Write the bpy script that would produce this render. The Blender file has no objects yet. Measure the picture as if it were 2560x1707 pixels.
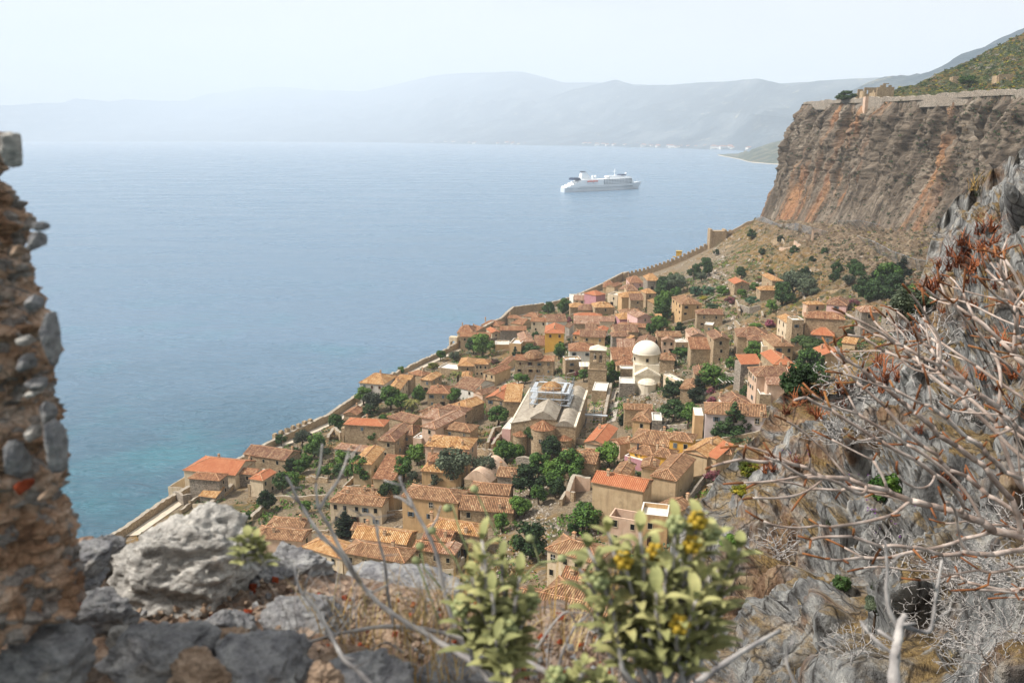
import bpy, bmesh, math, random
import numpy as np
from math import sin, cos, pi, radians as R, atan, tan, hypot
from mathutils import Vector, Matrix
random.seed(7)
# ---------------------------------------------------------------- camera, world, sun, exposure
sc = bpy.context.scene
C = sc.collection
F = 2100.; H = 120.; P = atan(515.5/F); cp, sp = cos(P), sin(P)   # focal length in px of a 2560 wide frame, height above the sea, pitch
cam = bpy.data.cameras.new('camera'); camo = bpy.data.objects.new('camera', cam); C.objects.link(camo)
camo.location = (0, 0, H); camo.rotation_euler = (pi/2-P, 0, 0)
cam.sensor_width = 36; cam.lens = F/2560*36; cam.clip_start = .1; cam.clip_end = 60000
cam.dof.use_dof = True; cam.dof.focus_distance = 60; cam.dof.aperture_fstop = 4.4
sc.camera = camo
w = bpy.data.worlds.new('World'); sc.world = w; w.use_nodes = True
SUN_EL, SUN_AZ = 50, 264          # azimuth clockwise from +Y (camera looks +Y); sun over the sea on the left
def build_world():
    nt = w.node_tree; nt.nodes.clear()
    out = nt.nodes.new('ShaderNodeOutputWorld'); bg = nt.nodes.new('ShaderNodeBackground')
    sky = nt.nodes.new('ShaderNodeTexSky'); sky.sky_type = 'NISHITA'; sky.sun_disc = False
    sky.sun_elevation = R(SUN_EL); sky.sun_rotation = R(SUN_AZ); sky.dust_density = 4; sky.air_density = 1.2
    tc = nt.nodes.new('ShaderNodeTexCoord')
    mp = nt.nodes.new('ShaderNodeMapping'); mp.inputs['Scale'].default_value = (1.1, 1.1, 6)
    nz = nt.nodes.new('ShaderNodeTexNoise'); nz.inputs['Scale'].default_value = 1.4; nz.inputs['Detail'].default_value = 6
    nz.inputs['Roughness'].default_value = .55
    rp = nt.nodes.new('ShaderNodeValToRGB'); cr = rp.color_ramp
    cr.elements[0].position = .42; cr.elements[0].color = (7.9, 8.0, 8.15, 1)
    cr.elements[1].position = .60; cr.elements[1].color = (9.9, 9.85, 9.8, 1)
    mx = nt.nodes.new('ShaderNodeMix'); mx.data_type = 'RGBA'; mx.inputs[0].default_value = .95
    L = nt.links.new
    L(tc.outputs['Generated'], mp.inputs[0]); L(mp.outputs[0], nz.inputs[0]); L(nz.outputs[0], rp.inputs[0])
    L(sky.outputs[0], mx.inputs[6]); L(rp.outputs[0], mx.inputs[7]); L(mx.outputs[2], bg.inputs[0])
    bg.inputs[1].default_value = .062
    L(bg.outputs[0], out.inputs[0])
build_world()
sun = bpy.data.lights.new('sun', 'SUN'); sun.energy = 4.9; sun.angle = R(8); sun.color = (1, .95, .89)
suno = bpy.data.objects.new('sun', sun); C.objects.link(suno)
a = R(SUN_AZ); e = R(SUN_EL)
sd = Vector((sin(a)*cos(e), cos(a)*cos(e), sin(e)))
suno.rotation_euler = sd.to_track_quat('Z', 'Y').to_euler()
sc.view_settings.view_transform = 'Standard'; sc.view_settings.look = 'None'
sc.view_settings.exposure = 0.62; sc.view_settings.gamma = 1
sc.render.engine = 'CYCLES'
cy = sc.cycles
cy.use_denoising = True; cy.use_adaptive_sampling = True; cy.adaptive_threshold = .02
cy.max_bounces = 6; cy.diffuse_bounces = 2; cy.glossy_bounces = 2; cy.transmission_bounces = 2; cy.volume_bounces = 2
cy.transparent_max_bounces = 8; cy.caustics_reflective = False; cy.caustics_refractive = False

# ---------------------------------------------------------------- pixel -> point helpers (photo pixels, 2560 x 1707)
def ray(u, v):
    x = (u-1280)/F; y = (853.5-v)/F
    return x, cp+y*sp, -sp+y*cp
def at(u, v, z):
    d = ray(u, v); t = (z-H)/d[2]
    return Vector((d[0]*t, d[1]*t, z))
def dep(u, v, dist):
    d = ray(u, v)
    return Vector((d[0]*dist, d[1]*dist, H+d[2]*dist))
def proj(p):
    x, y, z = p[0], p[1], p[2]-H
    dd = y*cp-z*sp; up = y*sp+z*cp
    return 1280+F*x/dd, 853.5-F*up/dd

# ---------------------------------------------------------------- numpy noise
_rng = np.random.RandomState(3)
_G = _rng.randn(4096, 3); _G /= np.linalg.norm(_G, axis=1)[:, None]
def _h(i, j, k):
    return ((i*73856093) ^ (j*19349663) ^ (k*83492791)) & 4095
def noise3(x, y, z):
    x, y, z = np.broadcast_arrays(np.asarray(x, float), np.asarray(y, float), np.asarray(z, float))
    i, j, k = np.floor(x).astype(np.int64), np.floor(y).astype(np.int64), np.floor(z).astype(np.int64)
    fx, fy, fz = x-i, y-j, z-k
    s = lambda t: t*t*t*(t*(t*6-15)+10)
    u, v, w_ = s(fx), s(fy), s(fz)
    r = 0
    for a in (0, 1):
        for b in (0, 1):
            for c in (0, 1):
                g = _G[_h(i+a, j+b, k+c)]
                d = g[..., 0]*(fx-a)+g[..., 1]*(fy-b)+g[..., 2]*(fz-c)
                r = r+d*np.where(a, u, 1-u)*np.where(b, v, 1-v)*np.where(c, w_, 1-w_)
    return r
def fbm(x, y, z, o=4, g=.5):
    r = 0; a = 1.; f = 1.
    for n in range(o):
        r = r+a*noise3(x*f+n*17, y*f, z*f); a *= g; f *= 2.03
    return r
def ridged(x, y, z, o=4, g=.55):
    r = 0; a = 1.; f = 1.
    for n in range(o):
        r = r+a*(1-2*np.abs(noise3(x*f+n*17, y*f, z*f))*1.6); a *= g; f *= 2.1
    return r

def worley(x, y, z, seed=0):
    x, y, z = np.broadcast_arrays(np.asarray(x, float), np.asarray(y, float), np.asarray(z, float))
    i, j, k = np.floor(x).astype(np.int64), np.floor(y).astype(np.int64), np.floor(z).astype(np.int64)
    f1 = np.full(x.shape, 9.); f2 = np.full(x.shape, 9.)
    for a in (-1, 0, 1):
        for b in (-1, 0, 1):
            for c in (-1, 0, 1):
                g = _G[_h(i+a+seed, j+b, k+c)]*.5+.5
                d = np.sqrt((i+a+g[..., 0]-x)**2+(j+b+g[..., 1]-y)**2+(k+c+g[..., 2]-z)**2)
                f2 = np.minimum(f2, np.maximum(f1, d)); f1 = np.minimum(f1, d)
    return f1, f2
# ---------------------------------------------------------------- node materials
def lin(h):
    if not isinstance(h, str): return (*h, 1) if len(h) == 3 else h
    c = [int(h[i:i+2], 16)/255 for i in (0, 2, 4)]
    return tuple((x/12.92 if x < .04045 else ((x+.055)/1.055)**2.4) for x in c)+(1,)
class NT:
    def __init__(s, name, rough=.85):
        s.m = bpy.data.materials.new(name); s.m.use_nodes = True; s.t = s.m.node_tree
        s.b = s.t.nodes['Principled BSDF']; s.b.inputs['Roughness'].default_value = rough
        s.b.inputs['Specular IOR Level'].default_value = .25
        s.tc = None
    def n(s, ty, ins=None, out=0, **at_):
        nd = s.t.nodes.new(ty)
        for k, v in at_.items(): setattr(nd, k, v)
        for k, v in (ins or {}).items(): s.put(nd.inputs[k], v)
        return nd.outputs[out]
    def put(s, sock, v):
        if isinstance(v, bpy.types.NodeSocket): s.t.links.new(v, sock)
        else:
            if sock.type == 'RGBA': v = lin(v)
            sock.default_value = v
    def co(s, kind='Object'):
        if s.tc is None: s.tc = s.t.nodes.new('ShaderNodeTexCoord')
        return s.tc.outputs[kind]
    def pos(s): return s.n('ShaderNodeNewGeometry')
    def noise(s, scale, detail=4, vec=None, rough=.55, out=0, dist=0.):
        return s.n('ShaderNodeTexNoise', {'Vector': vec or s.pos(), 'Scale': scale, 'Detail': detail, 'Roughness': rough, 'Distortion': dist}, out)
    def vor(s, scale, vec=None, feature='F1', out=0, rnd=1.):
        return s.n('ShaderNodeTexVoronoi', {'Vector': vec or s.pos(), 'Scale': scale, 'Randomness': rnd}, out, feature=feature)
    def map(s, vec, sc_=(1, 1, 1), loc=(0, 0, 0), rot=(0, 0, 0)):
        return s.n('ShaderNodeMapping', {'Vector': vec, 'Scale': sc_, 'Location': loc, 'Rotation': rot})
    def ramp(s, f, stops, interp='LINEAR'):
        nd = s.t.nodes.new('ShaderNodeValToRGB'); s.put(nd.inputs[0], f); cr = nd.color_ramp; cr.interpolation = interp
        while len(cr.elements) < len(stops): cr.elements.new(.5)
        for e_, (p, c) in zip(cr.elements, stops):
            e_.position = p; e_.color = lin(c) if isinstance(c, (str, tuple)) else (c, c, c, 1)
        return nd.outputs[0]
    def mix(s, f, a_, b_, blend='MIX'):
        nd = s.t.nodes.new('ShaderNodeMix'); nd.data_type = 'RGBA'; nd.blend_type = blend
        s.put(nd.inputs[0], f); s.put(nd.inputs[6], a_); s.put(nd.inputs[7], b_); return nd.outputs[2]
    def math(s, op, a_, b_=0., c_=None, clamp=False):
        nd = s.t.nodes.new('ShaderNodeMath'); nd.operation = op; nd.use_clamp = clamp
        s.put(nd.inputs[0], a_); s.put(nd.inputs[1], b_)
        if c_ is not None: s.put(nd.inputs[2], c_)
        return nd.outputs[0]
    def sep(s, v, i): return s.n('ShaderNodeSeparateXYZ', {0: v}, i)
    def bump(s, h_, strength=.5, dist=.1, normal=None):
        ins = {'Height': h_, 'Strength': strength, 'Distance': dist}
        if normal is not None: ins['Normal'] = normal
        return s.n('ShaderNodeBump', ins)
    def done(s, col, bump=None, rough=None):
        s.put(s.b.inputs['Base Color'], col)
        if bump is not None: s.put(s.b.inputs['Normal'], bump)
        if rough is not None: s.put(s.b.inputs['Roughness'], rough)
        return s.m
MATS = {}
def plain(name, col, rough=.8, var=.15, scale=2.):
    if name in MATS: return MATS[name]
    t = NT(name, rough)
    nz = t.noise(scale, 5)
    c = t.mix(t.math('MULTIPLY', nz, var*2), col, (0, 0, 0, 1), 'MIX') if var else col
    MATS[name] = t.done(c); return MATS[name]

# ---------------------------------------------------------------- mesh helpers
class MB:
    """collects quads / polygons with material slots and uvs, builds ONE mesh object"""
    def __init__(s): s.v = []; s.f = []; s.mi = []; s.uv = {}
    def poly(s, pts, mi=0, uv=None):
        b = len(s.v); s.v += [tuple(p) for p in pts]; s.f.append(list(range(b, b+len(pts)))); s.mi.append(mi)
        if uv: s.uv[len(s.f)-1] = uv
    def box(s, x0, x1, y0, y1, z0, z1, mi=0, M=None):
        c = [(x, y, z) for z in (z0, z1) for y in (y0, y1) for x in (x0, x1)]
        if M is not None: c = [M @ Vector(p) for p in c]
        for q in ((0, 2, 3, 1), (4, 5, 7, 6), (0, 1, 5, 4), (1, 3, 7, 5), (3, 2, 6, 7), (2, 0, 4, 6)): s.poly([c[i] for i in q], mi)
    def tube(s, pts, rad, n=6, mi=0, cap=True):
        pts = [Vector(p) for p in pts]; rings = []; up = Vector((.13, .2, .97))
        if not hasattr(rad, '__len__'): rad = [rad]*len(pts)
        for i, p in enumerate(pts):
            d = (pts[min(i+1, len(pts)-1)]-pts[max(i-1, 0)])
            if d.length < 1e-9: d = Vector((0, 0, 1))
            d.normalize(); a_ = d.cross(up)
            if a_.length < 1e-3: a_ = d.cross(Vector((1, 0, 0)))
            a_.normalize(); b_ = d.cross(a_); base = len(s.v)
            for k in range(n):
                t = 2*pi*k/n; s.v.append(tuple(p+(a_*cos(t)+b_*sin(t))*rad[i]))
            rings.append(base)
        for i in range(len(pts)-1):
            for k in range(n):
                s.f.append([rings[i]+k, rings[i]+(k+1) % n, rings[i+1]+(k+1) % n, rings[i+1]+k]); s.mi.append(mi)
        if cap and n > 2:
            s.f.append([rings[0]+k for k in range(n)][::-1]); s.mi.append(mi)
            s.f.append([rings[-1]+k for k in range(n)]); s.mi.append(mi)
    def lathe(s, prof, n=16, mi=0, c=(0, 0), a0=0., a1=2*pi, smooth=False):
        full = abs(a1-a0-2*pi) < 1e-6; m = n if full else n+1
        b = len(s.v)
        for r, z in prof:
            for k in range(m):
                t = a0+(a1-a0)*k/n; s.v.append((c[0]+r*cos(t), c[1]+r*sin(t), z))
        for i in range(len(prof)-1):
            for k in range(n):
                k2 = (k+1) % m
                s.f.append([b+i*m+k, b+i*m+k2, b+(i+1)*m+k2, b+(i+1)*m+k]); s.mi.append(mi)
    def build(s, name, mats, parent=None, smooth=False, loc=None):
        me = bpy.data.meshes.new(name); me.from_pydata(s.v, [], s.f)
        if not isinstance(mats, (list, tuple)): mats = [mats]
        for m in mats: me.materials.append(m)
        me.polygons.foreach_set('material_index', s.mi)
        if s.uv:
            ul = me.uv_layers.new(name='UVMap')
            for pi_, uv in s.uv.items():
                p = me.polygons[pi_]
                for li, c in zip(p.loop_indices, uv): ul.data[li].uv = c
        if smooth: me.polygons.foreach_set('use_smooth', [True]*len(me.polygons))
        me.update()
        o = bpy.data.objects.new(name, me); C.objects.link(o)
        if parent: o.parent = parent
        if loc: o.location = loc
        return o
def grid_mesh(name, V, mats, mi=None, smooth=True, parent=None):
    """V: (n, m, 3) array -> one grid mesh"""
    n, m = V.shape[:2]; idx = np.arange(n*m).reshape(n, m)
    q = np.stack([idx[:-1, :-1], idx[1:, :-1], idx[1:, 1:], idx[:-1, 1:]], -1).reshape(-1, 4)
    me = bpy.data.meshes.new(name); me.from_pydata(V.reshape(-1, 3).tolist(), [], q.tolist())
    for x in (mats if isinstance(mats, (list, tuple)) else [mats]): me.materials.append(x)
    if smooth: me.polygons.foreach_set('use_smooth', [True]*len(me.polygons))
    me.update(); o = bpy.data.objects.new(name, me); C.objects.link(o)
    if parent: o.parent = parent
    return o
def tag(o, label=None, cat=None, group=None, kind=None):
    if label: o['label'] = label
    if cat: o['category'] = cat
    if group: o['group'] = group
    if 'wall' in o.name and cat: o['kind'] = 'thing'
    if kind: o['kind'] = kind
    return o
def empty(name, loc=(0, 0, 0), rz=0.):
    o = bpy.data.objects.new(name, None); C.objects.link(o); o.location = loc; o.rotation_euler = (0, 0, rz); o.empty_display_size = .5
    return o
def copy_tree(o, parent=None):
    c = o.copy(); C.objects.link(c)
    if parent: c.parent = parent
    for ch in [x for x in o.children]: copy_tree(ch, c)
    return c
# ================================================================ THE SETTING
# ---- materials of rock and ground
def rock_mat(name, cols, scale=.12, warm=.5, bs=.6, bd=.6, detail_scale=1.2, streak=True, uv=False):
    t = NT(name, .9); p = t.co('UV') if uv else t.pos()
    st = t.map(p, (1, .15, .22)) if uv else (t.map(p, (1, 1, .22)) if streak else p)
    big = t.noise(scale, 6, st, .6, dist=.6); mid = t.noise(scale*4.2, 6, st, .65, dist=.4); fine = t.noise(detail_scale*4, 5, p, .7)
    base = t.ramp(mid, [(.3, cols[0]), (.45, cols[1]), (.6, cols[2]), (.75, cols[3])])
    wm = t.ramp(big, [(warm, 0.), (warm+.09, 1.)])
    wc = t.ramp(t.noise(scale*7, 5, st, .6), [(.3, cols[4]), (.6, cols[5])])
    c = t.mix(t.math('MULTIPLY', wm, .8), base, wc)
    c = t.mix(.85, c, t.ramp(fine, [(.3, .45), (.55, .95), (.75, 1.)]), 'MULTIPLY')
    v = t.vor(detail_scale, t.map(p, (1, .4 if uv else 1, .45)), 'DISTANCE_TO_EDGE')
    crack = t.ramp(v, [(0., .35), (.06, 1.)])
    c = t.mix(.6, c, crack, 'MULTIPLY')
    h = t.math('ADD', t.math('MULTIPLY', fine, .6), t.math('MULTIPLY', v, .9))
    h = t.math('ADD', h, t.math('MULTIPLY', mid, 1.2))
    return t.done(c, t.bump(h, bs, bd))
M_cliff = rock_mat('limestone_cliff', ['39322b', '675b4e', '887b6b', 'aa9f90', '8e5c42', 'b0845c'], .04, .52, .9, 2.5, .16, uv=True)
M_grey = rock_mat('grey_limestone', ['33353a', '5c5f64', '7d8085', 'a5a6a8', '8d6d50', 'a8977c'], .12, .62, .8, .25, .9)
def ground_mat():
    t = NT('dry_hillside', .95); p = t.pos()
    n1 = t.noise(.035, 6, p, .6); n2 = t.noise(.35, 5, p, .65); n3 = t.noise(2.2, 4, p, .7)
    grass = t.ramp(n2, [(.3, '57482c'), (.5, '836639'), (.7, 'a0824c')])
    rub = t.ramp(t.vor(1.3, p, 'F1', 1), [(0., '4b4339'), (.5, '776a59'), (1., '9b8c78')])
    c = t.mix(t.ramp(n2, [(.47, 0.), (.58, 1.)]), grass, rub)
    green = t.ramp(n3, [(.3, '232c16'), (.7, '4a5228')])
    z = t.sep(p, 2)
    low = t.ramp(t.math('MULTIPLY', z, .01), [(.40, 1.), (.50, 0.)])
    g1 = t.ramp(t.noise(.12, 5, p, .7), [(.50, 0.), (.58, 1.)])
    c = t.mix(t.math('MULTIPLY', g1, .75), c, green)
    pav = t.mix(t.ramp(t.vor(.9, p, 'DISTANCE_TO_EDGE'), [(0., 1.), (.08, 0.)]), t.ramp(n3, [(.3, '6a5d4c'), (.7, '97876f')]), '5a4c3c')
    c = t.mix(t.math('MULTIPLY', t.math('MULTIPLY', low, t.ramp(n1, [(.42, 0.), (.5, 1.)])), .85), c, pav)
    hi = t.ramp(t.math('ADD', t.math('MULTIPLY', z, .01), t.math('MULTIPLY', n1, .12)), [(.60, 0.), (.68, .9)])
    rk = t.ramp(t.noise(.5, 6, p, .7), [(.32, '352d25'), (.48, '645444'), (.6, '8a7a64'), (.72, 'a3947c')])
    c = t.mix(hi, c, rk)
    c = t.mix(.5, c, t.ramp(n3, [(.3, .5), (.6, 1.)]), 'MULTIPLY')
    return t.done(c, t.bump(t.math('ADD', n2, n3), .8, .5))
M_ground = ground_mat()
def scrub_mat():
    t = NT('hill_scrub', .95); p = t.pos()
    n1 = t.noise(.05, 6, p, .65); n2 = t.noise(.3, 6, p, .7); v = t.vor(.35, p, 'F1')
    g = t.ramp(n2, [(.3, '20240f'), (.5, '3c4020'), (.62, '5f6030'), (.75, '7c6c40')])
    r = t.ramp(t.noise(.8, 5, p), [(.3, '4a4540'), (.7, '8a847c')])
    o = t.ramp(n1, [(.3, '5b3c28'), (.6, '7a5c38')])
    c = t.mix(t.ramp(n1, [(.5, 0.), (.62, .6)]), g, o)
    c = t.mix(t.ramp(t.noise(.11, 5, p, .7), [(.58, 0.), (.64, 1.)]), c, r)
    return t.done(c, t.bump(t.math('ADD', v, n2), 1., 2.))
M_scrub = scrub_mat()

# ---- coast line (foot of the sea wall), foot of the cliff and edge of the plateau as polylines
WALL = [(-150, 40), (-130, 130), (-111, 207), (-104, 238), (-88, 281), (-80, 297), (-72, 312), (-65, 339), (-55, 371), (-44, 397), (-31, 424), (-6, 477), (1, 510), (20, 527), (41, 558), (86, 644), (100, 668)]
BASE = [(-110, 40, 44), (-60, 78, 46), (0, 88, 48), (45, 112, 51), (85, 165, 56), (125, 235, 60), (152, 300, 62), (172, 370, 64), (184, 440, 64), (174, 494, 62), (178, 560, 59), (184, 640, 57), (200, 668, 50)]
TOP = [(190, 190, 122), (215, 230, 128), (235, 300, 134), (240, 383, 138), (238, 440, 139), (226, 500, 139), (222, 560, 140), (213, 640, 142), (262, 685, 142)]
_W = np.array(WALL, float); _B = np.array([b[:2] for b in BASE], float)
def poly_dist(x, y, L):
    best = np.full(np.shape(x), 1e9)
    for (ax, ay), (bx, by) in zip(L[:-1], L[1:]):
        dx, dy = bx-ax, by-ay
        t = np.clip(((x-ax)*dx+(y-ay)*dy)/(dx*dx+dy*dy), 0, 1)
        best = np.minimum(best, np.hypot(x-ax-t*dx, y-ay-t*dy))
    return best
def wall_x(y): return np.interp(y, _W[:, 1], _W[:, 0])
def base_x(y): return np.interp(y, _B[:, 1], _B[:, 0])
def base_z(y): return np.interp(y, [b[1] for b in BASE], [b[2] for b in BASE])
FOOT = [(95, 165), (165, 235), (200, 300), (218, 370), (216, 440), (206, 494), (198, 560), (187, 640), (222, 668), (268, 690)]
def foot_x(y): return np.interp(y, [f[1] for f in FOOT], [f[0] for f in FOOT])
def zground(x, y):
    x = np.asarray(x, float); y = np.asarray(y, float)
    ds = poly_dist(x, y, WALL); dc = poly_dist(x, y, _B.tolist())
    q = ds/(ds+dc+1e-6); q = np.where(x < wall_x(y), 0, q)
    zb = base_z(y)
    bx = base_x(y); q = np.where(x > bx, 1., q)
    z = 11+(zb-11)*q**1.35+np.clip(x-bx, 0, 60)*.13
    return z+.35*fbm(x*.05, y*.05, 0.3, 3)*q*3
def zg(x, y): return float(zground(np.array([x]), np.array([y]))[0])

def hillside():
    ys = np.linspace(45, 668, 420); us = np.concatenate([np.linspace(-.03, 0, 8), np.linspace(.004, 1., 260)])
    Y, U = np.meshgrid(ys, us, indexing='ij')
    X0 = wall_x(Y); X1 = np.where(Y > 170, foot_x(Y)+6, base_x(Y)+4); X = X0+(X1-X0)*U
    Z = zground(X, Y)
    out = np.clip(-U/.03, 0, 1)
    Z = np.where(U < 0, 11-13*out**.8+ridged(X*.12, Y*.12, 0, 4)*.8*np.sin(out*pi)-.6, Z)
    s = np.clip((Z-38)/16, 0, 1)          # rocky ribs on the scree above the houses
    f1, f2 = worley(X*.16, Y*.16, 2)
    Z = Z+s*(ridged(X*.09, Y*.09, 5, 4)-.5)*2.2+s*(.5-f1)*1.6*np.clip((X-base_x(Y)+25)/25, .2, 1)+.12*fbm(X*.6, Y*.6, 2, 3)
    V = np.stack([X, Y, Z], -1)
    # far end drops to the sea behind the west wall
    last = V[-1:].copy(); e1 = last.copy(); e1[..., 1] += 14; e1[..., 2] = np.maximum(e1[..., 2]*.35, 0)-2
    V = np.concatenate([V, e1], 0)
    o = grid_mesh('hillside', V, M_ground); o['kind'] = 'structure'
hillside()

def resamp(L, n):
    L = np.array(L, float); d = np.r_[0, np.cumsum(np.hypot(np.diff(L[:, 0]), np.diff(L[:, 1])))]
    t = np.linspace(0, d[-1], n); return np.stack([np.interp(t, d, L[:, k]) for k in range(L.shape[1])], -1)
def cliff():
    n, m = 520, 190
    ys = np.linspace(190, 685, n)
    B2 = np.array([(120, 190, 57)]+BASE[6:-1]+[(222, 668, 50), (268, 690, 40)], float); T2 = np.array(TOP, float)
    b = np.stack([foot_x(ys), ys, zground(foot_x(ys), ys)-1], -1); tp = np.stack([np.interp(ys, T2[:, 1], T2[:, 0]), ys, np.interp(ys, T2[:, 1], T2[:, 2])], -1)
    h = np.linspace(0, 1, m)
    hz = h**.92
    inx = .4*h+.6*(1-(1-h)**2.)
    V = b[:, None, :]+(tp-b)[:, None, :]*inx[None, :, None]
    V[..., 2] = b[:, None, 2]+(tp[:, 2]-b[:, 2])[:, None]*hz[None]
    g = np.gradient(tp[:, :2]+b[:, :2], axis=0); nrm = np.stack([-g[:, 1], g[:, 0]], -1); nrm /= np.linalg.norm(nrm, axis=1)[:, None]
    X, Y, Z = V[..., 0], V[..., 1], V[..., 2]
    amp = np.sin(np.clip(h*1.25+.05, 0, 1)*pi*.5)[None]*np.clip((1-h)*9, .12, 1)[None]
    S_ = np.linspace(0, 560, n)[:, None]+0*X; Zw = Z+6*fbm(X*.03, Y*.03, Z*.03, 2)
    d = 9*fbm(X*.018, Y*.018, Z*.009, 3)+6.5*(ridged(S_*.035, 3.1, Zw*.007, 4)-.6)+2.6*(ridged(S_*.12, 7.7, Zw*.03, 4)-.5)+1.5*(ridged(X*.22, Y*.22, Z*.14, 4)-.5)+.9*fbm(X*.6, Y*.6, Z*.4, 3)
    f1, f2 = worley(S_*.11, 0*Z, Zw*.024, 3); d = d-3.2*np.clip(1-(f2-f1)*5, 0, 1)-2.2*f1
    f1, f2 = worley(S_*.33, 0*Z, Zw*.09, 5); d = d-1.1*np.clip(1-(f2-f1)*4, 0, 1)-1.2*f1
    d = d*amp
    V[..., 0] += nrm[:, None, 0]*d; V[..., 1] += nrm[:, None, 1]*d
    V[..., 2] += amp*.5*fbm(X*.15, Y*.15, Z*.3, 3)
    V[:, 0, 2] -= 6
    o = grid_mesh('cliff', V, M_cliff); ul = o.data.uv_layers.new(name='UVMap'); vi = np.zeros(len(o.data.loops), int); o.data.loops.foreach_get('vertex_index', vi)
    uvs = np.stack([S_.ravel()[vi], Z.ravel()[vi]], -1); ul.data.foreach_set('uv', uvs.ravel()); return o, V
cl, CLV = cliff(); cl['kind'] = 'structure'
def plateau_z(x, y):
    """plateau behind the cliff edge and the hill that rises behind it"""
    tx = np.interp(y, [t[1] for t in TOP], [t[0] for t in TOP]); tz = np.interp(y, [t[1] for t in TOP], [t[2] for t in TOP])
    d = x-tx
    k = np.clip(1-(y-640)/160, 0, 1); k = k*k*(3-2*k)
    rise = np.interp(d, [-5, 0, 20, 75, 125, 160, 205, 420], [-.5, 0, 1.5, 9, 32, 50, 66, 120])
    f = fbm(x*.02, y*.02, 1, 4)*7*np.clip(d/60, 0, 1)+1.6*(ridged(x*.07, y*.07, 3, 4)-.4)*np.clip(d/40, 0, 1)+.35*fbm(x*.4, y*.4, 3, 3)*np.clip(d/10, 0, 1)
    return tz+(rise+f)*(.25+.75*k)-(1-k)*40*np.clip(d/100, 0, 1)
def plateau():
    ys = np.linspace(180, 800, 330); ds = np.concatenate([np.linspace(-1, 60, 60), np.linspace(62, 560, 240)])
    Y, D = np.meshgrid(ys, ds, indexing='ij'); tx = np.interp(Y, [t[1] for t in TOP], [t[0] for t in TOP])
    tx = np.where(Y > 640, 213+(Y-640)*1.1, tx)
    X = tx+D; Z = plateau_z(X, Y)
    o = grid_mesh('hill', np.stack([X, Y, Z], -1), M_scrub); o['kind'] = 'structure'
plateau()

# ---- sea
def sea():
    t = NT('sea_water', .12); p = t.pos(); b = t.b
    b.inputs['Specular IOR Level'].default_value = .5; b.inputs['IOR'].default_value = 1.33
    y = t.sep(p, 1); x = t.sep(p, 0)
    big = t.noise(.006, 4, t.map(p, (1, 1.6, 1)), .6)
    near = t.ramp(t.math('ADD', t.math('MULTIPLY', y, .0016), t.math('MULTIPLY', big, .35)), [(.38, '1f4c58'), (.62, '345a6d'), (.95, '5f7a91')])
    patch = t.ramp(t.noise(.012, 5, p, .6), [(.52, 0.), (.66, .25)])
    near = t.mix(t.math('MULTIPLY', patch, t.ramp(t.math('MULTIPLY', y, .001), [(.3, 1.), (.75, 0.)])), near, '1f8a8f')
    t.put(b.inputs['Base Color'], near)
    w1 = t.noise(.15, 6, t.map(p, (.55, 1.5, 1), rot=(0, 0, .2)), .6, dist=.5)
    w2 = t.noise(.42, 5, t.map(p, (.6, 1.4, 1), rot=(0, 0, -.15)), .6)
    w3 = t.noise(.014, 3, t.map(p, (.4, 1.4, 1)), .5)
    h = t.math('ADD', t.math('MULTIPLY', w1, 1.5), t.math('MULTIPLY', w2, .55))
    t.put(b.inputs['Normal'], t.bump(h, 1., 2.1))
    t.put(b.inputs['Roughness'], t.ramp(w3, [(.35, .14), (.65, .3)]))
    s = 60000; mb = MB()
    xs = [-s, -6000, 6000, s]; ys = [-4000, 2000, 12000, 60000]
    for i in range(3):
        for j in range(3): mb.poly([(xs[i], ys[j], 0), (xs[i+1], ys[j], 0), (xs[i+1], ys[j+1], 0), (xs[i], ys[j+1], 0)])
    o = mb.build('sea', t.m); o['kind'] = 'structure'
sea()

# ---- the far shore: mountains, a headland, the blue hill behind the plateau
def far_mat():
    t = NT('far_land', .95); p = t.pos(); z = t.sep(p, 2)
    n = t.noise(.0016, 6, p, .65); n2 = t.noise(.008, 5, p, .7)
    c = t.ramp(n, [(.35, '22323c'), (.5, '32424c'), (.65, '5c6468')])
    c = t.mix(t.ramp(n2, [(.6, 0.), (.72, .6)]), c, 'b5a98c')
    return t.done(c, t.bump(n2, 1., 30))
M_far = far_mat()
def shore_r(u):  # distance of the far shoreline along each bearing
    us = [-1500, 0, 600, 1000, 1300, 1500, 1600, 1800, 1870, 1960, 2400, 3400]
    vs = [352, 351.5, 352, 355.5, 362, 364.5, 367.5, 372.5, 376.5, 378, 380, 380]
    return H/np.tan((np.interp(u, us, vs)-338)/F)
RIDGES = [  # (name, r/r0 of the crest, silhouette in photo pixels)
    (1.75, [(-1500, 300), (0, 285), (100, 286), (160, 281), (230, 278), (260, 269), (340, 273), (380, 267), (450, 270), (520, 267), (570, 252), (620, 248), (680, 235), (760, 233), (840, 238), (930, 239), (1000, 225), (1090, 202), (1150, 195), (1220, 192), (1300, 190), (1340, 198), (1400, 215), (1500, 218), (1700, 230), (2000, 226), (2100, 224), (2400, 220), (3400, 240)]),
    (1.45, [(-1500, 345), (600, 342), (1000, 315), (1200, 295), (1300, 275), (1420, 232), (1470, 222), (1520, 211), (1570, 225), (1640, 224), (1700, 222), (1780, 219), (1850, 216), (1930, 234), (1990, 225), (2060, 224), (2400, 226), (3400, 250)]),
    (1.18, [(-1500, 350), (1300, 352), (1500, 345), (1650, 330), (1730, 300), (1780, 287), (1840, 291), (1930, 301), (1990, 312), (2100, 318), (3400, 330)]),
]
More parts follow.
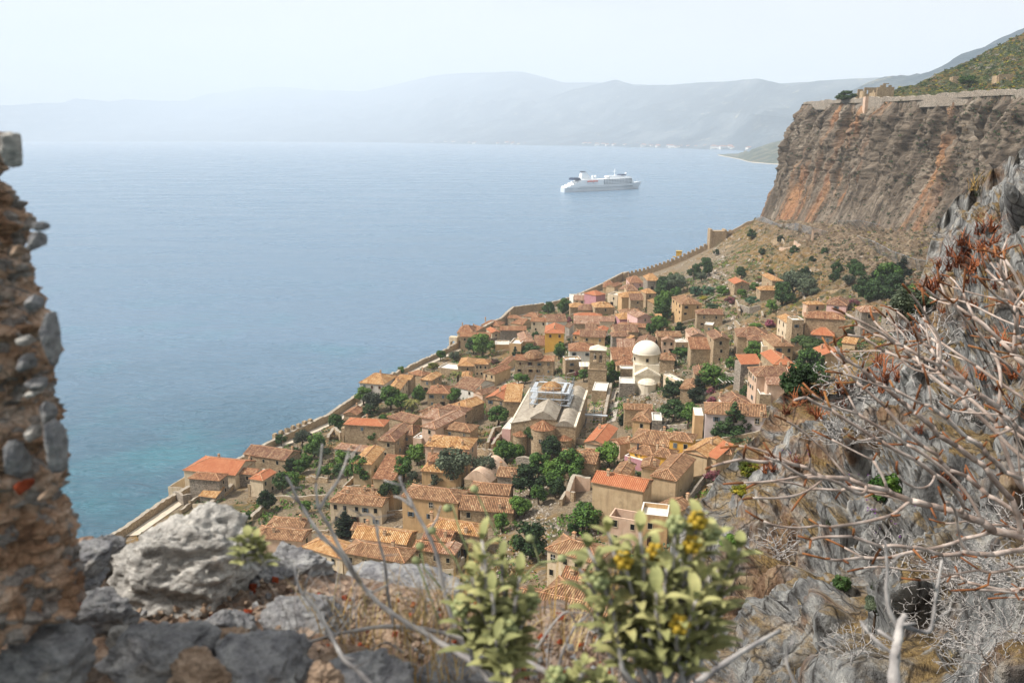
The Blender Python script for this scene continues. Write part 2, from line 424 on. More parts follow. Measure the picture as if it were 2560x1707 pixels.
def mountains():
    for k, (fr, sil) in enumerate(RIDGES):
        us = np.linspace(-1500, 3400, 900); q = np.concatenate([np.linspace(-.02, 1, 90), np.linspace(1.03, 1.6, 12)])
        U, Q = np.meshgrid(us, q, indexing='ij')
        r0 = shore_r(U); r1 = r0*fr
        az = (U-1280)/F/cos(P)
        vv = np.interp(U, [s_[0] for s_ in sil], [s_[1] for s_ in sil])
        hz = H+r1*(338-vv)/F*np.sqrt(1+az*az)*.985
        hz = np.maximum(hz, 2)
        rr = r0+(r1-r0)*Q
        X = rr*np.sin(np.arctan(az)); Y = rr*np.cos(np.arctan(az))
        prof = np.where(Q < 1, .03*np.clip(Q*8, 0, 1)+.97*np.clip(Q, 0, 1)**1.9, 1-(Q-1)*1.2)
        nz = (ridged(X*.0006, Y*.0006, k, 5)-.3)*np.clip(Q*2, 0, 1)*np.clip(2.2-2.2*Q, .07, 1)
        Z = hz*prof+nz*hz*.12+np.clip(Q, 0, .1)*10*40/40
        Z = np.where(Q < 0, -3, Z)
        o = grid_mesh(['mountain_range', 'middle_ridge', 'coastal_hills'][k], np.stack([X, Y, Z], -1), M_far); o['kind'] = 'structure'
mountains()
def headland():
    # low cape with pale shore rocks, photo 1800..1970 x 360..415
    n, m = 160, 60
    P_ = [(1795, 389, 1.5), (1850, 399, 1.5), (1862, 403, 1.5), (1880, 407, 1.5), (1920, 410, 1.5), (1965, 413, 1.5), (2100, 416, 1.5), (2500, 420, 1.5)]
    Q_ = [(1801, 386, 8), (1850, 384, 30), (1880, 376, 60), (1905, 366, 95), (1935, 355, 150), (1965, 345, 190), (2100, 330, 260), (2500, 310, 330)]
    a_ = resamp(P_, n); b_ = resamp(Q_, n); V = np.zeros((n, m, 3))
    for i in range(n):
        p0 = at(a_[i, 0], a_[i, 1], 0)
        d = Vector((p0.x, p0.y)); dist = d.length; d.normalize()
        zt = b_[i, 2]; r1 = (H-zt)/((H-0)/dist)*1.0
        # crest distance so that it projects on the drawn line
        kf_ = 0; rr = ray(b_[i, 0], b_[i, 1]); sl = rr[2]/hypot(rr[0], rr[1]); kf = min(1.28, 1.04+i/n*.9); L = dist*kf
        zc = max(H+sl*L, 1.5)
        for j in range(m):
            q = j/(m-1)
            q2 = q*1.5
            r = dist+(L-dist)*q2
            z = zc*(min(q2, 1)**.8) if q2 < 1 else zc-(q2-1)*4*(zc+4)
            V[i, j] = (d.x*r, d.y*r, z if j else -2)
    V[..., 2] += (fbm(V[..., 0]*.01, V[..., 1]*.01, 0, 5)*14)*np.clip((V[..., 2]-4)/40, 0, 1)
    t = NT('cape_ground', .95); p = t.pos(); z = t.sep(p, 2)
    c = t.ramp(t.noise(.02, 5, p, .7), [(.35, '27321e'), (.5, '3d442e'), (.62, '6e6750'), (.75, '9a5c40')])
    c = t.mix(t.ramp(t.math('MULTIPLY', z, .01), [(.018, 1.), (.03, 0.)]), c, 'b3a793')
    o = grid_mesh('headland', V, t.done(c)); o['kind'] = 'structure'
headland()
def blue_hill():
    # rounded hill across the water seen between plateau and sky
    n, m = 160, 40
    sil = [(1998, 420), (2040, 300), (2080, 262), (2110, 248), (2150, 226), (2175, 214), (2210, 198), (2240, 190), (2290, 182), (2330, 175), (2372, 162), (2440, 130), (2500, 102), (2560, 78), (2700, 40), (3000, 0), (3600, -20)]
    us = np.linspace(2000, 3600, n); V = np.zeros((n, m, 3))
    for i, u in enumerate(us):
        v = np.interp(u, [s_[0] for s_ in sil], [s_[1] for s_ in sil]); rr = ray(u, v); k = hypot(rr[0], rr[1]); sl = rr[2]/k
        for j in range(m):
            q = j/(m-1)*1.4; r = 2300+1500*q; zc = H+sl*3800
            V[i, j] = (rr[0]/k*r, rr[1]/k*r, max(zc, 0)*(min(q, 1)**1.3 if q < 1 else 1-(q-1)))
    V[..., 2] += (ridged(V[..., 0]*.003, V[..., 1]*.003, 0, 5)-.5)*18
    o = grid_mesh('far_hill', V, M_far); o['kind'] = 'structure'
blue_hill()

def near_cliff():
    n, m = 160, 60
    b = resamp([(-140, -10, 30), (-110, 40, 44), (-60, 78, 46), (0, 88, 48), (45, 112, 51), (85, 165, 56), (122, 210, 60)], n)
    tp_ = resamp([(-60, -12, 112), (-30, -6, 115), (-3, 1, 116.5), (4, 2.5, 116.5), (20, 6, 108), (60, 40, 90), (110, 150, 80)], n)
    h = np.linspace(0, 1, m)
    V = b[:, None, :]+(tp_-b)[:, None, :]*h[None, :, None]
    V[..., 2] = b[:, None, 2]+(tp_[:, 2]-b[:, 2])[:, None]*(h**2.2)[None]
    X, Y, Z = V[..., 0], V[..., 1], V[..., 2]
    V[..., 2] += (ridged(X*.08, Y*.08, 0, 4)-.5)*2.2*np.sin(h*pi)[None]
    o = grid_mesh('cliff_below', V, M_cliff); o['kind'] = 'structure'
near_cliff()
# ================================================================ building materials
def tile_mat(name, cols, joint='3a2418', ju=.40, jv=.5, var=1.):
    t = NT(name, .9); uv = t.co('UV')
    u = t.math('DIVIDE', t.sep(uv, 0), ju); v = t.math('DIVIDE', t.sep(uv, 1), jv)
    rnd = t.n('ShaderNodeObjectInfo', out=5 if False else 'Random') if False else t.t.nodes.new('ShaderNodeObjectInfo').outputs['Random']
    cell = t.n('ShaderNodeCombineXYZ', {0: t.math('FLOOR', u), 1: t.math('FLOOR', v), 2: t.math('MULTIPLY', rnd, 77)})
    wn = t.n('ShaderNodeTexWhiteNoise', {'Vector': cell}, 0)
    cell2 = t.n('ShaderNodeCombineXYZ', {0: t.math('FLOOR', u), 1: t.math('MULTIPLY', rnd, 31)})
    wn2 = t.n('ShaderNodeTexWhiteNoise', {'Vector': cell2}, 0)
    wn = t.math('ADD', t.math('MULTIPLY', wn, .55), t.math('MULTIPLY', wn2, .3))
    p = t.pos(); n1 = t.noise(.55, 5, p, .65); n2 = t.noise(2.2, 4, p, .6)
    k = t.math('ADD', t.math('MULTIPLY', wn, .55*var), t.math('MULTIPLY', n1, .7)); k = t.math('ADD', k, .02+.2*(1-var))
    c = t.ramp(k, [(.28, cols[0]), (.46, cols[1]), (.62, cols[2]), (.78, cols[3]), (.92, cols[4])])
    w_ = t.math('ABSOLUTE', t.math('SINE', t.math('MULTIPLY', u, pi)))
    c = t.mix(t.ramp(w_, [(.15, .95), (.75, 0.)]), c, joint)
    fv = t.math('FRACT', v); c = t.mix(t.ramp(fv, [(0., .45), (.16, 0.)]), c, joint)
    c = t.mix(t.ramp(n2, [(.58, 0.), (.75, .55)]), c, '6a6050')
    return t.done(c, t.bump(t.math('ADD', w_, t.math('MULTIPLY', n2, .3)), .9, .12))
ROOFM = {
    'old': tile_mat('roof_tiles_aged', ['523d2c', '7f5d42', '997353', 'b08d69', 'c7ae89']),
    'brown': tile_mat('roof_tiles_brown', ['4b3529', '755040', '8f6a50', 'a58769', 'b39e83']),
    'red': tile_mat('roof_tiles_red', ['5c3c2a', '875a40', 'a0704f', 'b48a66', 'cbb090']),
    'new': tile_mat('roof_tiles_orange', ['96563a', 'a96848', 'b57651', 'bf8460', 'cc9a7a'], '8c4a2e', var=.5),
    'pale': tile_mat('roof_tiles_pale', ['7d5635', 'aa7a4a', 'c49560', 'd3ad7c', 'dcc29b']),
    'pink': tile_mat('roof_tiles_dusty', ['684838', '946c56', 'ac866c', 'c1a288', 'd6c6b2']),
}
def ridge_mat():
    t = NT('ridge_mortar', .9); return t.done(t.ramp(t.noise(3, 4), [(.35, '8d5b3e'), (.55, 'b58a66'), (.7, 'cbb497')]))
M_ridge = ridge_mat()
def stone_mat(name, cols, mortar, sc_=2.6, mort=.07, stain=.6):
    t = NT(name, .92); p = t.pos(); q = t.map(p, (1, 1, 1.6))
    cell = t.vor(sc_, q, 'F1', 1); edge = t.vor(sc_, q, 'DISTANCE_TO_EDGE'); n = t.noise(.5, 5, p, .65); f = t.noise(7, 4, p, .6)
    k = t.math('ADD', t.math('MULTIPLY', t.sep(cell, 0), .6), t.math('MULTIPLY', f, .5))
    c = t.ramp(k, [(.25, cols[0]), (.5, cols[1]), (.8, cols[2])])
    c = t.mix(t.ramp(edge, [(0., 1.), (mort, 0.)]), c, mortar)
    c = t.mix(t.ramp(n, [(.5, 0.), (.66, stain)]), c, cols[3])
    c = t.mix(.5, c, t.ramp(t.noise(.28, 5, t.map(p, (1, 1, .25)), .6), [(.35, .62), (.6, 1.)]), 'MULTIPLY')
    return t.done(c, t.bump(t.math('ADD', edge, t.math('MULTIPLY', f, .3)), .8, .12))
def plaster_mat(name, c0, c1, dirt, amt=.5):
    t = NT(name, .9); p = t.pos()
    c = t.ramp(t.noise(.6, 6, p, .65), [(.35, c0), (.65, c1)])
    s = t.ramp(t.noise(.9, 5, t.map(p, (1.6, 1.6, .22)), .65), [(.48, 0.), (.7, amt)])
    c = t.mix(s, c, dirt)
    c = t.mix(t.ramp(t.noise(.35, 6, p, .7), [(.6, 0.), (.66, amt)]), c, dirt)
    return t.done(c, t.bump(t.noise(5, 4, p), .25, .05))
WALLM = {
    'stone': stone_mat('wall_tan_stone', ['7d6951', 'a0886b', 'bfa98a', 'b39b7a'], '98866c'),
    'grey': stone_mat('wall_grey_stone', ['665e54', '8c8173', 'aca193', '98897a'], '6d6457'),
    'tan': plaster_mat('plaster_tan', 'b39a78', 'c4ad8a', '8b765b'),
    'cream': plaster_mat('plaster_cream', 'c6b295', 'd3c2a6', '978266', .5),
    'ochre': plaster_mat('plaster_ochre', 'b8966c', 'c6a57a', '8a7152'),
    'yellow': plaster_mat('plaster_yellow', 'd2a03f', 'd9ab52', 'b08a4c', .3),
    'beige': plaster_mat('plaster_beige', 'bfa088', 'ceb39b', '957c66', .4),
    'pink': plaster_mat('plaster_pink', 'c9a199', 'd4b2a9', 'a08478', .3),
    'mauve': plaster_mat('plaster_mauve', 'a9767b', 'b78a8e', '8a6468', .4),
    'white': plaster_mat('plaster_white', 'd6d0c4', 'e2ddd2', 'a89f8e', .3),
    'lilac': plaster_mat('plaster_lilac', 'c3b2ae', 'd0c2bd', '9a8a82', .3),
    'greywash': plaster_mat('plaster_grey', 'b5ada2', 'c6bfb5', '8c8478', .4),
}
M_pane = NT('window_dark', .25); M_pane.done('14171a'); M_pane = M_pane.m
M_sill = plain('window_surround', 'b8a88c', .9, .1)
M_white = plain('white_trim', 'd8d4ca', .8, .08)
SHUT = {'b': plain('shutter_brown', '4a2c1e', .7), 't': plain('shutter_teal', '3f8f9c', .6), 'g': plain('shutter_grey', '66727a', .6), 'n': plain('shutter_green', '3c5a4a', .6)}
M_terr = plaster_mat('terrace_floor', 'c9c2b4', 'd8d2c6', 'a09684', .4)
M_chim = plaster_mat('chimney_plaster', 'b59a7c', 'c8b094', '8d765c', .5)

# ---- windows (one mesh per kind, shared by every copy)
def window_proto(kind, w_, h_, frame=M_sill):
    mb = MB(); d = .07
    mb.box(-w_/2, w_/2, -.03, .01, 0, h_, 1)
    f = .13
    mb.box(-w_/2-f, -w_/2, -d, .01, -f, h_+f, 0); mb.box(w_/2, w_/2+f, -d, .01, -f, h_+f, 0)
    mb.box(-w_/2, w_/2, -d, .01, h_, h_+f, 0); mb.box(-w_/2, w_/2, -d-.05, .01, -f, 0, 0)
    if kind in 'gtn' or kind == 'w':
        m = .035
        mb.box(-m, m, -.055, -.03, 0, h_, 2); mb.box(-w_/2, w_/2, -.055, -.03, h_*.5-m, h_*.5+m, 2)
    o = mb.build('window', [frame, M_pane, SHUT.get(kind, M_white)])
    return o
def shutter_proto(kind, w_, h_):
    mb = MB(); mb.box(0, w_/2, -.11, -.06, 0, h_, 0)
    for i in range(6): mb.box(.05, w_/2-.05, -.125, -.11, .08+i*h_/6.3, .08+i*h_/6.3+h_/12, 0)
    return mb.build('shutter', [SHUT[kind]])
WP = {}
def get_win(kind, door=False):
    key = (kind, door)
    if key not in WP:
        w_, h_ = (1., 2.1) if door else (.92, 1.3)
        a_ = window_proto(kind, w_, h_).data
        b_ = shutter_proto(kind, w_, h_).data if kind in SHUT else None
        WP[key] = (a_, b_, w_, h_)
        for nm in ('window', 'shutter'):
            for o in [x for x in bpy.data.objects if x.name.split('.')[0] == nm and x.parent is None]: bpy.data.objects.remove(o)
    return WP[key]
def add_window(parent, x, y, z, rz, kind='d', s=1., open_=None, door=False):
    a_, b_, w_, h_ = get_win(kind, door)
    o = bpy.data.objects.new('door' if door else 'window', a_); C.objects.link(o); o.parent = parent
    o.location = (x, y, z); o.rotation_euler = (0, 0, rz); o.scale = (s, 1, s)
    if b_ is not None:
        opened = random.random() < .5 if open_ is None else open_
        for sg in (-1, 1):
            q = bpy.data.objects.new('shutter', b_); C.objects.link(q); q.parent = o
            q.scale = (sg, 1, 1)
            q.location = (sg*(w_/2 if opened else 0.004), 0, 0)
            if not opened: q.scale = (sg, 1, 1)
    return o
def add_chimney(parent, x, y, z0, h=1.5, w_=.55, mat_=None, cap='tile'):
    mb = MB(); mb.box(-w_/2, w_/2, -w_/2, w_/2, -1.2, h, 0)
    mb.box(-w_/2-.08, w_/2+.08, -w_/2-.08, w_/2+.08, h-.35, h-.25, 0)
    for sx in (-1, 1):
        for sy in (-1, 1): mb.box(sx*w_*.36-.07, sx*w_*.36+.07, sy*w_*.36-.07, sy*w_*.36+.07, h, h+.22, 0)
    t = w_/2+.1
    for k in range(4):
        a1, a2 = pi/4+k*pi/2, pi/4+(k+1)*pi/2
        mb.poly([(t*1.41*cos(a1), t*1.41*sin(a1), h+.22), (t*1.41*cos(a2), t*1.41*sin(a2), h+.22), (0, 0, h+.5)], 1)
    mb.poly([(t, t, h+.219), (-t, t, h+.219), (-t, -t, h+.219), (t, -t, h+.219)], 1)
    o = mb.build('chimney', [mat_ or M_chim, M_ridge], parent); o.location = (x, y, z0)
    return o

# ---- roofs
def roof_mesh(L, W, rise, ends, axis, parent, rm, z0, oh=.28, th=.16):
    """hip / gable roof over L x W, local x along L; axis of the ridge 'x' or 'y'; ends = two letters h|g"""
    if axis == 'y': Lr, Wr = W, L
    else: Lr, Wr = L, W
    a_, b_ = Lr/2+oh, Wr/2+oh
    hip = min(Wr/2, Lr*.42)+oh*.5
    x0 = -a_+(hip if ends[0] == 'h' else 0); x1 = a_-(hip if ends[1] == 'h' else 0)
    if x1 < x0: x0 = x1 = (x0+x1)/2
    zr = rise
    def tr(p):
        x, y, z = p
        return (x, y, z) if axis == 'x' else (-y, x, z)
    mb = MB(); sl = hypot(b_, zr)
    def face(pts, uvf, mi=0):
        mb.poly([tr(p) for p in pts], mi, [uvf(p) for p in pts])
    fuv = lambda p: (p[0]+50, (p[2]/zr)*sl if zr else 0)
    face([(-a_, -b_, 0), (a_, -b_, 0), (x1, 0, zr), (x0, 0, zr)], fuv)
    face([(a_, b_, 0), (-a_, b_, 0), (x0, 0, zr), (x1, 0, zr)], fuv)
    huv = lambda p: (p[1]+50, (p[2]/zr)*hypot(hip, zr))
    if ends[1] == 'h': face([(a_, -b_, 0), (a_, b_, 0), (x1, 0, zr)], huv)
    if ends[0] == 'h': face([(-a_, b_, 0), (-a_, -b_, 0), (x0, 0, zr)], huv)
    # eave edge and underside
    c = [(-a_, -b_), (a_, -b_), (a_, b_), (-a_, b_)]
    for i in range(4):
        p, q = c[i], c[(i+1) % 4]
        if (i == 1 and ends[1] == 'g'):
            mb.poly([tr(v) for v in [(a_, -b_, 0), (a_, 0, zr), (a_, 0, zr-th), (a_, -b_, -th)]], 1)
            mb.poly([tr(v) for v in [(a_, 0, zr), (a_, b_, 0), (a_, b_, -th), (a_, 0, zr-th)]], 1)
        elif (i == 3 and ends[0] == 'g'):
            mb.poly([tr(v) for v in [(-a_, 0, zr), (-a_, -b_, 0), (-a_, -b_, -th), (-a_, 0, zr-th)]], 1)
            mb.poly([tr(v) for v in [(-a_, b_, 0), (-a_, 0, zr), (-a_, 0, zr-th), (-a_, b_, -th)]], 1)
        else:
            mb.poly([tr(v) for v in [(*p, 0), (*q, 0), (*q, -th), (*p, -th)]], 1)
    mb.poly([tr((x, y, -th)) for x, y in c][::-1], 1)
    # ridge and hip tiles
    def rt(p, q): mb.tube([tr(p), tr(q)], .12, 5, 1)
    if x1-x0 > .2: rt((x0, 0, zr+.02), (x1, 0, zr+.02))
    if ends[1] == 'h':
        for s_ in (-1, 1): rt((x1, 0, zr+.02), (a_, s_*b_, .02))
    if ends[0] == 'h':
        for s_ in (-1, 1): rt((x0, 0, zr+.02), (-a_, s_*b_, .02))
    o = mb.build('roof', [ROOFM[rm], M_ridge], parent); o.location = (0, 0, z0)
    return o
def shed_mesh(L, W, rise, dirn, parent, rm, z0, oh=.25, th=.16):
    a_, b_ = L/2+oh, W/2+oh; mb = MB()
    zz = {'b': lambda x, y: rise*(y+b_)/(2*b_), 'l': lambda x, y: rise*(a_-x)/(2*a_), 'r': lambda x, y: rise*(x+a_)/(2*a_)}[dirn]
    c = [(-a_, -b_), (a_, -b_), (a_, b_), (-a_, b_)]
    uv = (lambda p: (p[0]+50, p[1]*1.08+50)) if dirn == 'b' else (lambda p: (p[1]+50, p[0]*1.08+50))
    mb.poly([(x, y, zz(x, y)) for x, y in c], 0, [uv(p) for p in c])
    for i in range(4):
        p, q = c[i], c[(i+1) % 4]
        mb.poly([(*p, zz(*p)), (*q, zz(*q)), (*q, zz(*q)-th), (*p, zz(*p)-th)], 1)
    mb.poly([(x, y, zz(x, y)-th) for x, y in c][::-1], 1)
    o = mb.build('roof', [ROOFM[rm], M_ridge], parent); o.location = (0, 0, z0); return o

TILE = {'T1': (420, 1080, 4.9), 'T2': (780, 1080, 4.9), 'T3': (1000, 1080, 4.9), 'T4': (1380, 1000, 4.612), 'T5': (820, 880, 4.9), 'T6': (1180, 880, 4.9), 'T7': (1080, 1180, 4.126),
        'U1': (1120, 740, 6.533), 'U2': (1360, 740, 6.533), 'U3': (1640, 660, 6.533), 'U4': (1840, 680, 4.9), 'U5': (1560, 860, 4.9), 'U6': (1400, 640, 6.533), 'U7': (1220, 880, 6.533), 'PX': (0, 0, 1.)}
def tp(t, p): ox, oy, s = TILE[t]; return ox+p[0]/s, oy+p[1]/s
def solve(pa, pb, pc, he):
    """eave height so that the three photo points lie he above the ground"""
    def f(z):
        a_, b_, c_ = at(*pa, z), at(*pb, z), at(*pc, z)
        m = (a_+b_)*.5
        return zg(m.x, m.y)+he-z
    zs = np.arange(96, 10, -1.); prev = zs[0]
    for z in zs:
        if f(z) >= 0:
            lo, hi = z, prev
            for _ in range(18):
                m = (lo+hi)/2
                if f(m) >= 0: lo = m
                else: hi = m
            return (lo+hi)/2
        prev = z
    return zg(*at(*pa, 20).xy)+he
PLACED = []
def place(t, A, B, Cc, he, side=None):
    pa, pb, pc = tp(t, A), tp(t, B), tp(t, Cc)
    z = solve(pa, pb, pc, he)
    a_, b_, c_ = at(*pa, z), at(*pb, z), at(*pc, z)
    if side is None: side = 'r' if (c_-b_).length < (c_-a_).length else 'l'
    d = (b_-a_); L = d.length; d.normalize(); nrm = Vector((-d.y, d.x, 0))
    k = b_ if side == 'r' else a_
    W = abs((c_-k).dot(nrm)); W = max(W, 2.)
    mid = (a_+b_)*.5+nrm*W*.5
    return mid, L, W, math.atan2(d.y, d.x), z
def house(t, A, B, Cc, he, roof, wall, rm, win, label, ch=(), side=None, wmax=None, kind='d', name='house', pitch=.40, rows=None, cat='house'):
    mid, L, W, rz, z = place(t, A, B, Cc, he, side)
    if wmax: 
        nrm = Vector((-sin(rz), cos(rz), 0)); mid = mid-nrm*(W-min(W, wmax))*.5; W = min(W, wmax)
    W = min(W, 17); PLACED.append((mid.x, mid.y, max(L, W)/2))
    r = empty(name, (mid.x, mid.y, z-he), rz)
    tag(r, label, cat, 'houses of the walled lower town')
    mb = MB(); l, w_ = L/2-.05, W/2-.05; zb = -5.5
    ax, ends = ('x', 'gg'); rise = 0
    if roof[0] in 'xy':
        ax, ends = roof[0], roof[1:3]; span = W if ax == 'x' else L
        rise = min(pitch*span/2, 3.2)
    wm = WALLM[wall]; zt = he-.1
    # walls as one shell, gables included
    c = [(-l, -w_), (l, -w_), (l, w_), (-l, w_)]
    def top(x, y):
        if roof[0] == 'S':
            q = {'b': (y+w_)/(2*w_), 'l': (l-x)/(2*l), 'r': (x+l)/(2*l)}[roof[1]]; return zt+q*min(pitch*.9*(W if roof[1] == 'b' else L), 2.6)-.05
        return zt
    for i in range(4):
        p, q = c[i], c[(i+1) % 4]
        mb.poly([(*p, zb), (*q, zb), (*q, top(*q)), (*p, top(*p))])
        if roof[0] in 'xy':
            e_ = {('x', 1): ends[1], ('x', 3): ends[0], ('y', 0): ends[0], ('y', 2): ends[1]}.get((ax, i))
            if e_ == 'g': mb.poly([(*p, zt), (*q, zt), ((p[0]+q[0])/2, (p[1]+q[1])/2, zt+rise*.96)])
    if roof[0] == 'F' or roof[0] == 'R':
        th = .3; par = float(roof[1:]) if len(roof) > 1 else .7
        for i in range(4):
            p, q = Vector((*c[i], 0)), Vector((*c[(i+1) % 4], 0)); d = (q-p).normalized(); n = Vector((-d.y, d.x, 0))
            if roof[0] == 'F': mb.poly([(*p.xy, zt), (*q.xy, zt), (*q.xy, zt+par), (*p.xy, zt+par)])
            i1, i2 = p+n*th+d*th, q+n*th-d*th; zz = zt+(par if roof[0] == 'F' else 0)
            mb.poly([(*p.xy, zz), (*q.xy, zz), (*i2.xy, zz), (*i1.xy, zz)], 1 if roof[0] == 'F' else 0)
            mb.poly([(*i1.xy, zz), (*i2.xy, zz), (*i2.xy, zt-3 if roof[0] == 'R' else zt), (*i1.xy, zt-3 if roof[0] == 'R' else zt)])
    mb.build('wall', [wm, M_white], r)
    if roof[0] == 'F':
        f = MB(); f.poly([(-l+.3, -w_+.3, 0), (l-.3, -w_+.3, 0), (l-.3, w_-.3, 0), (-l+.3, w_-.3, 0)])
        f.build('terrace', [M_terr], r).location = (0, 0, zt+.01)
    elif roof[0] == 'S': shed_mesh(L, W, min(pitch*.9*(W if roof[1] == 'b' else L), 2.6), roof[1], r, rm, he)
    elif roof[0] in 'xy': roof_mesh(L, W, rise, ends, ax, r, rm, he)
    # windows on the front and on the side that shows
    nf, ns = win
    nrow = rows or max(1, min(3, int((he+.6)/2.9)))
    sgn = 1 if mid.x < 12 else -1
    rd = random.Random(int(mid.x*7+mid.y*13))
    for face_ in (0, 1):
        n = (nf, ns)[face_]; span = (L, W)[face_]
        if not n: continue
        for row in range(nrow):
            zc = he-2.1-2.85*row
            for i in range(n):
                if row and rd.random() < .4 and n > 1: continue
                pos = -span/2+span*(i+.5)/n+rd.uniform(-.12, .12)*span/n
                k_ = kind if rd.random() < .75 else rd.choice('dwg')
                s_ = rd.uniform(.85, 1.05) if row == 0 else rd.uniform(.7, .95)
                if span < 4: s_ *= .8
                dr = row == nrow-1 and i == n//2 and he < 7 and zc > .4 and nrow > 1 and face_ == 0
                if dr: add_window(r, pos, -w_, max(zc-.6, .1), 0, 'b', .95, True, True); continue
                if face_ == 0: add_window(r, pos, -w_, zc, 0, k_, s_)
                else: add_window(r, sgn*l, pos, zc, pi/2*sgn, k_, s_)
    if not ch and roof[0] in 'xy' and rd.random() < .75: ch = [(rd.uniform(-.4, .4), rd.uniform(-.4, .4))]
    for cx, cy in ch:
        q = 1-abs(cy*2) if ax == 'x' else 1-abs(cx*2)
        add_chimney(r, cx*L, cy*W, he+max(rise*q, 0)-.1, 1.2)
    return r
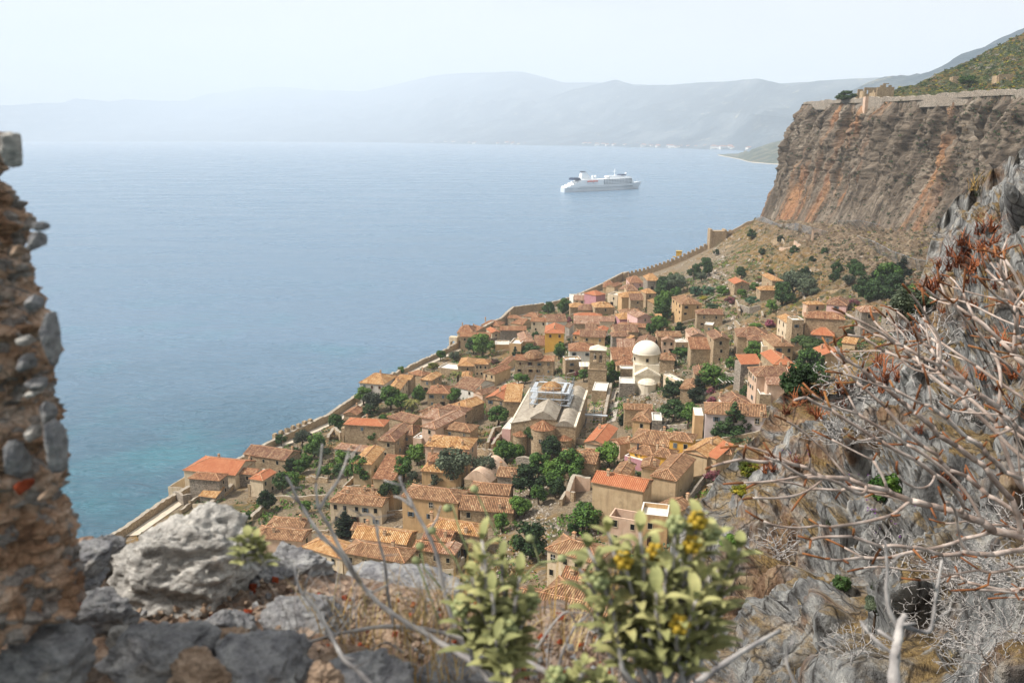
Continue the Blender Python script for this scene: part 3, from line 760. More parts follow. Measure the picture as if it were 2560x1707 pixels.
# ================================================================ the houses: three eave corners read in the photograph, eave height, roof, walls, windows
HS = [
('T1',(190,460),(820,525),(1015,345),6,'xhg','cream','new',(2,1),'large seaside house with smooth bright orange roof at the lower end of the sea wall',[(-.05,.1),(.47,.3)]),
('T1',(255,560),(625,590),(745,512),7,'xhh','grey','red',(0,1),'grey stone house with red hipped roof in front of the large orange roof',[]),
('T1',(385,775),(580,800),(640,722),2.2,'Sb','grey','pale',(0,0),'small stone lean-to with ochre tiles against the grey stone house',[]),
('T1',(930,262),(1435,340),(1575,225),5.8,'xgg','stone','brown',(3,0),'long stone house with plain brown gabled roof next to the sea wall gardens',[(.46,.1)]),
('T1',(1000,565),(1160,590),(1288,487),5.5,'yhg','cream','new',(0,2),'small cream house with orange half-hipped roof beside the ruined walls',[]),
('T1',(860,500),(1060,520),(1090,480),4.2,'Sb','grey','red',(1,0),'narrow link building with thin red roof behind the ruined stone wall',[]),
('T1',(1015,1275),(1635,1328),(1745,1190),6.6,'xhg','beige','old',(2,1),'pinkish house with white eaves and two joined tile roofs, front half',[(-.1,-.2)]),
('T1',(1200,1150),(1650,1172),(1722,1050),6.8,'xhg','beige','old',(0,0),'rear half of the pinkish twin-roofed house near the rubble',[]),
('T2',(275,195),(660,238),(760,175),4.5,'xhg','greywash','pink',(2,0),'low pale grey house with weathered red roof and two small windows under the arches',[]),
('T2',(495,377),(725,392),(890,205),7.5,'yhg','tan','pale',(1,0),'square tan house with turquoise shutters and hipped roof',[],'t'),
('T2',(745,560),(1000,582),(1045,378),3.6,'Sb','tan','red',(1,0),'low annex with dark red lean-to roof right of the turquoise-shuttered house',[(-.1,0),(.45,-.1)]),
('T3',(305,165),(850,208),(908,72),8,'xhh','beige','pale',(0,1),'tall house with pale hipped roof, uppermost of three stacked roofs',[(-.42,-.3),(.32,-.35)]),
('T3',(340,352),(830,345),(852,250),7,'xhg','beige','red',(0,0),'red-tiled middle house of the three stacked roofs above the olive tree',[(-.4,.1),(.4,-.2)]),
('T3',(262,467),(750,508),(830,340),5,'xhg','ochre','pale',(2,0),'yellow-ochre house with pale hipped roof behind the grey-green olive tree',[]),
('T2',(215,845),(850,905),(935,795),6.5,'xhg','cream','old',(5,0),'long cream house with a row of five windows and an outside stair',[]),
('T2',(340,742),(790,772),(890,700),6.5,'xhg','cream','old',(0,0),'rear wing of the long cream house with brick chimneys',[(.15,-.2),(.35,-.1)]),
('T2',(790,765),(1000,790),(1110,690),5.5,'yhg','ochre','pale',(0,0),'little pale-roofed house behind the dark pine, next to the long cream house',[]),
('T3',(20,778),(705,862),(806,712),8.3,'xhh','ochre','old',(3,0),'big ochre house with long hipped roof and cracked facade',[],'g'),
('T3',(730,937),(1380,982),(1440,805),4.6,'xgg','stone','old',(3,0),'long stone house with gabled roof and stone chimney breast below the trees',[(.25,-.4)]),
('T3',(832,727),(1330,768),(1362,640),5.2,'xhg','stone','old',(0,0),'house with brown hipped roof directly behind the chimney breast house',[]),
('T3',(1190,532),(1490,556),(1592,448),3.4,'xgg','grey','old',(0,0),'small grey stone hut with tiled roof and tall white chimney beside the big trees',[(.1,-.45),(-.48,.2)]),
('T3',(325,1167),(965,1270),(1135,1142),6,'xhh','stone','pale',(2,2),'stone house with wide pale hipped roof in the lower middle of the town',[(-.5,0),(.25,-.45)]),
('T3',(285,1292),(600,1338),(662,1205),6,'xgg','stone','red',(2,0),'small red-roofed house in front of the wide pale hipped roof',[]),
('T3',(160,1420),(510,1472),(562,1355),5,'xgg','stone','red',(2,0),'low stone house with mottled red roof and white eaves line',[]),
('T3',(505,1472),(665,1492),(800,1378),5,'yhg','stone','pink',(1,2),'narrow stone house with pale roof turned to the lane, right of the mottled red roof',[]),
('T2',(-109,1395),(370,1545),(470,1352),5.5,'xhg','cream','pale',(2,1),'cream house with striking pale striped roof at the bottom left of the town',[]),
('T2',(500,1287),(1150,1372),(1240,1205),6,'xgg','stone','pale',(0,0),'house with long pale gabled roof and clay chimney behind the brown hipped roof',[(.05,-.25),(-.4,.3)]),
('T2',(375,1462),(1125,1590),(1240,1425),7,'xhh','stone','old',(4,0),'stone house with big brown hipped roof nearest the grey ledge rocks',[]),
('T2',(480,1190),(590,1200),(640,1150),5,'Sb','stone','old',(0,0),'narrow roof strip behind the dark cypress by the long cream house',[]),
('T7',(1185,785),(1700,935),(1800,765),7.5,'xhh','cream','old',(4,0),'cream house with quoins and dark windows behind the yellow-flowered bush',[]),
('T7',(1150,1232),(1700,1402),(1730,1200),5,'xhh','tan','old',(0,0),'nearest brown hipped roof seen through the leafy bush',[(.0,.2)]),
('T7',(850,1342),(1520,1482),(1560,1292),4.5,'xgg','tan','old',(0,0),'nearest long gabled roof just below the bush',[]),
('T7',(1500,1568),(1800,1640),(1735,1352),4,'Sb','tan','red',(0,0),'red lean-to roof at the foot of the grey buttress',[]),
('T7',(1330,1100),(1640,1165),(1605,1065),4,'Sb','tan','red',(0,0),'small low roof with domed chimney in front of the cream house with quoins',[(-.2,0)]),
('T4',(465,937),(1050,1047),(1140,915),9.3,'xgg','tan','new',(0,1),'tall windowless house with damaged bright orange roof',[],'g'),
('T4',(1150,867),(1430,922),(1715,692),7,'yhg','tan','old',(0,1),'large square house with brown hipped roof next to the yellow houses',[]),
('T4',(1030,770),(1212,788),(1330,700),5.5,'ygg','tan','old',(0,0),'gabled annex with rounded end wall left of the large square house',[(.3,-.3)]),
('T4',(710,837),(880,862),(1020,747),4,'ygg','tan','old',(0,0),'low gabled roof between the round tree and the damaged orange roof',[]),
('T4',(1170,632),(1380,668),(1500,590),4.5,'xhh','yellow','old',(0,0),'small yellow house with hipped roof below the umbrella terrace',[]),
('T4',(885,582),(1165,650),(1262,560),4,'xhh','yellow','old',(0,0),'brown hipped roof behind the red-walled terrace with dining table',[(.4,.1)]),
('T4',(900,472),(1352,532),(1422,388),5,'xhg','tan','old',(0,0),'long brown hipped roof left of the bright yellow house',[(.25,.1)]),
('T4',(1355,446),(1612,482),(1672,402),4.8,'xhh','yellow','old',(2,0),'bright yellow house with two windows and brown hipped roof',[],'g'),
('T4',(1525,582),(1790,652),(1912,472),6,'ygg','tan','pale',(0,0),'gabled house with half pale half brown roof beside the rock buttress',[]),
('U5',(1022,1362),(1132,1400),(1222,1292),5,'Sb','tan','new',(0,1),'orange lean-to annex touching the grey rock buttress',[(.5,.45)]),
('T4',(380,482),(605,512),(790,330),5,'ygg','cream','new',(0,0),'gabled house with orange and brown roof beside the cathedral yard',[]),
('T4',(690,452),(785,507),(838,432),4.5,'ygg','beige','red',(0,1),'small pink-walled annex with red roof and round chimney',[(.4,.3)]),
('T4',(90,682),(500,728),(552,608),5,'xgg','stone','old',(0,0),'stone house with ribbed brown roof left of the round green tree',[(.1,-.3)]),
('T4',(385,600),(545,612),(565,570),4.5,'xhh','tan','old',(0,0),'tiny hipped roof peeking behind the ribbed brown roof',[]),
('T4',(1140,1237),(1365,1327),(1560,1192),4,'ygg','cream','old',(1,0),'gabled cottage with small attic window behind the white-edged terrace',[(.2,.6)]),
('T4',(1012,1352),(1335,1388),(1400,1250),6,'F.9','ochre','old',(1,0),'ochre house with flat terrace and white parapet in front of the rock',[]),
('T4',(655,1330),(1008,1392),(1060,1290),6.5,'R','beige','old',(2,0),'roofless ruined house with baroque window frames',[]),
('U5',(5,792),(345,802),(352,745),5.5,'xgg','stone','old',(0,0),'tan stone house with ribbed roof above the paved lane',[]),
('U5',(105,925),(318,952),(358,832),4,'yhg','ochre','old',(1,0),'ochre plastered house with small hipped roof right of the lane',[]),
('U5',(345,945),(470,950),(480,850),3.5,'F.4','grey','old',(0,0),'white terrace with flower pots beside the ochre hipped house',[]),
('U5',(1000,842),(1742,888),(1795,765),6.5,'xhg','lilac','old',(3,0),'long lilac-grey house with brown roof behind the dark pine',[(.42,-.5)]),
('U5',(865,872),(977,877),(985,778),7,'F.1','ochre','old',(0,0),'narrow ochre annex with flat white top at the end of the lilac house',[]),
('U5',(1255,750),(1580,747),(1225,642),3.5,'yhg','white','brown',(0,0),'low hipped roof behind the lilac-grey house',[(-.45,.4)]),
('U4',(255,1272),(640,1272),(185,1172),8.5,'xhg','beige','brown',(0,4),'tall stone mansion with many small side windows',[(-.2,.2),(.45,.2)]),
('U4',(385,1372),(700,1380),(695,1272),6.5,'Sb','beige','pink',(0,0),'mottled red and white roofed wing of the tall stone mansion',[(-.48,.3)]),
('U4',(290,1535),(430,1540),(260,1420),4,'F1','stone','old',(0,0),'walled terrace below the tall stone mansion',[]),
('U4',(465,1132),(722,1132),(460,992),4.8,'yhg','stone','new',(0,0),'bright orange hipped roof in front of the umbrella-shaped pine',[(.05,-.3)]),
('U4',(610,1172),(842,1217),(602,1132),4,'xhh','stone','new',(0,0),'smaller orange roof right of the bright orange hipped roof',[(-.45,-.2)]),
('U4',(470,907),(702,907),(455,792),6.5,'yhg','tan','old',(2,0),'tan house with brown hipped roof and two front windows left of the umbrella pine',[(.0,-.35)]),
('U4',(322,932),(442,937),(345,880),5,'F.8','cream','old',(1,0),'cream block with walled roof terrace and dark doorway',[]),
('U4',(20,787),(412,802),(50,700),7,'xhh','stone','brown',(1,0),'broad stone house with layered low roofs and arched window',[(-.2,.1)]),
('U4',(145,830),(400,842),(160,790),6.3,'xhh','stone','brown',(0,0),'lower front roof of the broad stone house with arched window',[]),
('U4',(850,555),(1335,582),(845,500),9.5,'xhh','stone','red',(0,0),'massive windowless stone house with red and white tiles',[(-.45,.0)]),
('U4',(690,607),(835,607),(680,562),11,'F.7','stone','old',(1,0),'tall narrow stone tower house with white parapet',[]),
('U4',(650,640),(840,640),(600,545),9,'ygg','cream','pale',(0,3),'cream house with pale roof pressed against the tower house',[]),
('U4',(1108,387),(1355,407),(1112,330),6,'yhg','pink','brown',(1,0),'pink house with pyramid roof on the upper edge of the town',[(-.42,.1)]),
('U4',(880,400),(1090,395),(872,372),4.5,'xhh','beige','pale',(1,0),'small beige hipped house left of the pink pyramid-roofed house',[]),
('U4',(500,492),(760,510),(490,468),5,'R','stone','old',(0,0),'roofless walled enclosure on the upper terrace',[]),
('U4',(925,762),(1200,782),(925,690),5,'xhh','grey','new',(2,0),'grey stone house with vivid orange roof under the massive stone house',[],'g'),
('U4',(1540,487),(1745,492),(1500,435),9.5,'xhh','grey','pink',(1,1),'grey stone house half hidden by the bare bush tips',[]),
('U4',(1790,447),(1960,482),(1745,400),9,'F.7','grey','old',(1,0),'grey stone block with white-rimmed terrace behind the bare bush',[]),
('U4',(1075,1012),(1330,1012),(1062,930),5,'ygg','tan','new',(0,0),'red-orange roof partly covered by bare branches',[]),
('U4',(885,1152),(1075,1177),(865,1097),4.5,'F.8','stone','old',(0,0),'empty walled terrace right of the umbrella pine',[]),
('U4',(1300,860),(1460,880),(1300,830),4,'Sb','tan','pale',(0,0),'small pale lean-to roof among shrubs by the bare bush',[]),
('U3',(1285,327),(1525,327),(1135,257),5.3,'ygg','stone','new',(1,3),'lone gabled stone house with orange roof at the foot of the hillside',[(.3,.45)]),
('U4',(445,107),(577,107),(390,37),6,'yhg','stone','pale',(1,0),'upper pale-roofed stone house against the ruined gable',[]),
('U4',(300,222),(592,222),(262,190),4.2,'xhh','stone','pale',(0,1),'lower pale-roofed stone house beside the dry grass plot',[(-.1,.1)]),
('U3',(425,657),(745,652),(290,542),8.6,'yhh','ochre','old',(2,3),'tall yellow-ochre villa with brown shutters',[(-.05,-.1),(.35,.2)],'b'),
('U3',(670,812),(1095,822),(642,757),6.3,'xhg','stone','brown',(2,0),'plain stone house with brown roof right of the ochre villa',[(.4,.3)],'b'),
('U3',(570,1172),(800,1172),(550,1072),5.5,'ygg','beige','pink',(2,0),'pinkish gabled house with stone-framed french window',[]),
('U3',(790,992),(930,1002),(770,942),5,'F.2','stone','old',(1,0),'stone block with flat white roof slab beside the ochre villa',[]),
('U3',(570,1382),(935,1387),(575,1302),6,'Sb','stone','red',(0,0),'stone house with ribbed red lean-to roof above the yard',[]),
('U3',(945,1227),(1205,1227),(945,1112),8.5,'ygg','stone','brown',(1,1),'tall gabled stone house with arched door',[]),
('U3',(100,1242),(300,1247),(90,1180),5.5,'ygg','beige','pink',(2,0),'pale gabled house with two slim windows above the citrus tree',[]),
('U3',(30,1182),(415,1182),(30,1122),6,'xgg','stone','old',(0,1),'long stone house with round chimney behind the pale gabled house',[(-.1,.3)]),
('U3',(320,1282),(530,1282),(310,1222),3.8,'F.3','stone','old',(1,0),'bright white roof terrace with flower tubs',[]),
('U5',(445,187),(620,197),(657,132),4.2,'xhh','stone','old',(0,0),'small stone house with hipped roof right of the white dome',[]),
('U6',(1595,812),(1805,752),(1585,742),3.8,'Sb','stone','pale',(0,0),'pale lean-to roof half hidden in the trees above the stairs',[]),
('U6',(1440,412),(1630,412),(1375,320),6,'xhh','grey','pale',(1,3),'grey stone cube with pale pyramid roof by the west end',[]),
('U6',(1140,437),(1360,437),(1130,365),5.5,'xhh','pink','red',(2,0),'pink house with dark windows left of the grey stone cube',[(-.45,.1)]),
('U6',(1095,562),(1265,562),(1105,500),4.2,'xhh','tan','brown',(0,0),'small brown hipped house below the pink house',[(-.4,-.2)]),
('U6',(955,532),(1085,542),(948,465),5,'yhg','tan','pink',(0,0),'dusty-roofed house beside the pergola pavilion',[]),
('U6',(697,512),(887,517),(720,435),4,'xhh','tan','red',(0,0),'red hipped roof on the sea edge above the pavilion',[]),
('U6',(890,502),(1018,455),(890,440),4,'xgg','tan','red',(0,0),'narrow red gabled roof beside the sea-edge tower wall',[]),
('U6',(590,647),(742,622),(562,580),6,'xhh','mauve','new',(0,0),'rose-walled house with bright orange roof near the white terrace',[]),
('U6',(230,717),(512,722),(240,665),4.5,'xgg','cream','pink',(3,0),'cream house with three small windows below the two people on the terrace',[(-.3,.1)]),
('U6',(215,668),(560,652),(215,628),4.3,'F.5','white','old',(0,0),'long white-walled terrace on the sea edge',[]),
('U6',(165,837),(412,837),(178,785),4.5,'xhh','stone','pale',(0,0),'mottled hipped roof with a small awning, by the sea wall trees',[]),
('U6',(300,878),(512,882),(325,815),5,'xhg','stone','brown',(0,0),'brown ribbed roof in front of the mottled hipped roof',[]),
('U6',(570,842),(877,837),(590,775),5,'xhh','stone','pale',(1,0),'house with pale hipped roof and black-capped chimney',[(.0,-.2)]),
('U6',(1010,677),(1412,672),(1020,615),7.5,'xhg','ochre','pale',(0,0),'upper yellow house with pale hipped roof behind the stone facade',[]),
('U6',(1150,717),(1362,717),(1155,680),8,'Sb','stone','brown',(1,0),'stone-fronted house joined to the upper yellow house',[]),
('U6',(1405,612),(1565,607),(1410,560),8,'xhh','stone','pale',(1,0),'slim stone house with pale pyramid roof beside the dark trees',[]),
('U6',(235,997),(690,1002),(245,945),3.8,'xhh','ochre','new',(0,0),'wide smooth terracotta hipped roof in the upper middle',[]),
('U6',(230,1102),(640,1107),(235,1050),4,'Sb','stone','pink',(0,0),'long dusty lean-to roof with white domed chimney',[(-.25,-.2)]),
('U6',(645,1062),(885,1067),(650,1005),5,'xgg','cream','pink',(0,0),'cream-walled house with dusty gabled roof beside the narrow alley',[]),
('U6',(420,1172),(640,1176),(425,1125),4,'xgg','stone','brown',(0,0),'dark brown gabled roof behind the white-fronted gable',[]),
('U6',(975,1032),(1262,1027),(990,955),4.5,'xhh','mauve','pale',(0,0),'mauve-walled house with mottled ochre roof',[]),
('U6',(1015,942),(1310,937),(1035,885),5,'xhg','tan','old',(0,0),'tile roof behind the mauve-walled house',[]),
('U6',(1265,1002),(1502,987),(1285,910),5.5,'ygg','pink','pink',(1,0),'pink gabled house with pale front beside the stepped lane',[]),
('U6',(925,1132),(1455,1172),(945,1090),5,'xhg','stone','red',(0,0),'long red-roofed house below the mauve and pink houses',[]),
('U6',(900,1242),(1280,1237),(910,1150),5,'xgg','stone','brown',(0,0),'old brown double roof left of the green courtyard',[(.48,-.2)]),
('U6',(855,1312),(1125,1312),(868,1255),7.5,'xhg','grey','brown',(1,0),'dark stone house with single window above the covered arch',[(.47,-.3)]),
('U6',(1145,1352),(1290,1332),(1190,1270),5.5,'ygg','stone','pale',(0,0),'small pale gabled roof right of the slender chimney',[]),
('U6',(1235,1412),(1520,1432),(1280,1315),6.5,'ygg','stone','brown',(0,0),'gabled stone house directly behind the white dome',[]),
('U2',(1200,852),(1490,857),(1205,785),5,'Sb','stone','pink',(2,0),'reddish stone house with two arched windows left of the white dome',[]),
('U2',(1125,1032),(1500,1032),(1130,940),5.5,'Sb','cream','red',(0,0),'red ribbed roof with small skylight beside the white dome',[(.0,-.2)]),
('U2',(1190,1132),(1500,1132),(1205,1062),4,'xhh','tan','red',(0,0),'hipped red roof wrapped in ivy beside the lane',[]),
('U2',(1250,1195),(1500,1197),(1248,1140),5,'F.3','stone','old',(0,0),'cream-topped stone block next to the domed church',[]),
('U2',(1235,1430),(1488,1437),(1240,1325),5,'F.3','grey','old',(0,0),'grey stone block with blue-grey flat roof left of the domed church apse',[]),
('U2',(835,572),(1012,582),(1090,520),5,'ygg','white','new',(0,1),'gabled house with white front and bright orange roof',[]),
('U2',(680,545),(840,550),(690,470),4.2,'xgg','stone','brown',(0,0),'brown roof with white vent left of the white-fronted gable',[]),
('U2',(590,657),(995,672),(597,575),6,'xgg','ochre','brown',(2,1),'ochre house with brown gabled roof and two windows behind the white house',[],'g'),
('U2',(470,622),(590,632),(480,565),4.3,'xhh','ochre','new',(1,0),'tiny ochre house with orange roof left of the ochre gabled house',[]),
('U2',(15,602),(325,607),(330,490),8.8,'yhg','yellow','new',(2,0),'tall orange-yellow house with red-framed windows',[(.0,-.3)],'b'),
('U2',(410,892),(830,897),(440,785),6.2,'xhh','white','red',(2,0),'white restaurant house with terrace tables beside the bell tower',[(.1,.2)],'g'),
('U2',(350,1062),(610,1052),(375,1000),6,'F.6','stone','old',(1,0),'ivy-hung stone terrace with wooden tables',[]),
('U2',(345,510),(415,515),(335,440),6,'Sl','greywash','brown',(0,0),'narrow grey house squeezed behind the orange-yellow house',[(.2,.2)]),
('U1',(150,597),(400,602),(300,505),8,'xhh','cream','red',(1,0),'cream house with red roof on the sea wall corner by the arch',[(-.3,.1),(.4,.3)]),
('U1',(200,662),(695,662),(650,612),6.8,'xgg','stone','red',(3,0),'long stone house with three square holes above green bushes',[]),
('U1',(545,470),(830,492),(840,425),4.5,'xhh','tan','red',(0,0),'red hipped roof close to the water left of the curved sea wall',[(-.45,0)]),
('U1',(430,600),(575,570),(590,500),5,'Sr','stone','red',(0,0),'rough stone side building between two red roofs at the sea edge',[]),
('U1',(975,357),(1180,362),(1190,328),4.5,'xhh','cream','red',(1,0),'small cream house with red roof inside the curved sea wall',[]),
('U1',(1030,442),(1220,467),(1352,405),4,'xhg','tan','red',(0,0),'red and brown roof with barrel vaults behind it',[(.1,.3)]),
('U1',(1230,325),(1460,345),(1502,295),4,'xhh','cream','red',(0,0),'red roof with white chimneys near the sea wall steps',[(.4,-.2)]),
('U1',(855,560),(1280,558),(1282,508),5.5,'xgg','grey','red',(0,0),'grey stone house with long red roof above the yellow terrace',[]),
('U1',(715,602),(852,592),(942,512),4,'ygg','cream','new',(1,0),'orange gabled cottage between the three-hole house and the grey stone house',[]),
('U1',(1200,762),(1410,757),(1060,602),6,'yhg','ochre','pink',(0,0),'house with large dusty pink roof and salmon walls above the terrace',[]),
('U1',(1000,792),(1190,802),(1005,705),6.5,'F.8','ochre','old',(1,0),'yellow two-level terrace house with curved parapet',[]),
('U1',(772,802),(1000,802),(825,735),3.6,'F.5','ochre','old',(0,0),'low yellow terrace with outdoor tables',[]),
('U1',(1355,412),(1620,417),(1360,367),6.5,'xgg','cream','red',(2,0),'long cream house with buttress and red roof behind the yellow house',[]),
('U1',(1620,420),(1940,412),(1625,335),5,'xgg','white','brown',(0,0),'brown ribbed roof continuing from the long cream house',[(.15,-.3)]),
('U1',(1410,800),(1590,802),(1412,722),3.5,'Sb','tan','brown',(0,0),'low brown lean-to left of the tall orange-yellow house',[]),
('U1',(160,1137),(420,1142),(490,1020),5,'yhh','stone','pale',(1,0),'house with bright ochre hipped roof beside the potted terrace',[]),
('U1',(430,1102),(652,1112),(680,1045),7.5,'xhh','stone','pale',(3,0),'narrow stone house with three small square windows in a row',[(.5,.3)]),
('U1',(575,1237),(762,1272),(850,1135),6,'ygg','tan','red',(2,0),'tan gabled house with two windows above the square',[]),
('U1',(830,1112),(952,1122),(1055,1000),4.5,'ygg','tan','red',(0,0),'gabled roof behind the tan gabled house, below the bougainvillea',[(-.4,-.1)]),
('T5',(1550,422),(1790,472),(1890,340),4.5,'xgg','white','brown',(2,0),'house with wide grey-brown roof and white front with arch',[]),
('T5',(1780,482),(1892,522),(1962,425),5,'ygg','beige','brown',(0,0),'beige gabled house with chimney right of the grey-brown roof',[(-.4,-.1)]),
('T5',(385,372),(680,397),(860,292),8.5,'xhh','greywash','pale',(3,0),'large grey-white house with ochre hipped roof on the sea wall above green trees',[(.05,.1)],'b'),
('T5',(680,512),(835,517),(1110,310),6.5,'yhg','cream','pale',(1,3),'long house with white front and orange striped roof beside the grey-white house',[]),
('T5',(820,322),(1010,337),(1105,295),7,'xhg','stone','pale',(0,0),'crossing roof wing behind the long white-fronted house',[(.1,.4)]),
('T5',(1135,332),(1265,347),(1385,270),5.5,'yhg','stone','pale',(1,2),'stone house with narrow orange hipped roof and white satellite dish',[]),
('T5',(990,255),(1150,292),(1250,252),4,'xhh','stone','red',(0,0),'dark red hipped roof next to the seaside path',[]),
('T5',(1215,500),(1480,507),(1635,425),5.5,'xhh','stone','red',(2,1),'stone house with red hipped roof and two pale blue windows',[],'g'),
('T5',(190,752),(350,767),(470,697),3,'ygg','stone','red',(0,0),'open tiled shelter beside the sea wall walk',[]),
('T5',(195,882),(680,907),(872,835),7.5,'xhh','stone','new',(1,0),'ruined stone hall with arches below a new orange hipped roof',[]),
('T5',(730,792),(1040,872),(1062,765),4.5,'xhg','stone','brown',(0,0),'dark brown roof between the orange hall and the palm tree',[(.5,.2)]),
('T5',(615,1072),(815,1092),(985,905),7.8,'yhg','stone','brown',(1,2),'tall stone house with grey shutters and hipped brown roof',[],'g'),
('T5',(900,1002),(1032,1012),(1130,905),6.5,'xhh','stone','brown',(1,0),'right wing of the tall stone house with grey shutters',[],'g'),
('T5',(1145,907),(1312,942),(1590,735),9,'yhg','beige','pink',(1,1),'tall pinkish tower-like house with dusty roof',[]),
('T5',(1145,797),(1370,822),(1480,710),9.3,'xhh','beige','pink',(0,0),'upper dusty roof of the tall pinkish house',[(-.3,.3)]),
('T5',(1040,1070),(1145,1085),(1150,1010),5.5,'F.8','beige','old',(0,0),'small roof terrace with white table between stone house and pinkish tower house',[]),
('T5',(1410,932),(1740,977),(1825,895),6,'xhh','stone','old',(2,0),'stone house with brown hipped roof right of the pinkish tower house',[]),
('T5',(1345,702),(1640,757),(1730,685),7,'xhh','stone','brown',(0,1),'dark-roofed stone house behind the pinkish tower house',[]),
('T5',(1510,642),(1700,692),(1825,592),7,'yhg','stone','pale',(0,0),'stone house with orange half-hipped roof above the dark-roofed house',[]),
('T5',(1120,722),(1212,742),(1330,645),4,'ygg','beige','brown',(0,0),'small gabled roof right of the palm tree',[(.4,-.3)]),
('T6',(170,557),(400,587),(600,425),7,'ygg','stone','new',(2,0),'stone gabled house with blue windows and orange roof beside the cathedral',[],'g'),
('T6',(395,602),(590,607),(640,475),5.5,'Sb','stone','pale',(0,0),'pale striped lean-to roof touching the cathedral',[(.48,.1)]),
('T6',(365,935),(470,945),(500,800),4,'F.1','pink','old',(0,0),'small pink plastered chapel annex at the cathedral corner',[]),
('T6',(1470,470),(1650,480),(1640,375),4.5,'F.2','stone','old',(0,0),'square cistern building with flat cream roof below the bell tower',[]),
]
for h in HS:
    t, A, B, Cc, he, roof, wall, rm, win, label, ch = h[:11]
    kind = h[11] if len(h) > 11 else 'd'
    nm = 'terrace_house' if roof[0] == 'F' else 'ruined_house' if roof[0] == 'R' else 'house'
    house(t, A, B, Cc, he, roof, wall, rm, win, label, ch, kind=kind, name=nm)
for h in [
 ('T5',(1345,195),(1590,225),(1600,150),3,'F.5','stone','old',(0,0),'white paved terrace with potted trees beside the seaside path'),
 ('U3',(1345,1310),(1470,1310),(1325,1265),4,'F.3','stone','old',(1,0),'small stone block with white slab in front of the broad layered-roof house'),
 ('U5',(665,462),(745,452),(655,325),3.6,'F.3','cream','old',(0,0),'long white roof terrace right of the rocky outcrop'),
 ('U5',(690,540),(900,560),(690,440),4.5,'yhg','stone','old',(0,0),'brown roof partly behind the tall dark cypress'),
 ('U5',(870,365),(1010,370),(850,240),5,'yhg','stone','brown',(1,0),'stone house with brown half-hipped roof above the leafy courtyard tree'),
 ('U3',(30,960),(130,960),(20,900),4,'Sb','tan','pale',(0,0),'little pale roof hidden among the trees beside the villa'),
 ('U6',(1090,640),(1180,640),(1085,600),4,'F.4','tan','old',(0,0),'narrow alley terrace below the pink house'),
 ('U6',(775,642),(940,662),(768,560),6.5,'F1','cream','old',(1,0),'cream pavilion with open roof terrace and pergola bars'),
 ('T4',(1940,600),(2060,620),(2040,540),5,'xhh','tan','old',(0,0),'low brown roof behind the top of the grey buttress'),
 ('T5',(1640,300),(1760,300),(1780,245),4,'xhh','stone','pale',(0,0),'tiny pale hipped roof behind the palm tree on the right'),
]:
    t, A, B, Cc, he, roof, wall, rm, win, label = h
    house(t, A, B, Cc, he, roof, wall, rm, win, label, (), wmax=9)
# ================================================================ landmark buildings
M_screed = plaster_mat('roof_screed', '8f8476', 'aaa08f', '6b6154', .6)
M_lime = plaster_mat('limewash', 'cfc2aa', 'ded3be', 'a8977c', .35)
M_steel = NT('galvanised_steel', .4); M_steel.b.inputs['Metallic'].default_value = .6; M_steel = M_steel.done('9aa3ab')
M_board = plain('scaffold_board', 'b9bec2', .7, .1)
M_dark = plain('deep_opening', '15120f', .95, 0)
M_bronze = plain('bell_bronze', '3b4238', .5, .1)
def arc(x0, x1, z, rise, n=10): return [(x0+(x1-x0)*i/n, z+rise*sin(pi*i/n)) for i in range(n+1)]
def extrude_y(mb, prof, y0, y1, mi=0, caps=True, base=None):
    for (xa, za), (xb, zb) in zip(prof[:-1], prof[1:]): mb.poly([(xa, y0, za), (xb, y0, zb), (xb, y1, zb), (xa, y1, za)], mi)
    if caps:
        b = base if base is not None else min(p[1] for p in prof)
        for y in (y0, y1): mb.poly([(x, y, z) for x, z in prof]+[(prof[-1][0], y, b), (prof[0][0], y, b)], mi)
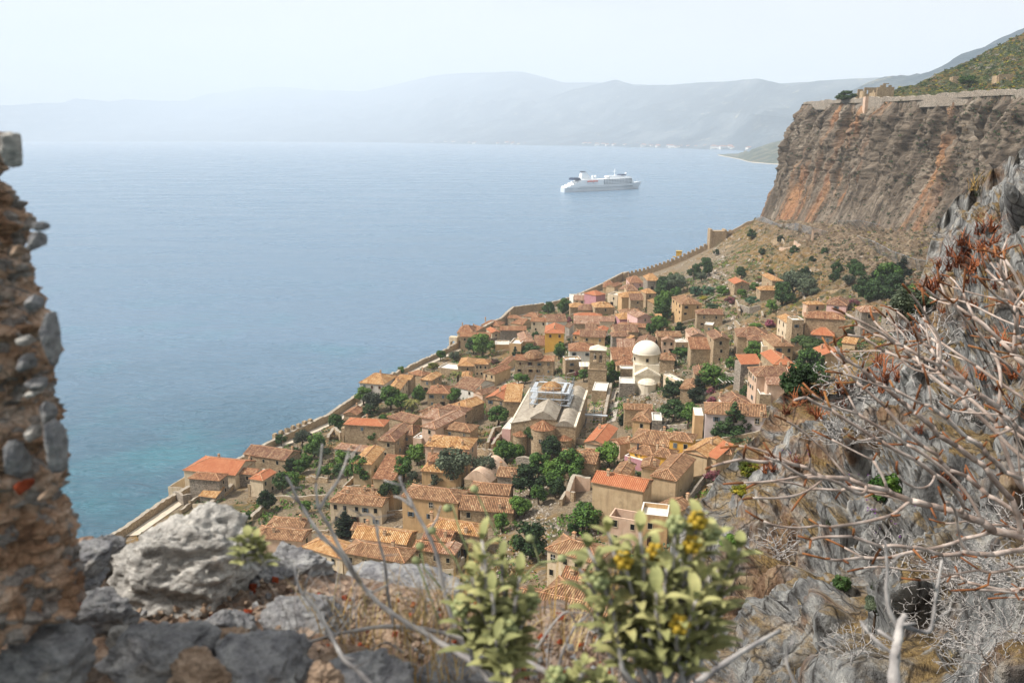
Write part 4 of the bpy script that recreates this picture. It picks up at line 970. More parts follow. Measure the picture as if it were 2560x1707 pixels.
def cathedral():
    mid, L, W, rz, z = place('U7', (375, 1160), (1430, 1225), (1615, 635), 8.5, 'r')
    he = 8.5; r = empty('cathedral', (mid.x, mid.y, z-he), rz); y0, y1 = -W/2, W/2; h = L/2
    tag(r, 'large three-aisled stone cathedral with apses and scaffolded dome beside the square', 'church')
    w_ = MB(); w_.box(-h, h, y0, y1, -6, he, 0)
    for i in range(5): w_.box(-h-.35, -h, y0+W*(i+.5)/5-.5, y0+W*(i+.5)/5+.5, -6, he-1.5, 0)
    nx = .19*L
    w_.box(-nx, nx, y0, y0+W*.62, he-.1, he+2.0, 0)
    w_.poly([(-nx, y0-.02, he+2), (nx, y0-.02, he+2), (0, y0-.02, he+4.1)])
    # gables of the aisles
    w_.poly([(-h, y0-.01, he), (-nx, y0-.01, he), (-nx, y0-.01, he+1.3)]); w_.poly([(nx, y0-.01, he), (h, y0-.01, he), (nx, y0-.01, he+1.3)])
    w_.build('wall', WALLM['stone'], r)
    a_ = MB(); extrude_y(a_, [(-h-.2, he), (-nx, he+1.35)], y0-.15, y1, caps=False)
    a_.box(-h-.25, -h+.25, y0-.15, y1, he-.15, he+.25, 1)
    a_.build('aisle_roof', [M_screed, M_lime], r)
    a_ = MB(); extrude_y(a_, arc(nx, h-.5, he+.35, 1.35), y0-.15, y1, base=he)
    a_.box(h-.5, h+.2, y0-.15, y1, he-.1, he+.32, 1)
    a_.build('aisle_roof', [M_screed, M_lime], r)
    n_ = MB(); extrude_y(n_, [(-nx-.25, he+1.95), (-nx*.5, he+3.35), (0, he+4.25), (nx*.5, he+3.35), (nx+.25, he+1.95)], y0-.2, y0+W*.36, base=he+1.8)
    n_.build('nave_roof', M_screed, r)
    n_ = MB(); extrude_y(n_, arc(-nx-.2, nx+.2, he+1.9, 2.2), y0+W*.62, y1, base=he+1)
    n_.build('nave_roof', M_screed, r)
    # apses with half-cone tile roofs
    for cx, rad, ht, zr in ((0, nx*.99, he-.6, 2.3), (-.35*L, .115*L, he-3.2, 1.1), (.33*L, .12*L, he-3.6, 1.1)):
        m = MB(); m.lathe([(rad, -6), (rad, ht), (rad+.15, ht+.05)], 20, c=(cx, y0), a0=pi, a1=2*pi)
        ap = m.build('apse', WALLM['stone'], r)
        m = MB(); k = 20
        for i in range(k):
            t0, t1 = pi+pi*i/k, pi+pi*(i+1)/k; R_ = rad+.25
            m.poly([(cx+R_*cos(t0), y0+R_*sin(t0), ht+.05), (cx+R_*cos(t1), y0+R_*sin(t1), ht+.05), (cx, y0+.02, ht+zr)], 0, [(i*.6, 0), (i*.6+.6, 0), (i*.6+.3, rad)])
        m.build('apse_roof', [ROOFM['red']], ap)
        add_window(r, cx-.2, y0-rad-.02, ht-3.6, 0, 'w', .9)
    add_window(r, 0, y0-.05, he+2.0, 0, 'w', .55)
    # crossing tower with shallow tiled dome
    cy = y0+W*.5; c_ = MB(); q = nx*1.02
    c_.box(-q, q, cy-q, cy+q, he, he+5.4, 0); c_.build('crossing_tower', WALLM['stone'], r)
    d_ = MB(); rr = q*.86; pr = [(rr, he+5.4), (rr, he+6.1), (rr*.8, he+6.9), (rr*.45, he+7.5), (.05, he+7.7)]
    k = 28
    for i in range(len(pr)-1):
        for j in range(k):
            t0, t1 = 2*pi*j/k, 2*pi*(j+1)/k; (ra, za), (rb, zb) = pr[i], pr[i+1]
            d_.poly([(ra*cos(t0), cy+ra*sin(t0), za), (ra*cos(t1), cy+ra*sin(t1), za), (rb*cos(t1), cy+rb*sin(t1), zb), (rb*cos(t0), cy+rb*sin(t0), zb)], 0, [(j*.6, i*1.), (j*.6+.6, i*1.), (j*.6+.6, i+1.), (j*.6, i+1.)])
    d_.build('dome_roof', ROOFM['pale'], r)
    # scaffold: its own thing
    s = empty('scaffold', (mid.x, mid.y, z-he), rz); tag(s, 'steel scaffold tower with white boards round the cathedral dome', 'scaffold')
    xs = np.linspace(-.31*L, .33*L, 6); ys = np.linspace(cy-q-2.2, cy+q+2.2, 5); z0, z1 = he+.6, he+8.2
    m = MB()
    for x in xs:
        for y in ys:
            if x in (xs[0], xs[-1]) or y in (ys[0], ys[-1]): m.tube([(x, y, z0), (x, y, z1)], .06, 5)
    lev = [he+2.2, he+3.9, he+5.6, he+6.7, he+7.6]
    for zz in lev:
        for y in (ys[0], ys[-1]): m.tube([(xs[0]-.3, y, zz), (xs[-1]+.3, y, zz)], .045, 4)
        for x in (xs[0], xs[-1]): m.tube([(x, ys[0]-.3, zz), (x, ys[-1]+.3, zz)], .045, 4)
    for i in range(5): m.tube([(xs[i], ys[0], lev[i % 3]), (xs[i+1], ys[0], lev[i % 3]+1.7)], .04, 4)
    m.tube([(xs[2], ys[0], he+1), (xs[4]+1, ys[0]-.6, he+3.6)], .05, 4); m.tube([(xs[0], ys[0], he+3.8), (xs[0], ys[2], he+6)], .04, 4)
    m.build('pole_frame', M_steel, s)
    for zz, wdt in ((he+2.2, .9), (he+3.9, .9), (he+5.9, 1.1)):
        b = MB(); e_ = wdt
        b.box(xs[0], xs[-1], ys[0], ys[0]+e_, zz, zz+.1); b.build('deck', M_board, s)
        b = MB(); b.box(xs[0], xs[0]+e_, ys[0]+e_, ys[-1], zz+.003, zz+.1); b.build('deck', M_board, s)
        b = MB(); b.box(xs[-1]-e_, xs[-1], ys[0]+e_, ys[-1], zz+.003, zz+.1); b.build('deck', M_board, s)
    b = MB(); b.box(xs[0], xs[-1], ys[-1]-1, ys[-1], he+5.91, he+6.0); b.build('deck', M_board, s)
    b = MB(); b.box(xs[4]-.4, xs[4]+.5, ys[0]+1, ys[-1]-1, he+6.05, he+6.14); b.build('deck', M_board, s)
    # side scaffold and walkway at the yard
    s2 = empty('scaffold', (mid.x, mid.y, z-he), rz); tag(s2, 'small steel scaffold with metal walkway in the yard right of the cathedral', 'scaffold')
    m = MB()
    for x in (h+.8, h+3.2, h+5.5):
        for y in (y1-W*.30, y1-W*.38): m.tube([(x, y, -4), (x, y, he-1)], .06, 5)
    for zz in (he-6, he-4, he-2): 
        for y in (y1-W*.30, y1-W*.38): m.tube([(h+.4, y, zz), (h+5.9, y, zz)], .045, 4)
    m.build('pole_frame', M_steel, s2)
    m = MB(); m.box(h+.6, h+7.5, y1-W*.42, y1-W*.39, he-3.2, he-3.05); m.build('walkway', M_board, s2)
cathedral()

def domed_church():
    mid, L, W, rz, z = place('U2', (1485, 1292), (1895, 1300), (1940, 1190), 6, 'r'); he = 6.; W = 10.5
    nrm = Vector((-sin(rz), cos(rz), 0)); a_ = at(*tp('U2', (1690, 1296)), z); mid = a_+nrm*W/2
    r = empty('domed_church', (mid.x, mid.y, z-he), rz); h = L/2; y0 = -W/2
    tag(r, 'whitewashed church with round drum and white dome in the middle of the town', 'church')
    m = MB(); m.box(-h, h, y0, W/2, -5, he, 0)
    m.poly([(-h, y0-.01, he), (h, y0-.01, he), (0, y0-.01, he+2.3)]); m.build('wall', M_lime, r)
    m = MB(); extrude_y(m, [(-h-.25, he-.05), (0, he+2.45), (h+.25, he-.05)], y0-.25, y0+2.6, base=he-.1)
    m.box(-h*.98, h*.98, y0+2.4, W/2, he-.1, he+3., 0); m.build('roof', M_lime, r)
    R_ = 4.55; cy = y0+2.6+R_
    m = MB(); m.lathe([(R_, he+2.9), (R_, he+6.1), (R_+.3, he+6.15), (R_+.3, he+6.35), (R_+.1, he+6.4)], 40, c=(0, cy)); m.build('drum', M_lime, r, True)
    m = MB(); m.lathe([((R_+.12)*cos(t), he+6.38+4.0*sin(t)) for t in np.linspace(0, pi/2, 12)], 40, c=(0, cy)); dm = m.build('dome', plaster_mat('dome_lime', 'ddd3c0', 'e6ddcc', 'c5b99f', .3), r, True)
    m = MB(); zt = he+10.35; m.box(-.07, .07, cy-.07, cy+.07, zt, zt+1.1); m.box(-.35, .35, cy-.06, cy+.06, zt+.6, zt+.74); m.build('cross', M_lime, dm)
    m = MB(); m.lathe([(3.1, -5), (3.1, 3.4), (3.3, 3.5), (2.6, 4.3), (1.5, 4.9), (.02, 5.1)], 8, c=(0, y0), a0=pi, a1=2*pi); m.build('apse', M_lime, r)
    add_window(r, 0, cy-R_-.02, he+3.9, 0, 'd', .95); add_window(r, 0, y0-.06, he-.1, 0, 'd', .75)
    for t in (-1.1, 1.1): add_window(r, (R_+.0)*sin(t), cy-(R_+.0)*cos(t), he+3.9, t, 'd', .9)
domed_church()

def bell_tower():
    mid, L, W, rz, z = place('U2', (755, 1200), (985, 1210), (1003, 1150), 8.5, 'r'); he = 8.5; L = 6.4; W = 5.2
    r = empty('bell_tower', (mid.x, mid.y, z-he), rz); tag(r, 'square stone bell tower with twin arched openings and pale pyramid cap', 'bell tower')
    h, d = L/2, W/2
    m = MB(); m.box(-h, h, -d, d, -8, he); m.box(-h-.15, h+.15, -d-.15, d+.15, he, he+.25); m.build('base', WALLM['stone'], r)
    s = .88; h2, d2 = h*s, d*s; zt = he+7.2; m = MB()
    ow, oh_, oz = .95, 3.3, he+2.6   # openings: half-width .48
    xs_ = [-1.05, 1.05]
    m.box(-h2, h2, -d2, d2, he+.25, oz); m.box(-h2, h2, -d2, d2, oz+oh_, zt)
    for xa, xb in ((-h2, xs_[0]-.62), (xs_[0]+.62, xs_[1]-.62), (xs_[1]+.62, h2)):
        for ya, yb in ((-d2, -d2+.7), (d2-.7, d2)): m.box(xa, xb, ya, yb, oz, oz+oh_)
    for xc in xs_:       # round heads
        for k in range(6):
            t0, t1 = pi*k/6, pi*(k+1)/6
            m.poly([(xc-.62*cos(t0), -d2-.001, oz+oh_-.62+.62*sin(t0)), (xc-.62*cos(t1), -d2-.001, oz+oh_-.62+.62*sin(t1)), (xc-.62*cos(t1), -d2-.001, oz+oh_+.01), (xc-.62*cos(t0), -d2-.001, oz+oh_+.01)])
    m.box(-h2-.1, h2+.1, -d2-.1, d2+.1, oz-.2, oz-.02)
    t = MB(); t.tube([(-1.6*cos(a_), -d2-.04, oz+oh_-1.+1.9*sin(a_)) for a_ in np.linspace(.25, pi-.25, 12)], .09, 4)
    m.build('belfry', WALLM['stone'], r); t.build('arch_moulding', WALLM['grey'], r)
    m = MB(); c = [(-h2-.25, -d2-.25), (h2+.25, -d2-.25), (h2+.25, d2+.25), (-h2-.25, d2+.25)]
    for i in range(4): m.poly([(*c[i], zt), (*c[(i+1) % 4], zt), (0, 0, zt+1.5)])
    for i in range(4): m.poly([(*c[i], zt-.15), (*c[(i+1) % 4], zt-.15), (*c[(i+1) % 4], zt), (*c[i], zt)])
    cap = m.build('roof', M_lime, r)
    m = MB(); m.box(-.06, .06, -.06, .06, zt+1.4, zt+2.4); m.box(-.3, .3, -.05, .05, zt+1.95, zt+2.07); m.build('cross', M_lime, cap)
    for xc in xs_:
        m = MB(); m.lathe([(.42, oz+1.2), (.3, oz+1.5), (.24, oz+1.95), (.05, oz+2.1)], 12, c=(xc, 0)); m.tube([(xc, 0, oz+2.05), (xc, 0, oz+oh_+.05)], .05, 5)
        m.build('bell', M_bronze, r)
bell_tower()

def mosque():
    r = house('U1', (1095, 1042), (1725, 1062), (1772, 985), 8, 'xgg', 'stone', 'red', (4, 0), 'broad stone hall with low tiled dome between two gables, facing the square', pitch=.34, cat='old mosque', kind='b', rows=2)
    r.name = 'mosque'
    m = MB(); k = 32; pr = [(4.3, 8.3), (4.3, 8.9), (3.4, 10.2), (1.9, 11.1), (.05, 11.4)]
    for i in range(len(pr)-1):
        for j in range(k):
            t0, t1 = 2*pi*j/k, 2*pi*(j+1)/k; (ra, za), (rb, zb) = pr[i], pr[i+1]; u = j*.6
            m.poly([(ra*cos(t0)-.6, ra*sin(t0)-.2, za), (ra*cos(t1)-.6, ra*sin(t1)-.2, za), (rb*cos(t1)-.6, rb*sin(t1)-.2, zb), (rb*cos(t0)-.6, rb*sin(t0)-.2, zb)], 0, [(u, i*1.2), (u+.6, i*1.2), (u+.6, i*1.2+1.2), (u, i*1.2+1.2)])
    m.build('dome_roof', ROOFM['old'], r)
    t = MB(); t.tube([(-1.2-3.4*cos(a_), -4.35, 2.6+3.2*sin(a_)) for a_ in np.linspace(0, pi, 16)], .12, 4)
    t.build('arch_moulding', WALLM['grey'], r)
mosque()

def vaulted():
    mid, L, W, rz, z = place('T3', (860, 560), (1030, 590), (1190, 385), 3, 'r')
    L = 7.5; W = min(W, 16); r = empty('vaulted_building', (mid.x, mid.y, z-3), rz); tag(r, 'barrel-vaulted tan building between the olive tree and the small grey hut', 'vault')
    m = MB(); m.box(-L/2, L/2, -W/2, W/2, -4, 2.6); m.build('wall', WALLM['stone'], r)
    m = MB(); extrude_y(m, arc(-L/2-.1, L/2+.1, 2.5, 2.9, 14), -W/2-.1, W/2+.1, base=2.4); m.build('vault_roof', WALLM['beige'], r, False)
vaulted()

def ghit(u, v, dz=0.):
    """photo pixel -> point on the hillside (dz above it)"""
    d = ray(u, v); t = np.linspace(60, 1100, 1600)
    X, Y, Z = d[0]*t, d[1]*t, H+d[2]*t
    g = zground(X, Y)+dz; k = np.argmax(Z <= g)
    if Z[k] > g[k]: k = -1
    return Vector((X[k], Y[k], float(g[k])))

def arch_prism(mb, w_, h_, th, ow, oh_, z0=0, mi=0, n=10, below=4):
    """wall slab along x with one arched opening"""
    for y in (-th/2, th/2):
        mb.poly([(-w_/2, y, z0-below), (-ow/2, y, z0-below), (-ow/2, y, z0+oh_-ow/2), (-w_/2, y, z0+oh_-ow/2)], mi)
        mb.poly([(ow/2, y, z0-below), (w_/2, y, z0-below), (w_/2, y, z0+oh_-ow/2), (ow/2, y, z0+oh_-ow/2)], mi)
        for k in range(n):
            t0, t1 = pi*k/n, pi*(k+1)/n; c0, c1 = -ow/2*cos(t0), -ow/2*cos(t1); s0, s1 = z0+oh_-ow/2+ow/2*sin(t0), z0+oh_-ow/2+ow/2*sin(t1)
            xa, xb = (-w_/2 if k == 0 else c0), (w_/2 if k == n-1 else c1)
            mb.poly([(c0, y, s0), (c1, y, s1), (xb if k == n-1 else c1, y, z0+h_), (xa if k == 0 else c0, y, z0+h_)]+([] if k else [(-w_/2, y, s0)]), mi)
            if k == n-1: mb.poly([(ow/2, y, s1), (w_/2, y, s1), (w_/2, y, z0+h_)], mi)
    for k in range(n):
        t0, t1 = pi*k/n, pi*(k+1)/n
        mb.poly([(-ow/2*cos(t), y, z0+oh_-ow/2+ow/2*sin(t)) for t, y in ((t0, -th/2), (t1, -th/2), (t1, th/2), (t0, th/2))], mi)
    mb.poly([(-w_/2, -th/2, z0+h_), (w_/2, -th/2, z0+h_), (w_/2, th/2, z0+h_), (-w_/2, th/2, z0+h_)], mi)
    for x in (-w_/2, w_/2): mb.poly([(x, -th/2, z0-below), (x, th/2, z0-below), (x, th/2, z0+h_), (x, -th/2, z0+h_)], mi)
    for x in (-ow/2, ow/2): mb.poly([(x, -th/2, z0-below), (x, th/2, z0-below), (x, th/2, z0+oh_-ow/2), (x, -th/2, z0+oh_-ow/2)], mi)
def gate(t, p, w_, h_, ow, oh_, label, rz=0., th=3., wall='stone', name='gateway'):
    g = ghit(*tp(t, p)); r = empty(name, g, rz); tag(r, label, 'archway')
    m = MB(); arch_prism(m, w_, h_, th, ow, oh_); m.build('wall', WALLM[wall], r)
    return r
gate('U1', (100, 850), 4.4, 6.2, 3., 4.2, 'arched gateway at the water side of the cream corner house', -.35, 3, 'cream')
g_ = gate('U5', (1500, 575), 6.5, 9, 4., 6.5, 'dark vaulted passage between the pergola and the tall stone mansion', .1, 5, 'grey')
m = MB(); m.poly([(-3.3, -2.6, 9), (3.3, -2.6, 9), (3.3, 2.6, 10.8), (-3.3, 2.6, 10.8)], 0, [(0, 0), (6, 0), (6, 5), (0, 5)]); m.build('roof', ROOFM['new'], g_)
gate('T5', (290, 1090), 6.5, 5, 4.8, 3.9, 'wide blind arch in the foundations of the ruined stone hall', -.22, 2.5, 'stone')
gate('T5', (430, 1110), 6.0, 5, 4.0, 3.7, 'second narrower arch beside the wide blind arch of the ruined hall', -.22, 2.5, 'stone')
gate('PX', (2040, 598), 5, 5.5, 3., 4.2, 'free-standing broken arch on the dry hillside under the cliff', -.2, 1.2, 'beige', 'ruined_arch')

# ================================================================ fortification and garden walls
def wall_strip(name, pts, hs, th, label, wall='stone', cat='wall', crenel=None, jag=.25, step=1.2, below=4, parent=None, group=None):
    """pts: list of 3d ground points; irregular top"""
    P_ = [Vector(p) for p in pts]; out = []
    for a_, b_ in zip(P_[:-1], P_[1:]):
        n = max(1, int((b_-a_).length/step)); out += [a_.lerp(b_, i/n) for i in range(n)]
    out.append(P_[-1]); n = len(out); mb = MB(); rd = random.Random(int(out[0].x*31+out[0].y)); sec = []
    cum = 0
    for i, p in enumerate(out):
        d = (out[min(i+1, n-1)]-out[max(i-1, 0)]); d.z = 0; d.normalize(); q = Vector((-d.y, d.x, 0))*th/2
        f = i/max(n-1, 1); hh = np.interp(f, np.linspace(0, 1, len(hs)), hs)+rd.uniform(-jag, jag)
        sec.append([(p.x+q.x, p.y+q.y, p.z-below), (p.x+q.x, p.y+q.y, p.z+hh), (p.x-q.x, p.y-q.y, p.z+hh+rd.uniform(-.05, .05)), (p.x-q.x, p.y-q.y, p.z-below)])
    for i in range(n-1):
        a_, b_ = sec[i], sec[i+1]
        for k in range(3): mb.poly([a_[k], b_[k], b_[k+1], a_[k+1]], 1 if k == 1 else 0)
    mb.poly(sec[0]); mb.poly(sec[-1][::-1])
    o = mb.build(name, [WALLM[wall], M_screed], parent)
    if label: tag(o, label, cat, group)
    return o
def W3(i0, i1, off=0., zt=None):
    r = []
    for x, y in WALL[i0:i1+1]:
        r.append((x+off, y, 10.8 if zt is None else zt))
    return r
# the sea wall in its stretches
def wl(pix, dz=0): return [ghit(*tp(t, p), dz) for t, p in pix]
sw = lambda a_, b_: [(x, y, 11.) for x, y in WALL[a_:b_+1]]
wall_strip('sea_wall', sw(0, 3), [2.4], 1.3, 'sloping stretch of sea wall running down to the lower left corner of the town', below=12)
cw = wall_strip('sea_wall', sw(3, 7), [2.0, 2.2, 2.6, 3.2, 3.2], 1.4, 'crenellated stretch of sea wall beside the garden with two walkers', below=12)
for k in range(7):
    f = k/6; a_, b_ = Vector((-86, 288, 0)), Vector((-77, 304, 0)); p = a_.lerp(b_, f); m = MB(); rz = atan(9/16.)
    m.box(-.72, .72, -.75, .75, 1.6, 3.7+.15*(k % 3)); m.box(-.55, .55, -.55, .55, 3.7, 4.0+.15*(k % 2))
    o = m.build('merlon', WALLM['stone'], cw); o.location = (p.x, p.y, 11.); o.rotation_euler = (0, 0, -rz)
wall_strip('sea_wall', sw(7, 10), [2.6, 2.9, 2.2, 2.8], 1.2, 'stretch of sea wall between the grey-white house and the arched gateway', below=12, jag=.5)
wall_strip('sea_wall', sw(10, 13), [3.2, 6, 6.5, 5], 1.6, 'curved high stretch of sea wall above the red roofs', 'stone', below=12)
wall_strip('sea_wall', sw(13, 15), [4, 3.5, 4, 6], 1.6, 'farthest stretch of sea wall below the pink and grey houses', 'stone', below=12)
def west_wall():
    xs = np.linspace(86, 186, 15); pts = []
    for x in xs: pts.append((x, 646-(x-86)*.06, zg(min(x, 183), 644)-.3))
    o = wall_strip('town_wall', pts, [4.5, 4.5, 4.5, 5, 5], 1.6, 'stepped western town wall climbing the dry slope to the cliff', 'stone', jag=.35, step=2.2, below=5)
    for k in range(26):     # steps on the crest
        f = k/25; x = 90+f*76; z = zg(min(x, 183), 644); m = MB(); m.box(-.9, .9, -.8, .8, 3, 6.2); q = m.build('merlon', WALLM['stone'], o); q.location = (x, 645.8-(x-86)*.06, z-.3)
    x = 157; z = zg(x, 642); m = MB(); m.box(-7, 5, -4, 4, -6, 10.5); m.box(-7.3, -5.6, -4.3, 4.3, -6, 12); m.box(3.5, 5.2, -4.3, 4.3, -6, 11.6)
    t = m.build('tower', WALLM['stone'], o); t.location = (x, 640, z)
    r = MB(); arch_prism(r, 7, 8, 2, 3.4, 6.5); q = r.build('gate_arch', WALLM['stone'], o); q.location = (x+9, 640, z+2.)
west_wall()
GW = [
('T1',[(480,935),(600,850),(720,760),(850,655)],[1.,1.,1.5,2.5],1.2,'stone','thick sloping ruined wall running up to the ruined windows below the orange roof'),
('T1',[(850,655),(985,640)],[5.5,5.,4.],.9,'stone','ruined wall with empty window between the orange-roofed houses'),
('T1',[(1000,790),(1080,740),(1190,640)],[4.,3.,5.],.8,'stone','broken pale wall below the small orange half-hipped roof'),
('T1',[(1090,850),(1400,850),(1700,850),(1960,845)],[1.6,1.6],.7,'stone','long straight garden wall across the lower gardens'),
('T1',[(1690,610),(1960,620)],[1.8],.6,'stone','upper garden wall parallel to the long straight one'),
('T1',[(270,930),(390,850)],[2.],.7,'stone','low wall beside the white terrace under the grey stone house'),
('T1',[(80,800),(200,900),(290,860)],[2.,3.,3.],.8,'grey','courtyard wall of the lowest sea side enclosure'),
('T1',[(160,1010),(280,930)],[1.5],.7,'stone','short slanted wall above the big grey boulder'),
('T1',[(740,1160),(900,1250),(940,1130)],[3.,2.,3.5],.9,'stone','crumbling walls of a ruined cellar left of the twin-roofed house'),
('T1',[(1020,1080),(1150,1010),(1240,990)],[1.,2.,2.5],1.2,'stone','rubble wall heap above the twin-roofed pinkish house'),
('T5',[(830,1240),(1030,1270)],[2.6],.6,'stone','retaining wall with white coping right of the grey-shuttered house'),
('T5',[(1740,870),(1830,800)],[1.5],.6,'stone','slanted yard wall beside the orange gabled house'),
('T5',[(0,1100),(80,1020),(170,1090)],[2.,3.5,3.],1.,'stone','ruined wall stumps in the bushes left of the ruined hall'),
('T6',[(190,1200),(270,1010),(360,990)],[2.5,2.5],.8,'stone','side wall of the long stairs left of the cathedral'),
('T6',[(245,1210),(470,930)],[2.2],.8,'stone','sloping parapet between the stairs and the cathedral apse'),
('T6',[(1620,870),(1640,760),(1700,470)],[2.8],.9,'stone','curved yard wall along the paved lane'),
('T6',[(1020,1140),(1170,1130),(1250,1040)],[1.2,1.2,2],.8,'stone','low ruin wall under the right cathedral apse'),
('T6',[(1200,1180),(1270,1120),(1380,1130)],[1.6],.5,'cream','cream terrace parapet left of the gabled orange house'),
('T6',[(0,1250),(300,1290)],[2.],.7,'stone','garden wall beyond the yellow-ochre house'),
('T6',[(545,1370),(740,1380)],[2.2],1.,'grey','thick broken wall behind the small grey hut'),
('U3',[(1365,790),(1530,820),(1700,780)],[3.5,3.],.9,'grey','grey retaining wall under the dry grass plot'),
('U3',[(1300,700),(1350,830)],[3.5],.8,'stone','tall pale wall end beside the grey retaining wall'),
('U3',[(790,640),(980,560)],[1.2],.5,'grey','low field wall rising right of the ochre villa'),
('U3',[(340,290),(600,240)],[2.4],.7,'grey','long field wall below the cliff path'),
('U3',[(1720,850),(1740,920)],[2.2],.7,'stone','short wall stub by the stony path'),
('U3',[(1290,1000),(1380,1080)],[2.],.7,'stone','pale wall beside the steps above the tall gabled house'),
('U4',[(0,430),(40,540)],[2.5],.8,'stone','wall end near the footpath walker'),
('U4',[(1360,560),(1480,560)],[2.],.7,'grey','dark wall between the massive and the half hidden houses'),
('U5',[(180,560),(440,560)],[2.6],.8,'stone','arched ruin wall in front of the domed church'),
('U5',[(270,1040),(560,1050),(780,1060)],[1.6,1.2,1.8],1.,'grey','ruined wall line behind the bright yellow house'),
('U5',[(320,980),(470,985)],[2.2],.7,'grey','grey garden wall below the flower-pot terrace'),
('U5',[(1235,400),(1430,420)],[1.5],.8,'grey','rubble edge above the pergola'),
('U2',[(600,1290),(745,1290)],[4.],.8,'stone','stone wall under the restaurant awning'),
('U6',[(1640,610),(1760,560)],[2.],.6,'white','white stair wall beside the dark trees'),
('U6',[(1025,400),(1110,380)],[6.],3.,'stone','square stub tower of the sea wall behind the red roofs'),
('T4',[(700,1330),(930,1230)],[5.,6.5],.8,'stone','sloping gable remnant of the roofless house'),
('T4',[(1170,1240),(1300,1150)],[4.,2.],.8,'greywash','broken white wall left of the gabled cottage'),
('T4',[(60,745),(210,780)],[.6],.5,'white','white-edged step wall left of the ribbed brown roof'),
('T4',[(180,1180),(250,1060),(440,1040)],[3.,4.5,3.],1.,'beige','curved ruined wall of a roofless chapel left of the damaged orange roof'),
('T4',[(100,1230),(150,1160),(260,1170)],[1.5,2.5],.7,'stone','small ring of ruined masonry beside the rubble heap'),
('PX',[(1928,612),(1950,607),(1962,615)],[2.5,3.5,1.5],.9,'stone','broken wall on the dry slope under the rockfall net'),
('PX',[(1948,632),(1975,628)],[3.,2.],.9,'beige','pale ruined wall in the middle of the dry hillside'),
('PX',[(1985,618),(2004,622)],[3.5,1.5],.9,'beige','pale ruin stub below the free-standing broken arch'),
('PX',[(1880,646),(1905,650)],[1.5,2.],.8,'stone','low ruin wall on the left part of the dry hillside'),
('PX',[(1815,622),(1838,616)],[2.,1.2],.8,'stone','ruined wall near the foot of the town wall tower'),
('PX',[(1722,672),(1760,664)],[1.8,2.4],.8,'stone','terrace wall on the slope right of the yellow cabin'),
('PX',[(1770,690),(1800,700)],[1.8,2.],.8,'grey','grey terrace wall above the dark tree by the stairs'),
('PX',[(1990,700),(2012,760)],[1.6,2.],.8,'stone','field wall descending behind the olive thicket'),
('PX',[(2040,740),(2100,735)],[1.6,2.],.8,'stone','field wall above the pink pyramid-roofed house'),
('T5',[(1340,190),(1600,220)],[2.6],.6,'stone','retaining wall of the white potted terrace by the seaside path'),
('T3',[(1110,930),(1400,1000)],[.5],.5,'stone','low kerb wall under the trees'),
('T2',[(0,1240),(200,1240)],[.8],.6,'stone','low terrace wall with flower tubs near the cypress'),
]
for t, pix, hs, th, wm, lb in GW:
    pts = [ghit(*tp(t, p), 0) for p in pix]
    o = wall_strip('garden_wall', pts, hs, th, lb, wm, below=3, jag=.18 if wm in ('cream', 'white') else .3, group='loose walls among the houses')

# ---- paths and paving sheets laid on the hillside
def pave_mat():
    t = NT('stone_paving', .85); p = t.pos()
    c = t.ramp(t.vor(1.4, p, 'F1', 1), [(0., '857c70'), (.5, 'a69c8e'), (1., 'bdb4a5')])
    c = t.mix(t.ramp(t.vor(1.4, p, 'DISTANCE_TO_EDGE'), [(0., .7), (.05, 0.)]), c, '5d564c')
    return t.done(c)
M_pave = pave_mat()
def sheet(name, pix, t, mat_, dz=.15, wdt=None):
    """pix polygon strip: list of (left, right) pixel pairs"""
    V = []
    for (l_, r_) in pix:
        a_ = ghit(*tp(t, l_)); b_ = ghit(*tp(t, r_)); V.append([a_.lerp(b_, k/4) for k in range(5)])
    out = []
    for i in range(len(V)-1):
        for s_ in range(6): out.append([V[i][k].lerp(V[i+1][k], s_/6) for k in range(5)])
    out.append(V[-1]); A_ = np.array([[tuple(p) for p in row] for row in out])
    A_[..., 2] = zground(A_[..., 0], A_[..., 1])+dz
    o = grid_mesh(name, A_, mat_, smooth=False); o['kind'] = 'structure'; return o
sheet('square', [((870, 1450), (1180, 1470)), ((930, 1330), (1230, 1330)), ((1010, 1160), (1100, 1160))], 'U1', M_pave, .2)
sheet('lane', [((1650, 880), (1760, 850)), ((1690, 700), (1790, 680)), ((1700, 470), (1800, 450))], 'T6', M_pave, .2)
sheet('yard', [((1390, 1080), (1560, 1060)), ((1400, 800), (1640, 760)), ((1470, 600), (1650, 560))], 'T6', plaster_mat('yard_dirt', '8f7c64', 'a08c72', '6d5d4a', .5), .18)
def seaside_path():
    ys = np.linspace(215, 560, 90); V = np.zeros((90, 4, 3))
    for i, y in enumerate(ys):
        x0 = float(wall_x(np.array([y])))
        for k in range(4):
            x = x0+1.1+k*1.25; V[i, k] = (x, y, zg(x, y)+.22)
    o = grid_mesh('path', V, plaster_mat('path_gravel', 'b3a692', 'c5b9a6', '948672', .4), smooth=False); o['kind'] = 'structure'
seaside_path()
